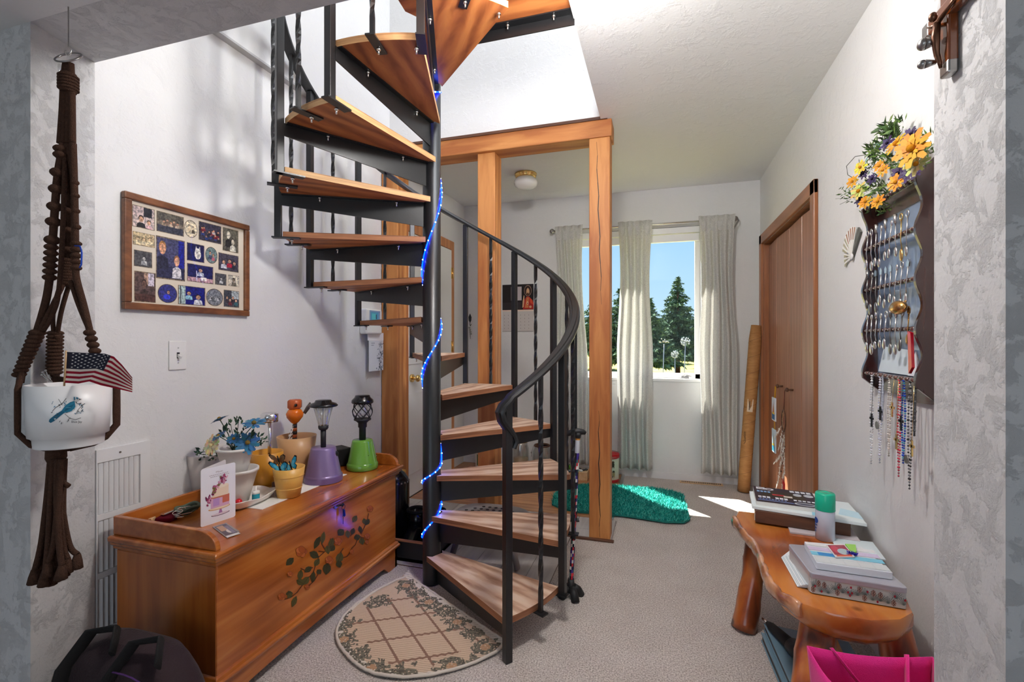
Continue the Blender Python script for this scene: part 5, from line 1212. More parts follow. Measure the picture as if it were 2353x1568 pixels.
# ------------------------------------------------------------------ cardboard tube leaning in the corner
a = Vector((.655, 4.13, .055)); a = Vector((.635, 4.18, 0)); b = Vector((.735, 4.23, 1.32))
s = thing('mailing_tube', 'long brown cardboard tube leaning in the corner by the closet', 'cardboard tube', (a.x, a.y, 0))
d_ = (b-a).normalized(); u_ = d_.orthogonal().normalized(); v_ = d_.cross(u_); g = MB(); rings = []
R_ = .046
for k in range(13):
    q_ = k/12; c = a.lerp(b, q_); rr = R_*(1 if k < 12 else .97); rings.append([c+(u_*math.cos(t_)+v_*math.sin(t_)*(1 if k < 12 else .72))*rr for t_ in [2*math.pi*j/22 for j in range(22)]])
rings.append([b+(u_*math.cos(t_)+v_*math.sin(t_)*.6)*(R_-.007)-d_*.002 for t_ in [2*math.pi*j/22 for j in range(22)]]); rings.append([b+(u_*math.cos(t_)+v_*math.sin(t_)*.9)*(R_-.008)-d_*.12 for t_ in [2*math.pi*j/22 for j in range(22)]])
zmin = min(v.z for v in rings[0]); a_off = Vector((0, 0, -zmin+.001))
rings = [[v+a_off for v in r] for r in rings]
g.rings(rings); g.build('tube_body', 'cardboard', s)
for k in range(9):
    g = MB(); pth = []
    for j in range(25):
        t_ = 2*math.pi*j/24; c = a.lerp(b, .06+.1*k+.09*j/24)+a_off; pth.append(c+(u_*math.cos(t_)+v_*math.sin(t_))*(R_+.0003))
    g.tube(pth, .0009, 4); g.build('spiral_seam', 'dark_brown', s)
cm = Vector((0, 0, CAMH)); lp = a.lerp(b, .48)+a_off; nn = (cm-lp); nn -= d_*nn.dot(d_); nn.normalize(); sd = d_.cross(nn)
fn = lambda x, y, l: lp+d_*(y*.1)+(nn*math.cos((x-.5)*.9)+sd*math.sin((x-.5)*.9))*(R_+.001+l)
g = printed(fn, [([(x_, y_) for x_, y_ in [(0, 0), (.25, 0), (.5, 0), (.75, 0), (1, 0), (1, 1), (.75, 1), (.5, 1), (.25, 1), (0, 1)]], rgb(226, 206, 180))]); printed(fn, [(rect(.32, .15+.1*k, .5, .22+.1*k), rgb(70, 60, 54)) for k in range(7)], .001, 0, g); g.build('paper_label', 'print', s)
fn2 = lambda x, y, l: a.lerp(b, .30)+a_off+d_*(y*.09)+(nn*math.cos((x-.7)*.9)+sd*math.sin((x-.7)*.9))*(R_+.001)
g = MB(); g.tube([fn2(.1, 0, 0), fn2(.3, .6, 0), fn2(.15, .9, 0), fn2(.05, .5, 0), fn2(.35, .3, 0), fn2(.4, .0, 0), fn2(.1, -.2, 0)], .0014, 4); g.build('pen_scrawl', 'black_rubber', s)
# ------------------------------------------------------------------ far wall hangings
p0, p1 = atY(1166, 658, YF-.004), atY(1226, 760, YF-.004)
s = thing('picture_calendar', 'wall calendar with a picture of a haloed figure in red on the back wall', 'calendar', (p0.x+.12, YF, 1.28))
x0 = p0.x-.05; x1 = p1.x
fn = plane_map((x0, YF-.004, 1.29), (x1-x0, 0, 0), (0, 0, .45), 1)
g = MB(); g.bx(x0, x1, YF-.004, YF-.001, 1.29, 1.74, rgb(206, 200, 196)); g.build('calendar_board', 'print', s)
RED = rgb(176, 36, 30); SKN = rgb(214, 170, 130)
sh = [(rect(0, .46, 1, 1), rgb(34, 28, 28)), (rect(0, .48, .6, .62), rgb(52, 44, 46)), (rect(.28, .66, .62, .95), rgb(190, 180, 182)), (rect(.30, .45, 1, .47), rgb(90, 70, 60)), (rect(0, .43, 1, .46), rgb(236, 214, 196)),
      (ell(.82, .86, .115, .115, 24), rgb(190, 150, 130)), (ell(.82, .86, .105, .105, 24), rgb(50, 36, 30)), (ell(.82, .85, .075, .1, 16), rgb(60, 34, 22)), (ell(.82, .84, .05, .075, 16), SKN), (ell(.82, .79, .032, .03, 10), rgb(90, 54, 34)), ([(.66, .47), (.7, .66), (.78, .74), (.86, .74), (.96, .66), (1, .60), (1, .47)], RED), ([(.72, .5), (.78, .72), (.86, .72), (.84, .5)], rgb(206, 120, 70)), ([(.86, .72), (.97, .66), (1, .56), (.9, .6)], rgb(214, 70, 40)), (ell(.81, .6, .03, .035, 12), rgb(236, 190, 150)), (ell(.81, .595, .014, .017, 10), rgb(130, 20, 20)), ([(.64, .5), (.66, .66), (.69, .76), (.71, .76), (.71, .64), (.69, .52)], SKN), (ell(.9, .52, .04, .025), SKN)]
for r in range(5):
    for c in range(7): sh.append((rect(.06+.13*c, .06+.07*r, .075+.13*c, .075+.07*r), rgb(120, 110, 110)))
sh.append((rect(0, .0, 1, .008), rgb(140, 134, 130)))
printed(fn, sh, .0004, .00003).build('printed_picture', 'print', s)
kp = atY(1061, 735, YF-.01); s = thing('key_hook', 'black leaf shaped key hook with keys on the wall beside the white door', 'key hook', (XL+.02, YF-.01, 1.3))
kx = XL+.035; g = MB(); fn = plane_map((kx, YF-.006, 1.33), (.06, 0, 0), (0, 0, .14), 1)
g.prism([fn(x_, y_, 0) for x_, y_ in [(.5, 1.0), (.75, .75), (.7, .5), (.5, .35), (.3, .5), (.25, .75)]], (0, .005, 0)); g.tube([fn(.5, .4, .002), fn(.5, .2, .004), fn(.7, .12, .02), fn(.9, .25, .026)], .003, 6); g.build('hook_plate', 'black_rubber', s)
for k in range(4):
    g = MB(); c = Vector((kx+.035+.006*k, YF-.028-.003*k, 1.33-.02*k)); g.cyl(c, c-Vector((0, .002, 0)), .011, .011, 10); g.obox(c-Vector((.002*k, 0, .028)), (.0035, 0, 0), (0, .001, 0), (0, 0, .022)); g.build('key', 'dark_silver', s)
# ------------------------------------------------------------------ things on the entry floor along the back wall
def jar(x, y, Y, r, h, label, name, cat, prof, col, mat='gloss_v', z=.009): pass
p = Vector((-1.57, 4.22, .009)); s = thing('cookie_jar', 'blue and white striped jar with wooden lid beside the middle post', 'jar', tuple(p+Vector((0, 0, .235))))
# white plastic tub below with red label
tb = thing('white_tub', 'white plastic tub with a red lettered label under the striped jar', 'tub', tuple(p))
g = MB(); g.lathe([(.05, 0), (.085, 0), (.09, .01), (.09, .19), (.084, .205), (.086, .21), (.086, .232), (.01, .234)], p, 32, rgb(224, 222, 214)); g.build('tub_body', 'plastic_v', tb)
def wrap(pc_, R_, a0, z0): 
    return lambda x, y, l: Vector((pc_.x+(R_+.0006+l)*math.cos(a0+x/R_), pc_.y+(R_+.0006+l)*math.sin(a0+x/R_), z0+y))
fc = math.atan2(-p.y, -p.x); W_ = wrap(p, .09, fc, p.z)
def wrect(x0, y0, x1, y1, n=8): return [(x0+(x1-x0)*k/n, y0) for k in range(n+1)]+[(x1+(x0-x1)*k/n, y1) for k in range(n+1)]
g = printed(W_, [(wrect(-.055, .05, -.005, .18), rgb(178, 36, 40)), (wrect(-.05, .055, -.01, .175), rgb(226, 214, 206)), (wrect(.005, .06, .05, .17), rgb(180, 176, 168)), (wrect(-.085, .04, -.06, .14), rgb(40, 96, 50))])
printed(W_, [(ell(-.028, .155, .013, .017, 14), rgb(150, 24, 34)), (ell(-.028, .155, .007, .010, 14), rgb(226, 200, 196))]+[(wrect(-.048, .062+.02*k, -.013, .073+.02*k), rgb(170, 34, 42)) for k in range(4)]+[(wrect(.01, .075+.014*k, .046, .08+.014*k), rgb(110, 106, 100)) for k in range(6)], .0012, .00002, g)
g.build('tub_label', 'print', tb)
jp = p+Vector((0, 0, .235)); g = MB(); n_ = 32; rings = []; 
prof = [(.05, 0), (.085, .01), (.092, .05), (.09, .09), (.078, .115)]
for k in range(n_):
    pass
for i in range(len(prof)-1):
    for k in range(n_):
        a0, a1 = 2*math.pi*k/n_, 2*math.pi*(k+1)/n_; (r0, z0), (r1, z1) = prof[i], prof[i+1]
        cc = rgb(222, 228, 232) if (k % 4 == 0 or i == 3) else (rgb(30, 60, 130), rgb(40, 120, 170))[(k//8) % 2]
        g.add([jp+Vector((r0*math.cos(a0), r0*math.sin(a0), z0)), jp+Vector((r0*math.cos(a1), r0*math.sin(a1), z0)), jp+Vector((r1*math.cos(a1), r1*math.sin(a1), z1)), jp+Vector((r1*math.cos(a0), r1*math.sin(a0), z1))], [(0, 1, 2, 3)], cc, True)
g.build('jar_body', 'gloss_v', s)
g = MB(); g.lathe([(.06, .112), (.084, .112), (.087, .12), (.086, .135), (.08, .142), (.002, .144)], jp, 32); g.build('wooden_lid', 'cork', s)
# glass jars on the floor
for k, (x_, r_, h_, lb) in enumerate([(-1.22, .075, .27, 'tall clear jar with a wire bail behind the bottom post'), (-1.02, .085, .245, 'wide clear glass jar with a metal rim against the back wall')]):
    q = Vector((x_, 4.22, .009)); s = thing('glass_jar', lb, 'jar', tuple(q))
    g = MB(); g.lathe([(.02, 0), (r_*.95, 0), (r_, .01), (r_, h_*.78), (r_*.85, h_*.9), (r_*.82, h_), (r_*.78, h_), (r_*.8, h_*.9), (r_*.95, h_*.78), (r_*.94, .015), (.01, .012)], q, 28); g.build('jar_glass', 'clear_plastic', s)
    g = MB(); g.lathe([(r_*.84, h_-.006), (r_*.88, h_), (r_*.84, h_+.008), (r_*.76, h_+.008), (r_*.76, h_-.006)], q, 28); g.build('metal_rim', 'dark_brown' if k else 'copper', s)
    g = MB(); g.lathe([(.01, .014), (r_*.9, .016), (r_*.92, h_*.45), (.01, h_*.47)], q, 24, rgb(190, 170, 140)); g.build('contents', 'ceramic', s)
    g = MB(); g.tube([q+Vector((-r_*.86, -.01, h_)), q+Vector((-r_*1.02, -.03, h_*.8)), q+Vector((-r_*1.05, -.04, h_*.6))], .0022, 5); g.ball(q+Vector((-r_*1.04, -.04, h_*.75)), .008, 8, 6); g.build('bail_clasp', 'dark_silver', s)
# planter tray with small plant
q = Vector((-.70, 4.13, .009)); s = thing('planter_tray', 'shallow wooden tray with a small green plant behind the cracked post', 'planter', tuple(q))
g = MB(); g.bx(q.x-.13, q.x+.11, q.y-.06, q.y+.06, q.z, q.z+.075); g.build('tray', 'pale_wood', s, bevel=.004)
g = MB(); rnd = random.Random(8)
for k in range(60):
    c = q+Vector((rnd.uniform(-.1, -.02), rnd.uniform(-.05, .04), .075)); dv = Vector((rnd.uniform(-.6, .6), rnd.uniform(-.6, .6), 1)).normalized(); sv = dv.orthogonal().normalized(); l_ = rnd.uniform(.025, .06)
    g.add([c, c+dv*l_*.5+sv*.006, c+dv*l_, c+dv*l_*.5-sv*.006], [(0, 1, 2, 3)], rnd.choice([rgb(80, 150, 50), rgb(54, 110, 40), rgb(120, 180, 80)]))
o = g.build('plant_leaves', 'print', s); o['kind'] = 'stuff'
g = MB(); 
for k in range(7): g.ball(q+Vector((rnd.uniform(-.02, .1), rnd.uniform(-.05, .03), .082)), (.017, .014, .011), 8, 6, rnd.choice([rgb(230, 228, 224), rgb(40, 40, 44), rgb(60, 60, 66)]))
o = g.build('pebbles', 'gloss_v', s); o['kind'] = 'stuff'
# red lidded canister with dog print
q = Vector((-.415, 4.16, .009)); s = thing('treat_canister', 'cream canister with red lid and dog pictures beside the cracked post', 'canister', tuple(q))
g = MB(); g.lathe([(.05, 0), (.072, 0), (.076, .012), (.08, .02), (.083, .20), (.08, .205)], q, 32, rgb(222, 214, 198)); g.build('canister_body', 'ceramic', s)
g = MB(); g.lathe([(.0835, .0), (.0845, .016), (.0805, .022)], q, 32, rgb(176, 24, 34), cap0=False, cap1=False); g.build('base_band', 'gloss_v', s)
g = MB(); g.lathe([(.084, .198), (.088, .202), (.088, .228), (.08, .24), (.03, .245), (.002, .246)], q, 32, rgb(196, 20, 34)); g.build('lid', 'gloss_v', s)
g = MB(); g.ball(q+Vector((0, 0, .262)), (.014, .014, .016), 12, 8); g.lathe([(.01, .243), (.006, .25)], q, 10); g.build('lid_knob', 'chrome', s)
fc = math.atan2(-q.y, -q.x+.1); W_ = wrap(q, .0825, fc, q.z)
DG = rgb(60, 40, 34)
sh = []
for (dx, dy, c1, c2) in [(.03, .15, DG, rgb(90, 60, 46)), (.035, .07, rgb(180, 150, 110), rgb(44, 40, 40)), (-.03, .1, rgb(120, 90, 60), DG), (.0, .05, rgb(210, 200, 186), rgb(60, 50, 46)), (-.05, .16, rgb(50, 40, 40), rgb(190, 170, 150))]:
    sh += [(ell(dx, dy, .013, .02, 12), c1), (ell(dx, dy+.022, .011, .010, 12), c2), ([(dx-.011, dy+.026), (dx-.015, dy+.012), (dx-.006, dy+.026)], c1), ([(dx+.011, dy+.026), (dx+.015, dy+.012), (dx+.006, dy+.026)], c1), (rect(dx-.011, dy-.028, dx-.005, dy-.01), c2), (rect(dx+.005, dy-.028, dx+.011, dy-.01), c1)]
printed(W_, sh).build('dog_print', 'print', s)
q = Vector((-.43, 4.31, .50)); g = MB(); g.lathe([(.02, 0), (.03, .01), (.032, .05), (.026, .085), (.01, .095)], q, 16, rgb(226, 228, 232)); g.cyl(q+Vector((0, 0, .04)), (q.x, YF, q.z+.04), .012, .012, 8, rgb(220, 220, 222)); g.ball(q+Vector((.012, -.028, .06)), (.006, .004, .012), c=rgb(60, 60, 66))
one(g, 'wall_socket_device', 'plastic_v', 'small white plug in device on the wall beside the middle curtain', 'device', loc=q)
# ------------------------------------------------------------------ white plastic step stool under the stairs
q = Vector((-.90, 2.52, .008)); s = thing('step_stool', 'grey plastic step stool with slotted top under the stairs', 'stool', tuple(q))
defm('stool_grey', rgb(158, 152, 150), .4); defm('stool_purple', rgb(92, 82, 104), .4)
g = MB(); rings = []
for r_, z_ in [(.2, .205), (.212, .212), (.212, .226), (.2, .232), (.02, .232)]:
    rings.append([q+Vector((r_*math.copysign(abs(math.cos(t_))**.7, math.cos(t_)), r_*.72*math.copysign(abs(math.sin(t_))**.7, math.sin(t_)), z_)) for t_ in [2*math.pi*j/32 for j in range(32)]])
g.rings(rings); g.build('stool_top', 'stool_grey', s)
for k in range(9):
    for j in range(5):
        if abs(k-4)+abs(j-2)*1.5 > 5: continue
        g = MB(); c = q+Vector((-.15+.0375*k, -.08+.04*j, .2325)); g.cyl(c, c+Vector((0, 0, .0012)), .010, .010, 8); g.build('grip_hole', 'black_rubber', s)
for sx in (-1, 1):
    for sy in (-1, 1):
        c0 = q+Vector((sx*.13, sy*.09, .207)); c1 = q+Vector((sx*.19, sy*.125, 0)); g = MB(); g.tube([c0, c0.lerp(c1, .5), c1], [.045, .032, .03], 8, flat=(.45, 1)); g.build('leg', 'stool_purple' if (sx < 0) else 'stool_grey', s)
g = MB()
for sx in (-1, 1): g.tube([q+Vector((sx*.13, -.095, .2)), q+Vector((sx*.075, -.105, .19)), q+Vector((0, -.108, .186))], [.018, .014, .014], 8)
g.build('apron', 'stool_grey', s)
# ------------------------------------------------------------------ black boots and bin behind the chest
q = Vector((-1.47, 2.62, .008)); s = thing('ribbed_bin', 'black ribbed bottle shaped bin standing behind the chest', 'bin', tuple(q))
q = Vector((-1.51, 2.535, .027)); s.location = q; s['_w'] = list(q)
g = MB(); g.lathe([(.04, 0), (.075, 0), (.078, .01), (.078, .33), (.07, .355), (.05, .385), (.035, .395), (.03, .41), (.002, .412)], q, 28); g.build('bin_body', 'black_gloss', s)
g = MB()
for k in range(20): 
    a = 2*math.pi*k/20; g.ball(q+Vector((.076*math.cos(a), .076*math.sin(a), .335)), .006, 6, 4)
o = g.build('rim_studs', 'dark_silver', s); o['kind'] = 'stuff'
def boot(px, py, rz, label, hgt=.17):
    t = thing('boot', label, 'boot', (px, py, .03), 'black winter boots'); t.rotation_euler = (0, 0, rz); t['_w'] = [0, 0, 0]
    g = MB(); rings = []
    secs = [(-.11, .040, .08), (-.06, .045, .085), (0, .046, .085), (.05, .044, .06), (.10, .047, .045), (.145, .044, .04), (.175, .028, .032)]
    for x_, w_, h_ in secs: rings.append([(x_, w_*math.cos(t_), .012+max(0, .5+.5*math.sin(t_))*h_+(-.0)) for t_ in [2*math.pi*j/16 for j in range(16)]])
    g.rings(rings); g.build('boot_foot', 'black_gloss', t, sub=1)
    g = MB(); g.lathe([(.046, .05), (.048, .1), (.052, hgt), (.046, hgt), (.042, .09)], (-.055, 0, 0), 18); g.build('boot_shaft', 'black_gloss', t)
    g = MB(); g.tube([(-.055+.052*math.cos(t_), .052*math.sin(t_), hgt) for t_ in [2*math.pi*j/18 for j in range(18)]], .009, 6, closed=True); g.build('boot_cuff', 'black_cloth', t)
    g = MB(); g.prism([(-.115, -.045, 0), (.06, -.046, 0), (.16, -.045, 0), (.182, -.02, 0), (.182, .02, 0), (.16, .045, 0), (.06, .046, 0), (-.115, .045, 0)], (0, 0, .016)); g.build('boot_sole', 'black_rubber', t)
    return t
boot(-1.37, 2.49, math.radians(-82), 'black boot in the tray in front of the black bin')
boot(-1.255, 2.505, math.radians(-86), 'black boot in the tray right beside the stair pole')
g = MB(); x0, x1, y0, y1 = -1.60, -1.17, 2.30, 2.62
g.bx(x0, x1, y0, y1, .009, .026); g.bx(x0, x1, y0, y0+.008, .009, .115); g.bx(x0, x1, y1-.008, y1, .009, .115); g.bx(x0, x0+.008, y0, y1, .009, .115); g.bx(x1-.008, x1, y0, y1, .009, .115)
s = thing('boot_tray', 'low black box with a wooden rim holding the boots behind the chest', 'tray', ((x0+x1)/2, (y0+y1)/2, .009)); g.build('tray_body', 'black_rubber', s)
g = MB(); g.bx(x0-.004, x1+.004, y0-.004, y0+.012, .115, .123); g.build('wood_rim', 'ply_edge_dark', s)
g = MB(); g.bx(-1.72, -1.585, 2.66, 2.78, .02, .34, rgb(120, 100, 156)); g.bx(-1.72, -1.585, 2.655, 2.785, .34, .36, rgb(222, 176, 84)); one(g, 'purple_box', 'print', 'purple carton with yellow top edge behind the black bin', 'box', bevel=.003)

# ------------------------------------------------------------------ walking cane hooked beside the stair post
top = atD(1313, 1010, 2.30); ft = atz(1312, 1372, 0.0); dct = depth(ft)
bt = ft+Vector((0, 0, .055)); top = atD(1328, 1004, dct)
s = thing('walking_cane', 'flower patterned walking cane with black handle and four toed foot', 'cane', tuple(ft))
g = MB(); n_ = 46; FLW = [rgb(190, 30, 50), rgb(30, 28, 70), rgb(20, 24, 34), rgb(60, 110, 100), rgb(230, 226, 220), rgb(24, 22, 40), rgb(200, 50, 60), rgb(70, 50, 140)]
rnd = random.Random(14)
for k in range(n_):
    a, b = bt.lerp(top, k/n_), bt.lerp(top, (k+1)/n_); m_ = 8
    for j in range(m_):
        a0, a1 = 2*math.pi*j/m_, 2*math.pi*(j+1)/m_; R_ = .0105 if k < n_-4 else .011
        cc = rnd.choice(FLW) if k < n_-5 else (rgb(190, 196, 204) if k < n_-1 else rgb(200, 140, 60))
        g.add([a+Vector((R_*math.cos(a0), R_*math.sin(a0), 0)), a+Vector((R_*math.cos(a1), R_*math.sin(a1), 0)), b+Vector((R_*math.cos(a1), R_*math.sin(a1), 0)), b+Vector((R_*math.cos(a0), R_*math.sin(a0), 0))], [(0, 1, 2, 3)], cc)
g.build('shaft', 'print', s)
g = MB(); hx = Vector((CS, SN, 0)); g.tube([top+hx*-.055+Vector((0, 0, .012)), top+hx*-.03+Vector((0, 0, .02)), top+Vector((0, 0, .024)), top+hx*.025+Vector((0, 0, .022)), top+hx*.036+Vector((0, 0, .016))], [.012, .014, .016, .013, .008], 10); g.tube([top-Vector((0, 0, .006)), top+Vector((0, 0, .02))], [.013, .017], 12); g.build('handle', 'black_rubber', s)
c = bt.lerp(top, .33); g = MB(); g.tube([bt.lerp(top, .315), bt.lerp(top, .345)], .013, 12); g.build('adjust_collar', 'black_rubber', s)
g = MB(); g.tube([bt+Vector((0, 0, .03)), bt, bt-Vector((0, 0, .02))], [.015, .018, .026], 14)
for k in range(4):
    a = .6+k*math.pi/2; dv = Vector((math.cos(a), math.sin(a), 0)); g.tube([ft+dv*.012+Vector((0, 0, .045)), ft+dv*.035+Vector((0, 0, .03)), ft+dv*.05+Vector((0, 0, .0))], [.018, .018, .02], 10)
g.build('rubber_foot', 'black_rubber', s)

# ------------------------------------------------------------------ teal shag rug
outl = [(1268, 1165), (1272, 1145), (1290, 1124), (1340, 1120), (1420, 1122), (1500, 1128), (1548, 1136), (1570, 1143), (1574, 1160), (1580, 1180), (1586, 1200), (1572, 1207), (1530, 1206), (1480, 1198), (1430, 1191), (1380, 1187), (1330, 1183), (1290, 1175)]
P = [atz(*p) for p in outl]
s = thing('shag_rug', 'teal shaggy bath rug on the entry floor by the cracked post', 'rug', tuple(sum(P, Vector())/len(P)))
g = MB(); g.prism([p+Vector((0, 0, .010)) for p in P], (0, 0, .012)); defm('teal_base', rgb(24, 120, 112), .9); g.build('rug_backing', 'teal_base', s)
def inside(x, y):
    c = False; j = len(P)-1
    for i in range(len(P)):
        if (P[i].y > y) != (P[j].y > y) and x < (P[j].x-P[i].x)*(y-P[i].y)/(P[j].y-P[i].y)+P[i].x: c = not c
        j = i
    return c
xs = [p.x for p in P]; ys = [p.y for p in P]; g = MB(); rnd = random.Random(2); n_ = 0
TC = [rgb(44, 168, 156), rgb(30, 148, 138), rgb(70, 190, 176), rgb(24, 128, 120), rgb(96, 204, 190)]
while n_ < 9000:
    x, y = rnd.uniform(min(xs), max(xs)), rnd.uniform(min(ys), max(ys))
    if not inside(x, y): continue
    n_ += 1; b = Vector((x, y, .02)); l_ = rnd.uniform(.018, .032); dv = Vector((rnd.uniform(-1, 1), rnd.uniform(-1, 1), rnd.uniform(.6, 1.2))).normalized(); sv = dv.orthogonal().normalized(); tv = dv.cross(sv); w_ = .0032
    k0 = len(g.v); g.v += [b+sv*w_, b-sv*w_*.5+tv*w_, b-sv*w_*.5-tv*w_, b+dv*l_]; c = rnd.choice(TC)
    for f in ((0, 1, 3), (1, 2, 3), (2, 0, 3)): g.face([k0+i for i in f], c)
o = g.build('shag_tufts', 'cloth', s); o['kind'] = 'stuff'
# ------------------------------------------------------------------ half round door mat at the stair foot
A = atz(938, 1329); B = atz(1172, 1489); ex = (B-A); Lm = ex.length; ex.normalize(); ey = Vector((ex.y, -ex.x, 0))
if ey.dot(Vector((-1, -1, 0))) < 0: ey = -ey
DM = .49
s = thing('door_mat', 'half round beige ribbed mat with brown lattice and flowers at the stair foot', 'mat', tuple((A+B)/2))
def mat_pt(u, v):
    # u along straight edge 0..1, v 0..1 outward, superellipse edge
    w_ = 1-abs(2*u-1)**2.6; d_ = DM*max(0, w_)**.5
    p = A+ex*Lm*u+ey*d_*v
    d0 = (p-A).length; curl = max(0, 1-d0/.09)
    return p+Vector((0, 0, .012+.03*curl**2+.0018*math.sin(((p-A).dot(ex*.6+ey*.8))*560)))
TAN, WHT, LAT, GRN, OR_ = rgb(202, 178, 154), rgb(216, 206, 192), rgb(146, 114, 98), rgb(124, 118, 104), rgb(188, 150, 118)
flo = [(.10, .06, .05), (.22, .05, .045), (.35, .06, .05), (.50, .05, .05), (.62, .06, .05), (.76, .06, .045), (.88, .08, .05), (.14, .22, .05), (.10, .38, .04), (.22, .42, .055), (.35, .46, .05), (.5, .48, .06), (.64, .46, .05), (.78, .40, .055), (.88, .24, .05), (.92, .16, .03)]
def mcol(u, v):
    p = mat_pt(u, v); x = (p-A).dot(ex); y = (p-A).dot(ey); base = TAN
    edge = min(y, DM*max(0, 1-abs(2*u-1)**2.6)**.5*(1-v))
    if edge < .028 or y < .018: base = WHT
    rib = math.sin((x*.6+y*.8)*560)
    b = tuple(q_*(1.06+.10*rib) for q_ in base)
    if .07 < y < .40 and .12 < x < Lm-.1:
        if abs(((x*.9+y*.5) % .15)-.075) < .006 or abs(((x*-.2+y) % .105)-.05) < .005: b = LAT
    for i, (fx, fy, fr) in enumerate(flo):
        d_ = math.hypot(x-fx*Lm/ .95, y-fy); nz = noise.noise(Vector((x*38, y*38, i)))
        if d_ < fr*(1.0+.9*nz) and noise.noise(Vector((x*140, y*140, 7))) > -.28:
            b = OR_ if (d_ < fr*.4 and i % 2 == 0) else (GRN if noise.noise(Vector((x*90, y*90, 3))) > -.1 else rgb(98, 94, 84))
    if rib < -.6: b = tuple(q_*.78 for q_ in b)
    return b
g = MB(); g.grid(lambda u, v: mat_pt(.004+.992*u, v), 400, 230, colfn=lambda u, v: mcol(.004+.992*u, v), flip=False); g.build('woven_face', 'cloth', s)
g = MB(); edge = [mat_pt(.004+.992*k/60, 1.0) for k in range(61)]; loop = edge+[mat_pt(.996-.992*k/30, 0) for k in range(1, 30)]
g.tube(loop, .006, 6, WHT, closed=True); g.build('bound_edge', 'cloth', s)
# ================================================================== right wall
XW = XR
# dream catcher on the closet knob
kx, ky, kz = XR-.02, 3.47, .885
s = thing('dream_catcher', 'dream catcher ring with white feathers hanging from the closet knob', 'dream catcher', (kx, ky, kz))
g = MB(); g.tube([(kx+.0, ky, kz), (kx-.006, ky-.008, kz-.13)], .0016, 5); g.tube([(kx, ky+.004, kz), (kx-.006, ky+.012, kz-.13)], .0016, 5); g.build('hanging_cord', 'dark_brown', s)
rc = Vector((kx-.008, ky, kz-.20)); g = MB(); g.tube([rc+Vector((.0, .05*math.cos(t_), .07*math.sin(t_))) for t_ in [2*math.pi*j/28 for j in range(28)]], .004, 7, closed=True); g.build('hoop', 'dark_brown', s)
g = MB(); pts = [rc+Vector((0, .05*math.cos(t_), .07*math.sin(t_))) for t_ in [2*math.pi*j/8 for j in range(8)]]
for i in range(8): g.tube([pts[i], rc.lerp(pts[(i+1) % 8], .45), pts[(i+2) % 8]], .0007, 4)
g.build('web', 'pale_wood', s)
rnd = random.Random(6)
def feather(a, b, w, cols, parent, name='feather'):
    g = MB(); d = b-a; sv = Vector((0, 1, .1)); sv = (sv-d.normalized()*sv.dot(d.normalized())).normalized(); n_ = 14
    for k in range(n_):
        q_ = k/n_; c = a.lerp(b, q_); ww = w*math.sin(math.pi*min(1, q_*.9+.12))
        for sg in (-1, 1):
            g.add([c, c+sv*sg*ww+d*.09+Vector((rnd.uniform(-.004, .004), 0, 0)), c+d*.11], [(0, 1, 2)], rnd.choice(cols))
    g.tube([a, b], .0009, 4, rgb(230, 224, 214)); g.build(name, 'print', parent)
WF = [rgb(238, 234, 228), rgb(226, 218, 208), rgb(246, 244, 240), rgb(214, 200, 186)]
for (y_, z_, y2, z2, w_) in [(.02, -.26, .10, -.42, .02), (-.03, -.27, -.05, -.42, .022), (.05, -.24, .22, -.36, .016), (.0, -.36, .02, -.5, .022), (.03, -.42, .24, -.54, .016), (-.03, -.40, -.06, -.56, .024), (.06, -.46, .1, -.62, .022), (-.02, -.5, .0, -.66, .022), (.09, -.58, .18, -.7, .014), (.0, -.3, .06, -.46, .02)]:
    a = Vector((kx-.01, ky+y_, kz+z_)); b = Vector((kx-.018, ky+y2, kz+z2)); feather(a, b, w_, WF, s)
for k in range(4):
    g = MB(); g.tube([rc+Vector((0, -.04+.025*k, -.05)), rc+Vector((-.004, -.04+.03*k, -.2-.06*k))], .0014, 4); g.ball(rc+Vector((-.004, -.04+.03*k, -.16-.06*k)), .006, 8, 6); g.build('feather_cord', 'dark_brown', s)
g = MB(); c = Vector((kx-.012, ky-.02, kz-.62)); g.obox(c, (.004, 0, 0), (0, .02, .012), (0, 0, .035), rgb(190, 26, 34)); g.obox(c+Vector((-.002, -.02, -.10)), (.003, 0, 0), (0, .022, 0), (0, 0, .075), rgb(196, 40, 44)); g.obox(c+Vector((-.006, -.02, -.115)), (.001, 0, 0), (0, .015, 0), (0, 0, .045), rgb(220, 214, 214)); g.obox(c+Vector((-.0075, -.02, -.10)), (.0006, 0, 0), (0, .011, 0), (0, 0, .02), rgb(120, 110, 124)); g.cyl(c+Vector((0, 0, .03)), Vector((kx-.004, ky, kz-.01)), .001, .001, 4, rgb(150, 30, 30))
one(g, 'red_tag', 'print', 'red ribbon and tag hanging below the dream catcher', 'tag')
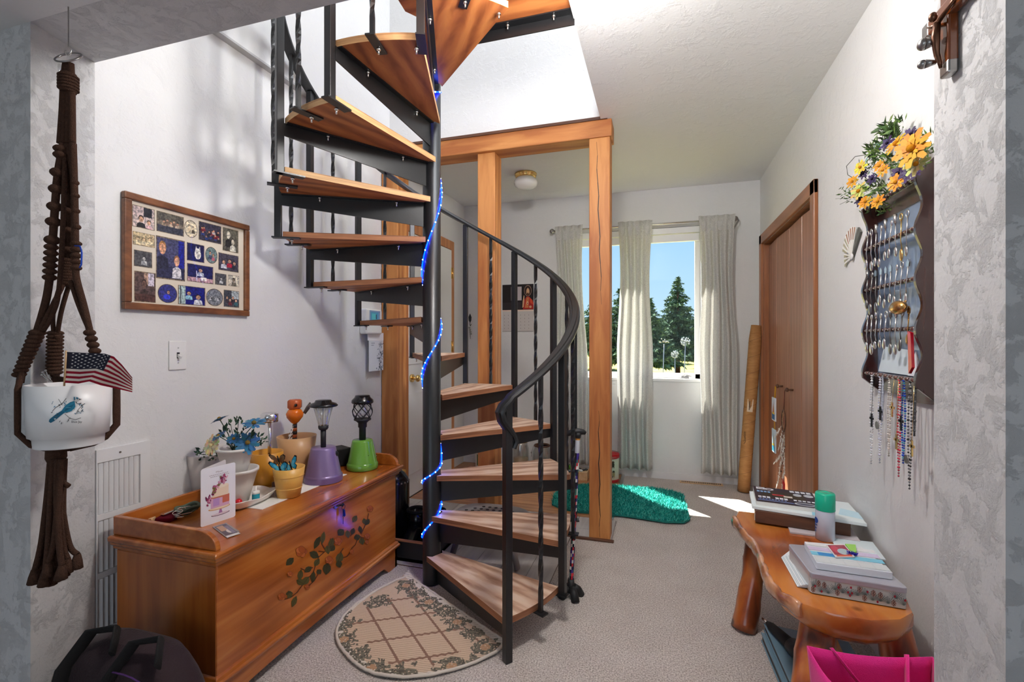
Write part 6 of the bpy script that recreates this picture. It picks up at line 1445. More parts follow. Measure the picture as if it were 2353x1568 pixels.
# little two picture hanging on the other knob
ky2 = 3.735; s = thing('hanging_plaques', 'two tiny sailboat pictures hung on a yellow ribbon from the closet knob', 'wall hanging', (kx, ky2, kz))
g = MB(); g.tube([(kx, ky2-.003, kz), (kx-.006, ky2-.01, kz-.09)], .005, 6, rgb(200, 150, 40), flat=(1, .3)); g.build('ribbon', 'print', s); g = MB(); g.tube([(kx-.008, ky2-.012, kz-.24), (kx-.008, ky2-.014, kz-.31)], .003, 5, rgb(214, 164, 50)); g.build('ribbon', 'print', s)
for z0, cols in ((-.24, (rgb(226, 230, 236), rgb(190, 60, 60), rgb(214, 170, 60))), (-.46, (rgb(206, 224, 236), rgb(60, 150, 190), rgb(230, 206, 90)))):
    g = MB(); g.bx(kx-.014, kx-.006, ky2-.055, ky2+.045, kz+z0, kz+z0+.16, cols[0]); g.build('plaque', 'print', s)
    fn = plane_map((kx-.0142, ky2+.045, kz+z0), (0, -.1, 0), (0, 0, .16), 1)
    printed(fn, [(rect(.08, .05, .92, .35), cols[1] if z0 < -.3 else rgb(60, 110, 160)), ([(.3, .35), (.55, .35), (.5, .85)], cols[1]), ([(.58, .35), (.8, .35), (.6, .75)], cols[2]), (rect(.2, .28, .85, .36), rgb(230, 190, 60))], .0003, .0001).build('painting', 'print', s)
# paper fan ornament
c = atX(1962, 590, XW); s = thing('fan_ornament', 'small open folding fan ornament pinned beside the spoon rack', 'fan', (XW, c.y, c.z))
piv = Vector((XW-.012, c.y-.01, c.z+.0))
for k in range(11):
    a = math.radians(65+12.5*k); dv = Vector((0, -math.cos(a), math.sin(a))); sv = Vector((0, dv.z, -dv.y)); R_ = .125 if k < 8 else .10
    g = MB(); x_ = XW-.014+.0006*k
    p_ = lambda r, w: Vector((x_, piv.y, piv.z))+dv*r+sv*w
    g.prism([p_(0, -.003), p_(R_, -.004), p_(R_, .004), p_(0, .003)], (.002, 0, 0), rgb(238, 236, 230)); g.prism([p_(.07, .004), p_(R_-.004, .004), p_(R_-.004, .016), p_(.07, .009)], (.001, 0, 0), (rgb(176, 170, 140) if k > 4 else rgb(160, 106, 76))); g.build('fan_rib', 'print', s)
g = MB(); g.ball(piv, (.006, .014, .014), 10, 8, rgb(226, 224, 220)); g.build('pivot', 'print', s)
g = MB(); g.prism([piv+Vector((.002, .0, -.005)), piv+Vector((.002, -.085, .085)), piv+Vector((.002, -.06, .11))], (.008, 0, 0), rgb(96, 96, 90)); g.build('backing', 'print', s)

# ------------------------------------------------------------------ spoon rack
RY0, RY1, RZ0, RZ1 = 1.725, 2.135, 1.055, 1.70
s = thing('spoon_rack', 'dark wooden spoon rack with wavy sides and notched rails on the right wall', 'spoon rack', (XW, (RY0+RY1)/2, RZ0))
defm('rack_wood_rail', rgb(96, 66, 60), .12, 0, .8, coat=.8)
rows = [1.695, 1.543, 1.39, 1.238, 1.08]
g = MB(); g.bx(XW-.010, XW, RY0+.016, RY1-.016, RZ0+.01, RZ1, rgb(60, 40, 40)); defm('rack_back_sky_tint', rgb(120, 138, 164), .16, .0, .8, coat=.6); g.build('back_panel', 'rack_back_sky_tint', s)  # blue of the reflected sky is put into the panel colour
def side(y, sg):
    pts = []; n_ = 60
    for k in range(n_+1):
        z = RZ0+.005+(RZ1-RZ0-.005)*k/n_; ph = ((z-1.08)/.153)*2*math.pi; pts.append((.050+.009*math.cos(ph), z))
    poly = [(XW-.0, y, RZ0-.045)]+[(XW-d, y, z) for d, z in pts]+[(XW, y, RZ1+.06 if sg < 0 else RZ1)]
    return poly
for y, sg in ((RY1-.016, 1), (RY0, -1)):
    g = MB(); g.prism(side(y, sg), (0, .016, 0)); g.build('side_board', 'rack_wood', s, bevel=.0015)
g = MB(); g.prism([(XW-.014, RY0, RZ1-.06), (XW-.014, RY1, RZ1-.06), (XW-.014, RY1, RZ1), (XW-.014, RY0, RZ1+.03)], (.012, 0, 0)); g.build('crest_board', 'rack_wood', s)
g = MB(); g.prism([(XW-.013, RY0, RZ0+.01), (XW-.013, RY1, RZ0+.01), (XW-.013, RY1-.03, RZ0-.03), (XW-.013, RY0+.1, RZ0-.05), (XW-.013, RY0, RZ0-.045)], (.012, 0, 0)); g.build('bottom_board', 'rack_wood', s)
for z in rows:
    for k in range(10):
        y = RY1-.018-.0375*k
        if y-.03 < RY0+.016: continue
        g = MB(); g.tube([(XW-.048, y, z), (XW-.050, y-.004, z), (XW-.050, y-.026, z), (XW-.048, y-.030, z)], [.005, .0072, .0072, .005], 8); g.build('rail_tooth', 'rack_wood_rail', s)
    g = MB(); g.bx(XW-.046, XW-.038, RY0+.01, RY1-.01, z-.007, z+.007); g.build('rail', 'rack_wood', s)
# souvenir spoons
def spoon(y, z, ln, bl, mat, label, group, hd=0, tilt=0, fork=False, flip=False, red=None):
    p = Vector((XW-.055, y, z)); t = thing('souvenir_spoon', label, 'spoon', tuple(p), group); t['_w'] = [0, 0, 0]
    t.rotation_euler = (tilt, 0, 0)
    g = MB(); top_ = .035; g.tube([(0, 0, top_), (-.002, 0, 0), (-.004, 0, -ln*.5), (-.001, 0, -ln)], [.0022, .0018, .0016, .0022], 6); g.build('handle', mat, t)
    g = MB(); rings = []
    zc = -ln-bl*.5
    g.ball((-.004, 0, zc), (.004, bl*.34, bl*.54), 12, 8); g.build('bowl', mat, t)
    g = MB()
    if hd == 0: g.ball((0, 0, top_+.008), (.003, .008, .011), 10, 6)
    elif hd == 1: g.tube([(0, .009*math.cos(q), top_+.012+.011*math.sin(q)) for q in [2*math.pi*j/14 for j in range(14)]], .002, 5, closed=True)
    elif hd == 2: g.prism([(-.002, -.007, top_), (-.002, .007, top_), (-.002, .009, top_+.014), (-.002, 0, top_+.024), (-.002, -.009, top_+.014)], (.003, 0, 0))
    else: g.cyl((0, 0, top_), (0, 0, top_+.03), .005, .006, 8); 
    g.build('finial', mat, t); return t
rnd = random.Random(31)
ORD = ['first', 'second', 'third', 'fourth', 'fifth', 'sixth', 'seventh', 'eighth', 'ninth']
for ri, z in enumerate(rows[1:4]):
    n_ = 9 if ri < 2 else 8
    for k in range(n_):
        y = RY1-.0515-.0375*k
        if y < RY0+.02: continue
        rail_ = ['top', 'middle', 'bottom'][ri]
        mt_ = rnd.choice(['silver', 'silver', 'dark_silver', 'silver', 'gold' if ri == 0 else 'silver'])
        lab = '%s souvenir spoon on the %s spoon rail, %s from the closet side' % ({'silver': 'silver', 'dark_silver': 'tarnished', 'gold': 'brassy'}[mt_], rail_, ORD[k])
        spoon(y, z+.006, rnd.uniform(.035, .062), rnd.uniform(.028, .04), mt_, lab, 'souvenir spoons on the rack', rnd.randrange(4), rnd.uniform(-.12, .12))
t = spoon(1.775, rows[3]+.012, .03, .03, 'copper', 'large copper bowled spoon at the near end of the bottom spoon rail', None, 2, .0)
g = MB(); g.ball((-.02, .02, .055), (.018, .045, .022), 14, 8); g.build('large_bowl', 'copper', t)
g = MB(); g.prism([(XW-.062, 1.75, 1.225), (XW-.062, 1.768, 1.23), (XW-.062, 1.762, 1.10), (XW-.062, 1.742, 1.12)], (.008, 0, 0), rgb(186, 24, 44)); one(g, 'red_holder', 'gloss_v', 'red plastic handle hanging on the near end of the spoon rack', 'utensil')
# photos and cards tucked in the rack bottom
g = MB(); g.prism([(XW-.03, 2.06, 1.09), (XW-.03, 1.84, 1.09), (XW-.02, 1.83, 1.17), (XW-.02, 2.04, 1.18)], (.002, 0, 0), rgb(206, 216, 224)); one(g, 'tucked_card', 'print_gloss', 'pale blue card tucked into the bottom shelf of the spoon rack', 'card')
g = MB(); g.prism([(XW-.036, 1.83, 1.09), (XW-.036, 1.76, 1.09), (XW-.036, 1.755, 1.13), (XW-.036, 1.78, 1.17)], (.003, 0, 0), rgb(232, 234, 240)); one(g, 'folded_paper', 'print', 'folded white paper at the near bottom corner of the spoon rack', 'paper')
# rosaries
def rosary(y, ln, w, col, label, cross=None, ccol='dark_silver', medal=None):
    t = thing('rosary', label, 'rosary', (XW-.05, y, rows[4])); z0 = rows[4]-.006; g = MB(); n_ = 34; base = Vector((XW-.052, y, z0))
    for sg in (-1, 1):
        for k in range(n_):
            q_ = k/(n_-1); yy = sg*w*math.sin(math.pi*min(1, q_*1.0+.05))*.9; g.ball(base+Vector((-.002*k/n_, yy, -ln*q_)), .0032 if k % 6 else .0042, 6, 4, col[k % len(col)])
    o = g.build('beads', 'gloss_v', t); o['kind'] = 'stuff'
    g = MB()
    for sg in (-1, 1): g.tube([base+Vector((-.002*k/8, sg*w*math.sin(math.pi*min(1, k/8+.05))*.9, -ln*k/8)) for k in range(9)], .0008, 4)
    g.build('chain', 'silver', t)
    if cross is not None:
        g = MB(); c = base+Vector((-.008, cross[0], -cross[1])); g.obox(c, (.0015, 0, 0), (0, .004, 0), (0, 0, .024)); g.obox(c+Vector((0, 0, .007)), (.0015, 0, 0), (0, .015, 0), (0, 0, .004)); g.cyl(base+Vector((-.002, cross[0], 0)), c+Vector((0, 0, .024)), .0008, .0008, 4); g.build('crucifix', ccol, t)
    if medal is not None:
        g = MB(); c = base+Vector((-.008, medal[0], -medal[1])); g.cyl(c, c-Vector((.003, 0, 0)), .014, .014, 12); g.build('medal', 'dark_silver', t)
rosary(2.055, .32, .012, [rgb(230, 230, 234), rgb(210, 212, 218)], 'clear bead rosary farthest from the doorway', (-.02, .16), 'black_rubber')
rosary(1.985, .30, .012, [rgb(206, 208, 226), rgb(220, 220, 230)], 'pale lilac bead rosary with a round medal', None, 'black_rubber', (.0, .17))
rosary(1.965, .15, .004, [rgb(190, 196, 210)], 'short grey bead rosary with a dark cross', (0, .125), 'black_rubber')
rosary(1.915, .26, .010, [rgb(214, 206, 196), rgb(190, 180, 172)], 'cream bead rosary in the middle of the rack', (-.04, .10), 'gold')
rosary(1.845, .31, .010, [rgb(206, 60, 84), rgb(190, 30, 60), rgb(220, 130, 140)], 'pink and red bead rosary', (.0, .2), 'gold')
rosary(1.815, .26, .012, [rgb(40, 80, 190), rgb(60, 150, 190), rgb(30, 60, 160)], 'blue bead rosary beside the red one', (.0, .135), 'black_rubber')
rosary(1.775, .33, .012, [rgb(44, 44, 48), rgb(120, 120, 126)], 'black bead rosary near the doorway', None, 'dark_silver', (.0, .24))
rosary(1.745, .16, .004, [rgb(70, 72, 76)], 'short dark rosary ending in a bronze cross nearest the doorway', (0, .2), 'gold')
# flower swag on the rack
s = thing('flower_swag', 'swag of yellow and purple artificial flowers along the top of the spoon rack', 'flowers', (XW-.05, 1.98, 1.74))
def FW(px, py, d=.07): return atX(px, py, XW-d)
def bloom(px, py, r, col, cen, nm, d=.09, nn=(-.8, -.5, .2), np=8, layers=2): daisy(FW(px, py, d), nn, r, col, cen, nm, s, np, layers=layers)
YL, OC, PU = rgb(206, 142, 34), rgb(176, 116, 24), rgb(58, 40, 78)
bloom(2098, 343, .056, YL, OC, 'yellow_bloom', .12, np=9, layers=3); bloom(2062, 332, .042, YL, OC, 'yellow_bloom', .09, (-.7, -.2, .5))
bloom(2022, 382, .024, YL, OC, 'small_yellow_bloom', .08); bloom(2030, 392, .022, YL, OC, 'small_yellow_bloom', .1); bloom(1978, 385, .028, rgb(214, 184, 60), OC, 'small_yellow_bloom'); bloom(1960, 418, .026, YL, OC, 'small_yellow_bloom'); bloom(2060, 420, .03, YL, OC, 'yellow_bloom', .1); bloom(1975, 440, .036, rgb(186, 180, 96), OC, 'green_rose', .09, np=7, layers=3); bloom(1990, 464, .028, YL, OC, 'small_yellow_bloom', .08); bloom(2018, 464, .026, YL, OC, 'small_yellow_bloom', .09); bloom(2108, 378, .036, rgb(186, 186, 130), OC, 'pale_bloom', .1)
for (px, py, r) in [(2040, 330, .026), (2095, 310, .028), (2065, 400, .032), (2090, 398, .03), (1985, 400, .022), (2005, 412, .022), (1978, 460, .026), (2105, 395, .024)]: bloom(px, py, r, PU, rgb(30, 20, 40), 'purple_bloom', .08, np=6, layers=3)
g = MB(); rnd = random.Random(17)
for (px, py, n_, sz) in [(2040, 305, 40, .055), (2060, 300, 30, .05), (2010, 345, 36, .05), (2025, 360, 30, .03), (2045, 375, 30, .04), (1995, 380, 30, .03), (2010, 425, 40, .04), (2030, 440, 30, .04), (1960, 450, 24, .03), (2000, 470, 24, .03), (2035, 475, 24, .03), (2125, 330, 30, .04), (2125, 365, 24, .03), (2080, 380, 20, .04), (1950, 435, 14, .03), (1990, 425, 24, .03)]:
    c = FW(px, py, .06)
    for k in range(int(n_*1.7)):
        o_ = c+Vector((rnd.uniform(-.02, .02), rnd.uniform(-.03, .03), rnd.uniform(-.025, .025))); dv = Vector((rnd.uniform(-.8, .1), rnd.uniform(-.9, .9), rnd.uniform(-.5, 1))).normalized(); sv = dv.cross(Vector((1, .2, .1))).normalized(); l_ = sz*rnd.uniform(.4, .8); w_ = l_*.14
        g.add([o_, o_+dv*l_*.5+sv*w_, o_+dv*l_, o_+dv*l_*.5-sv*w_], [(0, 1, 2, 3)], rnd.choice([rgb(54, 78, 34), rgb(40, 60, 30), rgb(90, 120, 50), rgb(110, 130, 66), rgb(120, 160, 150) if px < 2025 and rnd.random() < .25 else rgb(60, 90, 40)]))
o = g.build('leaves', 'print', s); o['kind'] = 'stuff'
for (px, py) in [(2045, 288), (2057, 290), (2003, 348)]:
    g = MB()
    st0 = FW(px+8, py+35, .07); tip = FW(px, py, .07); g.tube([st0, tip], .0016, 4, rgb(50, 70, 34))
    for k in range(7):
        b_ = st0.lerp(tip, .2+.8*k/6)
        for sg in (-1, 1): e_ = b_+Vector((0, sg*.022*(1-.08*k), .012)); g.tube([b_, b_.lerp(e_, .5)+Vector((0, 0, .003)), e_], [.0012, .0028, .0008], 4, rgb(56, 78, 36))
    g.build('fern_frond', 'print', s)
g = MB(); g.tube([FW(1995, 355), FW(1965, 360), FW(1945, 382), FW(1948, 402), FW(1962, 410)], .0012, 5, rgb(46, 56, 30)); g.tube([FW(1955, 455), FW(1920, 457)], .0008, 4, rgb(90, 90, 70)); g.tube([FW(1955, 458), FW(1930, 470)], .0008, 4, rgb(50, 50, 40)); g.build('tendril', 'print', s)
# ------------------------------------------------------------------ crucifix on the right jamb
XJ = .513
def JW(px, py, d=.0): return atX(px, py, XJ-d)
s = thing('crucifix', 'wooden wall crucifix with silver figure on the right doorway jamb', 'crucifix', tuple(JW(2198, 160)))
zb = JW(2195, 168).z; yv = JW(2196, 100).y; zt_ = 1.2+.40
defm('figure_bronze', rgb(110, 76, 58), .3, .8); defm('crucifix_wood', rgb(120, 60, 24), .12, coat=1.0, noise_amt=.3, nscale=30)
zc_ = JW(2200, 20).z
g = MB(); g.bx(XJ-.018, XJ-.001, yv-.014, yv+.014, zb, zc_+.10); g.build('upright', 'crucifix_wood', s, bevel=.004)
g = MB(); g.bx(XJ-.019, XJ-.002, yv-.075, yv+.075, zc_-.012, zc_+.018); g.build('crossbar', 'crucifix_wood', s, bevel=.004)
for (y0, y1, z0, z1) in [(yv-.0145, yv+.0145, zb-.004, zb+.022)]:
    g = MB(); g.bx(XJ-.0185, XJ-.001, y0, y1, z0, z1); g.build('metal_tip', 'dark_silver', s, bevel=.004)
for sg in (-1, 1):
    g = MB(); g.bx(XJ-.0195, XJ-.0015, yv+sg*.062-.014, yv+sg*.062+.014, zc_-.0125, zc_+.0185); g.build('metal_tip', 'dark_silver', s, bevel=.004)
g = MB(); h0 = Vector((XJ-.028, yv, zc_-.012))
g.tube([h0+Vector((0, 0, -.005)), h0+Vector((-.002, 0, -.03)), h0+Vector((0, .002, -.05)), h0+Vector((.002, .004, -.062)), h0+Vector((.004, .0, -.078)), h0+Vector((.006, .001, -.088))], [.006, .007, .006, .005, .0035, .0025], 8)
for sg in (-1, 1): g.tube([h0+Vector((0, sg*.006, -.006)), h0+Vector((.006, sg*.035, .008)), h0+Vector((.012, sg*.06, .022))], [.004, .0032, .0025], 6)
g.ball(h0+Vector((-.005, .002, .008)), (.007, .007, .009), 10, 8); g.build('figure', 'figure_bronze', s)
for (zz, r_) in [(zc_-.045, .011), (zb+.03, .008), (zc_+.055, .01)]:
    g = MB(); c = Vector((XJ-.024, yv+.012, zz)); g.tube([c, c+Vector((-.016, .002, 0))], [r_*.5, r_], 10); g.ball(c+Vector((-.02, .002, 0)), (.008, r_, r_), 10, 8); g.build('stud', 'dark_silver', s)

# ------------------------------------------------------------------ log bench
ZB = .425
outl = [(1690, 1192), (1700, 1215), (1722, 1235), (1742, 1262), (1762, 1292), (1780, 1330), (1800, 1365), (1830, 1392), (1870, 1408), (1920, 1420), (1975, 1424), (2030, 1416), (2066, 1398), (2068, 1384)]
L_ = [atz(*p, ZB) for p in outl]
L_ = [Vector((p.x, p.y, ZB)) for p in L_]
nx = [(.315, 2.30), (.33, 2.16), (.352, 2.06), (.352, 1.95), (.345, 1.84), (.345, 1.74), (.36, 1.66), (.40, 1.60), (.47, 1.565), (.56, 1.56), (.64, 1.59), (.69, 1.64), (.715, 1.75), (.72, 1.9), (.725, 2.1), (.72, 2.3), (.70, 2.42), (.62, 2.455), (.52, 2.44), (.45, 2.40), (.40, 2.385), (.34, 2.39)]
s = thing('log_bench', 'varnished half log bench with branch legs along the right wall', 'bench', (.52, 2.0, 0))
cxy = Vector((.54, 2.0, 0))
g = MB(); rings = []
N_ = len(nx)
def ringz(sc, z, dx=0): return [Vector((cxy.x+(x-cxy.x)*sc+dx, cxy.y+(y-cxy.y)*(1-(1-sc)*.35), z)) for x, y in nx]
for sc, z in [(.985, ZB), (1.0, ZB-.006), (1.0, ZB-.035), (.95, ZB-.06), (.80, ZB-.085), (.5, ZB-.105), (.15, ZB-.112)]: rings.append(ringz(sc, z))
rings = rings[::-1]; g.rings(rings); o = g.build('seat_slab', 'juniper', s); 
m_ = o.modifiers.new('es', 'EDGE_SPLIT'); m_.split_angle = .9
g = MB(); le = [Vector((x, y, ZB-.02)) for x, y in nx[:8]]; pth = []
for i in range(len(le)-1):
    for k in range(5): pth.append(le[i].lerp(le[i+1], k/5)+Vector((-.002, 0, .003*math.sin(i*2+k))))
pth.append(le[-1]); g.tube(pth, [.022*(1+.35*noise.noise(Vector((k*.37, 1.7, 0)))) for k in range(len(pth))], 9, flat=(1.15, .55)); defwood('live_edge', rgb(214, 160, 120), rgb(120, 62, 36), rgb(190, 128, 88), (5, 3, 5), 6, .4, .25, coat=.7, knots=9, bump=.4); g.build('live_edge', 'live_edge', s)
rnd = random.Random(12)
def log(pts, rad, name):
    P = [Vector(p) for p in pts]; out = []; R_ = []
    for i in range(len(P)-1):
        for k in range(8):
            q_ = k/8; out.append(P[i].lerp(P[i+1], q_)); R_.append((rad[i]*(1-q_)+rad[i+1]*q_)*(1+.06*noise.noise(Vector((k*.9, i*3.1, len(out))))))
    out.append(P[-1]); R_.append(rad[-1]); g = MB(); n_ = 16; rings = []
    for i, c in enumerate(out):
        t = (out[min(i+1, len(out)-1)]-out[max(i-1, 0)]).normalized(); u = Vector((1, 0, 0)); u = (u-t*u.dot(t)).normalized(); v = t.cross(u)
        rings.append([c+(u*math.cos(a)+v*math.sin(a))*R_[i]*(1+.10*noise.noise(Vector((math.cos(a)*1.3, math.sin(a)*1.3, c.z*14+i*.05)))) for a in [2*math.pi*j/n_ for j in range(n_)]])
    g.rings(rings); return g.build(name, 'juniper_leg', s)
fb = atz(1735, 1345, 0); log([(.40, 2.27, ZB-.055), (.375, 2.24, .2), (.335, 2.19, 0)], [.05, .042, .05], 'leg')
log([(.47, 1.70, ZB-.06), (.42, 1.585, .2), (.375, 1.47, 0)], [.05, .052, .058], 'leg')
log([(.66, 1.72, ZB-.05), (.69, 1.68, .2), (.70, 1.62, 0)], [.05, .047, .05], 'leg')
log([(.66, 2.28, ZB-.05), (.68, 2.3, .2), (.70, 2.32, 0)], [.045, .042, .045], 'leg')
g = MB(); g.tube([(.50, 1.82, ZB-.1), (.545, 1.75, .2), (.60, 1.67, .115)], [.012, .013, .014], 10); g.build('brace', 'pale_wood', s)
g = MB(); g.tube([(.42, 1.57, .17), (.55, 1.60, .16), (.695, 1.66, .17)], [.018, .016, .018], 10); g.build('stretcher', 'juniper_leg', s)
# ------------------------------------------------------------------ things on the bench
def slab(px4, z0, h, col, name, mat='print', parent=None, bev=.0015):
    P = [atz(*p, z0+h) for p in px4]; g = MB(); g.prism([Vector((p.x, p.y, z0)) for p in P], (0, 0, h), col); return g, P
# papers under the book
P = [Vector((.50, 2.17, ZB+.001)), Vector((.735, 2.15, ZB+.001)), Vector((.755, 2.33, ZB+.001)), Vector((.52, 2.36, ZB+.001))]
g = MB(); g.prism(P, (0, 0, .006), rgb(206, 196, 200)); one(g, 'loose_papers', 'print', 'loose papers sticking out beneath the brown book on the bench', 'papers')
g = MB(); g.prism([Vector((.62, 2.03, ZB+.001)), Vector((.76, 2.0, ZB+.001)), Vector((.778, 2.16, ZB+.001)), Vector((.64, 2.16, ZB+.001))], (0, 0, .004), rgb(220, 232, 236)); one(g, 'envelope', 'print', 'pale blue envelope against the wall behind the spray can', 'envelope')
zb0 = ZB+.0075
s = thing('brown_book', 'thick book with a wood brown cover at the far end of the bench', 'book', (.6, 2.25, zb0))
P = [Vector((.385, 2.24, zb0)), Vector((.715, 2.185, zb0)), Vector((.745, 2.40, zb0)), Vector((.42, 2.455, zb0))]
g = MB(); g.prism(P, (0, 0, .052), rgb(112, 72, 50)); g.build('book_cover', 'dark_brown', s, bevel=.003)
e0 = (P[1]-P[0]).normalized()
g = MB(); g.prism([P[0].lerp(P[3], .03)-e0*.0025+Vector((0, 0, .006)), P[0].lerp(P[3], .03)+e0*.1+Vector((0, 0, .006)), P[3]+e0*.1+Vector((0, 0, .006)), P[3]-e0*.0025+Vector((0, 0, .006))], (0, 0, .04), rgb(226, 214, 190)); g.build('pages', 'print', s)
# white notebook
z2 = zb0+.053; s = thing('pale_notebook', 'pale blue and white folder lying on the brown book', 'folder', (.6, 2.3, z2))
P = [Vector((.375, 2.25, z2)), Vector((.76, 2.16, z2)), Vector((.782, 2.42, z2)), Vector((.40, 2.47, z2))]
g = MB(); g.prism(P, (0, 0, .012), rgb(228, 238, 240)); g.build('folder_body', 'print', s, bevel=.001)
fn = plane_map(P[0]+Vector((0, 0, .012)), P[1]-P[0], P[3]-P[0], 1)
printed(fn, [([(.55, 0), (.7, 0), (.8, .5), (.72, 1), (.6, .9)], rgb(150, 206, 226)), ([(.8, .3), (1, .2), (1, .6), (.86, .7)], rgb(196, 226, 238)), (ell(.66, .4, .06, .12), rgb(200, 230, 240))], .0003).build('cover_print', 'print', s)
z3 = z2+.0125; s = thing('magazine', 'dark magazine with white lettering on top of the book stack', 'magazine', (.5, 2.35, z3))
P = [Vector((.395, 2.27, z3)), Vector((.63, 2.235, z3)), Vector((.665, 2.455, z3)), Vector((.42, 2.50, z3))]
g = MB(); g.prism(P, (0, 0, .016), rgb(226, 222, 216)); g.build('pages', 'print', s)
fn = plane_map(P[0]+Vector((0, 0, .0161)), P[1]-P[0], P[3]-P[0], 1)
NVY = rgb(40, 46, 66)
g = printed(fn, [(rect(0, 0, 1, 1), NVY), (rect(.12, .36, .82, .74), rgb(52, 58, 52)), (rect(.3, .5, .5, .58), rgb(180, 50, 60)), (rect(.48, .44, .62, .54), rgb(214, 206, 196)), (ell(.78, .14, .17, .09, 16), rgb(206, 212, 220)), (ell(.78, .14, .14, .065, 16), rgb(90, 96, 112)), (ell(.72, .68, .07, .09, 14), rgb(200, 206, 214)), (ell(.9, .7, .08, .09, 14), rgb(200, 206, 214)), (rect(.03, .1, .6, .14), rgb(120, 140, 190))])
WHT_ = rgb(232, 234, 240)
bars = [(rect(.05, .82, .2, .96), WHT_), (rect(.08, .87, .17, .9), NVY), (ell(.27, .87, .08, .07, 14), WHT_), (ell(.27, .87, .045, .035, 14), NVY)]
bars += [(rect(.62+.09*k, .82, .69+.09*k, .94), WHT_) for k in range(4)]+[(rect(.05+.06*k, .62, .095+.06*k, .72), rgb(140, 180, 220)) for k in range(4)]
bars += [(rect(.05+.07*k, .26, .105+.07*k, .36), WHT_) for k in range(7) if k != 3]+[(rect(.62+.07*k, .28, .67+.07*k, .35), WHT_) for k in range(5)]+[(rect(.06+.05*k, .17, .095+.05*k, .21), rgb(150, 170, 220)) for k in range(9)]
printed(fn, bars, .0012, .00003, g)
g.build('cover', 'print_gloss', s)
# spray can with green cap
p = atz(1897, 1243, ZB); p = Vector((.585, 2.06, ZB)); p = atz(1896, 1240, ZB); s = thing('spray_can', 'white spray can with a translucent green cap on the bench', 'spray can', tuple(p))
R_ = .033
g = MB(); g.lathe([(.028, 0), (R_, .002), (R_, .118), (R_-.002, .122), (.01, .124)], p, 30, rgb(206, 214, 230)); g.build('can_body', 'gloss_v', s)
g = MB(); g.lathe([(R_+.001, .116), (R_+.0015, .118), (R_+.001, .178), (R_-.002, .183), (.001, .184), (.001, .181), (R_-.004, .18), (R_-.002, .116)], p, 30, rgb(30, 200, 160)); defv('green_cap', .2, .5, trans=.15); g.build('cap', 'green_cap', s)
g = MB(); g.lathe([(.012, .124), (.012, .155), (.008, .16), (.001, .16)], p, 14, rgb(20, 140, 110)); g.build('nozzle', 'plastic_v', s)
fc = math.atan2(-p.y, -p.x); W_ = wrap(p, R_, fc, p.z); g = printed(W_, [(ell(-.036, .075, .012, .012, 14), rgb(30, 70, 150))])
printed(W_, [(rect(-.046, .03+.012*k, -.034+.003*k, .036+.012*k), rgb(60, 90, 150)) for k in range(3)], .0008, .00002, g); g.build('label_print', 'print', s)
# pine cone tin and packs
zt0 = ZB+.003
s = thing('cookie_tin', 'flat tin with pine cone pattern and silver lid on the near end of the bench', 'tin', (.6, 1.72, zt0))
hT = .062; topz = zt0+hT
tp = [atz(*q, topz) for q in [(1812, 1250), (1862, 1316), (2086, 1352), (1985, 1266)]]
def rc4(P, r=.012, n=4):
    out = []
    for i in range(4):
        p, a, b = P[i], P[i-1], P[(i+1) % 4]; u = (a-p).normalized()*r; v = (b-p).normalized()*r
        for k in range(n+1):
            t = k/n; out.append(p+u*(1-t)**2+v*t**2)
    return out
tp = [Vector((q.x, q.y, 0)) for q in tp]
tp[2].x = min(tp[2].x, XR-.02); tp[3].x = min(tp[3].x, XR-.02)
poly = rc4(tp)
defm('tin_lid', rgb(186, 186, 196), .3, .4)
g = MB(); g.prism([v+Vector((0, 0, zt0)) for v in poly], (0, 0, hT-.016), rgb(190, 198, 198)); g.build('tin_body', 'print_gloss', s)
ctr = sum(poly, Vector())/len(poly)
g = MB(); g.prism([ctr+(v-ctr)*1.012+Vector((0, 0, topz-.018)) for v in poly], (0, 0, .018)); g.build('tin_lid', 'tin_lid', s, bevel=.003)
a, b = tp[1], tp[2]; fn0 = plane_map(a+Vector((0, 0, zt0)), b-a, Vector((0, 0, hT-.018)), 1)
nrm_ = (b-a).cross(Vector((0, 0, 1))); 
sgn = 1 if nrm_.dot(Vector((0, 0, 0))-a) > 0 else -1
fn = plane_map(a+Vector((0, 0, zt0)), b-a, Vector((0, 0, hT-.018)), sgn)
rnd = random.Random(19); sh = []
asp = (b-a).length/(hT-.018)
for k in range(13):
    cx_, cy_ = .04+.92*k/12, rnd.uniform(.1, .6)
    for j in range(11):
        an = .3+2.6*j/10; ln_ = rnd.uniform(.35, .6); sh.append((line2((cx_, cy_), (cx_+ln_*math.cos(an)/asp, cy_+ln_*math.sin(an)), .006), rgb(96, 112, 112)))
for k, cx_ in enumerate([.03, .09, .15, .29, .31, .52, .57, .66, .73, .86]):
    cy_ = [.3, .75, .7, .35, .8, .82, .3, .72, .66, .3][k]
    sh.append((ell(cx_, cy_, .024, .23, 14), rgb(118, 94, 88)))
    for r in range(5):
        for j in range(3): sh.append((ell(cx_+(j-1)*.013*math.cos((r-2)*.45)+(.004 if r % 2 else -.002), cy_-.17+.085*r, .0055, .03, 6), rgb(74, 50, 48) if j % 2 else rgb(190, 172, 164)))
for (cx_, cy_) in [(.05, .55), (.12, .25), (.3, .72), (.4, .5), (.42, .3), (.44, .48), (.43, .85), (.6, .75), (.7, .2), (.87, .75), (.97, .6)]: sh.append((ell(cx_, cy_, .011, .09, 10), rgb(150, 30, 50)))
sh = [(clip_poly(p_), c) for p_, c in sh]
printed(fn, sh, .0006, .00001).build('pine_cone_print', 'print', s)
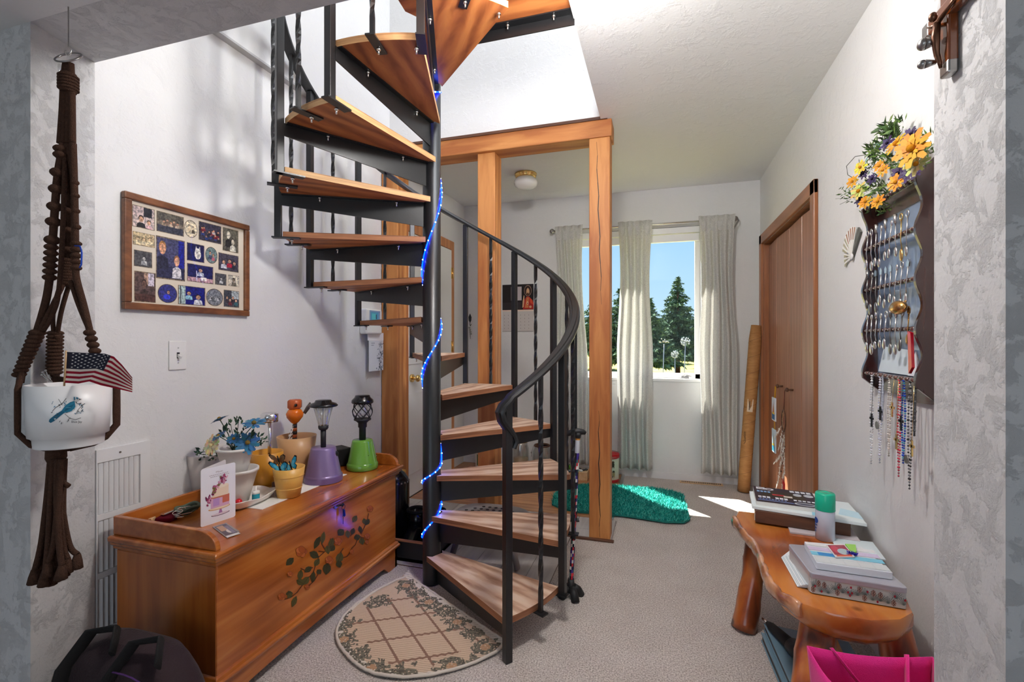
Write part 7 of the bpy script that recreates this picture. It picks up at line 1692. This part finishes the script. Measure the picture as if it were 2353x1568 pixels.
# stack of white envelopes left of the tin
g = MB(); Pq = [atz(*q, ZB+.012) for q in [(1795, 1276), (1832, 1342), (1866, 1346), (1818, 1258)]]
s = thing('envelope_stack', 'stack of white envelopes fanned out beside the tin', 'envelopes', tuple(sum(Pq, Vector())/4))
for k in range(6):
    g = MB(); g.prism([Vector((q.x+.004*k, q.y-.002*k, ZB+.002+.0028*k)) for q in Pq], (0, 0, .0022), (rgb(232, 236, 238), rgb(206, 216, 222))[k % 2]); g.build('envelope', 'print', s)
# flat white pill boxes on the tin
zk = topz+.001; lbl = ['white clear lidded craft box lowest on the tin', 'white craft box with lilac lid strip on the tin', 'white craft box with blue strip on top of the tin']
base = [atz(*q, zk+.02) for q in [(1848, 1246), (1876, 1294), (2052, 1318), (1980, 1258)]]
s = thing('craft_box', 'shallow white divided plastic box with coloured strips on the tin', 'plastic box', (.62, 1.72, zk))
g = MB(); base = [Vector((q.x, q.y, zk)) for q in base]; g.prism(base, (0, 0, .022), rgb(222, 226, 232)); g.build('box_body', 'plastic_v', s, bevel=.002)
fn = plane_map(base[1]+Vector((0, 0, .022)), base[2]-base[1], base[0]-base[1], 1)
sh = [(rect(.01, .02, .99, .3), rgb(196, 204, 208))]
for k in range(5): sh.append((rect(.03+.195*k, .05, .21+.195*k, .26), rgb(206, 212, 214)))
sh += [(rect(.0, .34, 1, .52), rgb(120, 196, 222)), (rect(.1, .36, .4, .5), rgb(40, 130, 200)), (rect(.0, .58, 1, .76), rgb(206, 190, 220)), (rect(.0, .82, 1, .98), rgb(232, 232, 234))]
printed(fn, sh, .0004, .00006).build('coloured_lids', 'print_gloss', s)
# bright packet with blue pom
zp = zk+.0235; Pq = [atz(*q, zp+.004) for q in [(1898, 1252), (1920, 1280), (1965, 1280), (1940, 1250)]]
s = thing('candy_packet', 'small red and blue printed packet lying on the craft box', 'packet', tuple(sum(Pq, Vector())/4))
g = MB(); g.prism([Vector((q.x, q.y, zp)) for q in Pq], (0, 0, .004), rgb(226, 220, 220)); g.build('packet', 'print_gloss', s, bevel=.001)
fn = plane_map(Vector((Pq[1].x, Pq[1].y, zp+.004)), Pq[2]-Pq[1], Pq[0]-Pq[1], 1)
printed(fn, [(rect(.05, .15, .95, .95), rgb(150, 30, 60)), (ell(.3, .6, .2, .3), rgb(196, 50, 80)), (ell(.62, .4, .3, .25), rgb(170, 190, 196)), (rect(.1, .02, .9, .14), rgb(214, 90, 60))], .0003).build('packet_print', 'print_gloss', s)
Pq2 = [atz(*q, zp+.006) for q in [(1942, 1250), (1958, 1270), (1968, 1268), (1966, 1252)]]
g = MB(); g.prism([Vector((q.x, q.y, zp)) for q in Pq2], (0, 0, .006), rgb(150, 204, 96)); one(g, 'green_label', 'print', 'lime green tag beside the red packet on the craft box', 'tag')
c = atz(1958, 1276, zp); g = MB(); rnd = random.Random(20)
for k in range(70):
    dv = Vector((rnd.uniform(-1, 1), rnd.uniform(-1, 1), rnd.uniform(.1, 1))).normalized(); sv = dv.orthogonal()*.002; o_ = c+Vector((rnd.uniform(-.012, .012), rnd.uniform(-.008, .008), .002)); g.add([o_+sv, o_-sv, o_+dv*.012], [(0, 1, 2)], rgb(40, 30, 160))
one(g, 'blue_tinsel', 'print', 'tuft of dark blue tinsel in front of the red packet', 'tinsel', kind=None, loc=c)
# ------------------------------------------------------------------ binders under the bench
for k, (dx, dy, zz, lb, hh) in enumerate([(.0, .0, .002, 'blue grey binder at the bottom of the pile under the bench', .035), (.012, .012, .039, 'blue grey binder on top of the pile under the bench', .03)]):
    s = thing('binder', lb, 'binder', (.52+dx, 1.93+dy, zz))
    P = [Vector((.40+dx, 1.78+dy, zz)), Vector((.66+dx, 1.76+dy, zz)), Vector((.665+dx, 2.08+dy, zz)), Vector((.385+dx, 2.12+dy, zz))]
    defm('binder_blue', rgb(112, 142, 158), .35); defm('binder_dark', rgb(48, 46, 46), .5)
    g = MB(); g.prism([p+Vector((0, 0, hh-.005)) for p in P], (0, 0, .005)); g.build('top_cover', 'binder_blue', s, bevel=.001)
    g = MB(); g.prism(P, (0, 0, .005)); g.build('bottom_cover', 'binder_blue', s, bevel=.001)
    c_ = sum(P, Vector())/4; g = MB(); g.prism([c_+(p-c_)*.97+Vector((0, 0, .005)) for p in P], (0, 0, hh-.010)); g.build('pages', 'binder_dark', s)
s = thing('umbrella', 'folded black umbrella lying on the binders under the bench', 'umbrella', (.45, 2.0, .072))
a, b = Vector((.405, 2.10, .088)), Vector((.50, 1.84, .1)); g = MB(); g.tube([a, a.lerp(b, .1), a.lerp(b, .5), a.lerp(b, .9), b], [.008, .016, .022, .026, .02], 12); g.build('canopy', 'black_cloth', s)
g = MB(); g.tube([a-(b-a)*.12, a], .005, 8); g.build('tip', 'silver', s)
g = MB(); g.cyl(a.lerp(b, .55), a.lerp(b, .8), .029, .029, 14); g.build('closing_band', 'black_rubber', s)
# ------------------------------------------------------------------ pink tote bag
zt = .43; s = thing('tote_bag', 'bright pink fabric tote bag in front of the bench', 'tote bag', (.5, 1.3, 0))
T4 = [Vector((.355, 1.375, zt)), Vector((.40, 1.20, zt)), Vector((.66, 1.215, zt-.01)), Vector((.625, 1.395, zt+.012))]
B4 = [Vector((.39, 1.36, .003)), Vector((.42, 1.22, .003)), Vector((.63, 1.22, .003)), Vector((.60, 1.38, .003))]
defm('pink_cloth', rgb(236, 30, 140), .75, bump=.4, bscale=500, sheen=.15)
for i in range(4):
    j = (i+1) % 4
    def fn(u, v, i=i, j=j):
        p = B4[i].lerp(B4[j], u).lerp(T4[i].lerp(T4[j], u), v); sag = .02*math.sin(math.pi*u)*v*v
        n_ = (T4[j]-T4[i]).cross(Vector((0, 0, 1))).normalized(); return p+n_*.012*math.sin(math.pi*u)*math.sin(3*v+i)+Vector((0, 0, -sag*(1 if i in (0, 2) else .5)))
    g = MB(); g.grid(fn, 14, 16); g.build('bag_side', 'pink_cloth', s, solid=.002)
g = MB(); g.add(B4, [(0, 1, 2, 3)]); g.build('bag_bottom', 'pink_cloth', s)
def handle(p, q, h, out):
    pts = []
    for k in range(15):
        t = k/14; c = p.lerp(q, t)+Vector((0, 0, h*math.sin(math.pi*t)))+out*math.sin(math.pi*t); pts.append(c)
    g = MB(); g.tube(pts, .014, 6, flat=(.12, 1), up=tuple((T4[3]-T4[0]).normalized())); g.build('handle', 'pink_cloth', s)
handle(T4[3].lerp(T4[0], .2), T4[3].lerp(T4[0], .8), -.10, Vector((.03, -.06, 0)))
handle(T4[1].lerp(T4[2], .25), T4[1].lerp(T4[2], .75), -.05, Vector((.0, -.05, 0)))
# ================================================================== outdoors
ZG = -.35
g = MB(); g.grid(lambda u, v: (-60+120*u, YF+.3+150*v, ZG+(.0 if v < .1 else 1.6*(v-.1))*0), 8, 8); one(g, 'lawn', 'grass', 'dry yellow green lawn outside the window', 'lawn', None, 'structure')
def out(px, py): 
    return atz(px, py, ZG)
def spruce(px, D, h, r, label, seed, dens=1.0, mat='spruce'):
    l = (px-CX)/F; p = Vector((-SN+l*CS, CS+l*SN, 0))*D; p.z = ZG; rnd = random.Random(seed)
    t = thing('spruce_tree', label, 'tree', tuple(p), 'conifers outside the window')
    g = MB(); g.tube([p, p+Vector((0, 0, h*.5)), p+Vector((.02, 0, h*.97))], [h*.028, h*.016, .01], 8); g.build('trunk', 'dark_brown', t)
    g = MB(); n_ = int(46*dens)
    for i in range(n_):
        q = (i+.3)/n_; z = h*(.2+.79*q); R_ = r*(1-q)**.85*(.85+.3*rnd.random())+.03; nb = max(5, int(11*(1-q)+5))
        for b in range(nb):
            a = rnd.uniform(0, 6.283); L_ = R_*rnd.uniform(.65, 1.1); dv = Vector((math.cos(a), math.sin(a), 0))
            for k in range(max(4, int(L_*13))):
                s_ = L_*(k+rnd.random())/max(4, int(L_*13)); c = p+Vector((0, 0, z-.18*s_+.10*s_*s_))+dv*s_
                for m in range(3):
                    sd = Vector((-dv.y, dv.x, 0))*rnd.uniform(-.8, .8)+dv*rnd.uniform(.1, .9)+Vector((0, 0, rnd.uniform(-.7, .35))); sd.normalize(); ll = rnd.uniform(.12, .24)*(.6+.6*(1-q)); ww = Vector((rnd.uniform(-1, 1), rnd.uniform(-1, 1), rnd.uniform(-1, 1)))*ll*.3
                    k0 = len(g.v); g.v += [c-ww, c+ww, c+sd*ll]; g.face((k0, k0+1, k0+2))
    o = g.build('needles', mat, t); o['kind'] = 'stuff'
spruce(1557, 20.5, 4.35, 1.35, 'tall pointed spruce tree in the middle of the right window pane', 1)
spruce(1492, 19.0, 3.3, 1.2, 'shorter spruce tree at the left edge of the right window pane', 2)
spruce(1635, 27, 3.4, 1.6, 'distant spruce tree behind the right curtain', 3, .8)
spruce(1425, 20.0, 3.8, 1.3, 'spruce tree seen beside the middle curtain in the left pane', 4)
spruce(1372, 26, 4.6, 1.6, 'farther spruce tree behind the cracked post', 5, .8)
spruce(1520, 33, 3.2, 2.2, 'distant rounded tree between the two spruces', 6, .8, 'shrub_green')
spruce(1600, 38, 3.0, 2.4, 'far bushy tree on the right of the tall spruce', 8, .7, 'shrub_green')
defm('stake_silver', rgb(150, 156, 164), .45, .3)
# allium shaped garden stakes just outside the glass
for k, (px, py, yb, r, lb) in enumerate([(1526, 787, 862, .055, 'dark metal flower garden stake outside the window, leftmost'), (1551, 815, 862, .042, 'small silver ball flower garden stake outside the window'), (1575, 785, 862, .055, 'large silver ball flower garden stake outside the window, rightmost')]):
    D = 6.2; c = atD(px, py, D); b = Vector((c.x-(.05 if k != 1 else 0), c.y, ZG)); s = thing('garden_stake', lb, 'garden ornament', tuple(b))
    g = MB(); g.tube([b, b.lerp(c, .6), c-Vector((0, 0, r*.4))], .006, 6); g.build('stem', 'dark_silver', s)
    g = MB(); rnd = random.Random(k)
    for j in range(46 if k else 14):
        dv = Vector((rnd.gauss(0, 1), rnd.gauss(0, 1), rnd.gauss(0, 1) if k else abs(rnd.gauss(0, .5)))).normalized(); e_ = c+dv*r; g.tube([c, e_], .0012, 4); g.ball(e_, .009, 6, 4)
    o = g.build('flower_head', 'stake_silver' if k else 'dark_silver', s); o['kind'] = 'stuff'
# ================================================================== sub-parts: hang small pieces on the part that carries them
NEST = {'photo': 'mat_board', 'toggle': 'switch_plate', 'toggle_slot': 'switch_plate', 'screw': 'switch_plate', 'door_panel': 'door_slab', 'door_knob': 'door_slab', 'hinge': 'door_slab', 'door_sweep': 'door_slab', 'pane': 'window_frame', 'crank_handle': 'window_sill', 'painted_roses': 'chest_body', 'lock_plate': 'chest_body', 'key': 'lock_plate', 'end_panel': 'chest_body', 'gallery_back': 'lid', 'gallery_end': 'lid',
 'bird_eye': 'bird_head', 'rim_band': 'pot_body', 'black_sticker': 'pot_body', 'stuck_eye': 'pot_body', 'soil': 'pot_body', 'pot_band': 'pot_body', 'price_tag': 'pot_body', 'glass_rib': 'glass_shade', 'cake_print': 'front_leaf', 'screen': 'keypad_body', 'printed_branch': 'calendar_sheet', 'wrap_turn': 'wrapped_knot', 'blue_jay_print': 'pot_body', 'flag_stars': 'flag_cloth', 'zipper': 'bag_body', 'buckle': 'bag_body', 'cross_band': 'bag_body', 'bag_strap': 'bag_body',
 'pinch_pleat': 'curtain_cloth', 'slot': 'register_plate', 'paper_label': 'tube_body', 'spiral_seam': 'tube_body', 'pen_scrawl': 'tube_body', 'printed_picture': 'calendar_board', 'tub_label': 'tub_body', 'bail_clasp': 'jar_glass', 'metal_rim': 'jar_glass', 'lid_knob': 'lid', 'dog_print': 'canister_body', 'base_band': 'canister_body', 'grip_hole': 'stool_top', 'rim_studs': 'bin_body', 'boot_cuff': 'boot_shaft', 'wood_rim': 'tray_body', 'adjust_collar': 'shaft',
 'bound_edge': 'woven_face', 'shag_tufts': 'rug_backing', 'web': 'hoop', 'painting': 'plaque', 'rail_tooth': 'rail', 'finial': 'handle', 'cover_print': 'folder_body', 'nozzle': 'can_body', 'label_print': 'can_body', 'pine_cone_print': 'tin_body', 'coloured_lids': 'box_body', 'packet_print': 'packet', 'live_edge': 'seat_slab', 'bottle_cap': 'bottle_body', 'louver': 'grille_frame', 'drying_crack': 'timber_body', 'bracket': 'rod', 'metal_tip': 'upright', 'light_beads': 'light_cord', 'closing_band': 'canopy', 'boot_sole': 'boot_foot', 'needles': 'trunk'}
for e_ in [o for o in COL.objects if o.type == 'EMPTY' and o.parent is None]:
    kids = list(e_.children); by = {}
    for c_ in kids: by.setdefault(c_.name.split('.')[0], []).append(c_)
    for c_ in kids:
        nm = c_.name.split('.')[0]; tgt = NEST.get(nm)
        if tgt and tgt in by and tgt != nm:
            T_ = by[tgt]
            if len(T_) > 1:       # nearest carrier of that kind
                ctr = lambda o: sum((Vector(b) for b in o.bound_box), Vector())/8
                t_ = min(T_, key=lambda o: (ctr(o)-ctr(c_)).length)
            else: t_ = T_[0]
            if t_.parent is e_: sub(c_, t_)
    for nm in ('petals', 'center'): pass
    pets = [c_ for c_ in kids if '_petals' in c_.name]; cens = [c_ for c_ in kids if '_center' in c_.name]
    for p_, c_ in zip(pets, cens): sub(c_, p_)
for o in COL.objects:
    if '_w' in o: del o['_w']
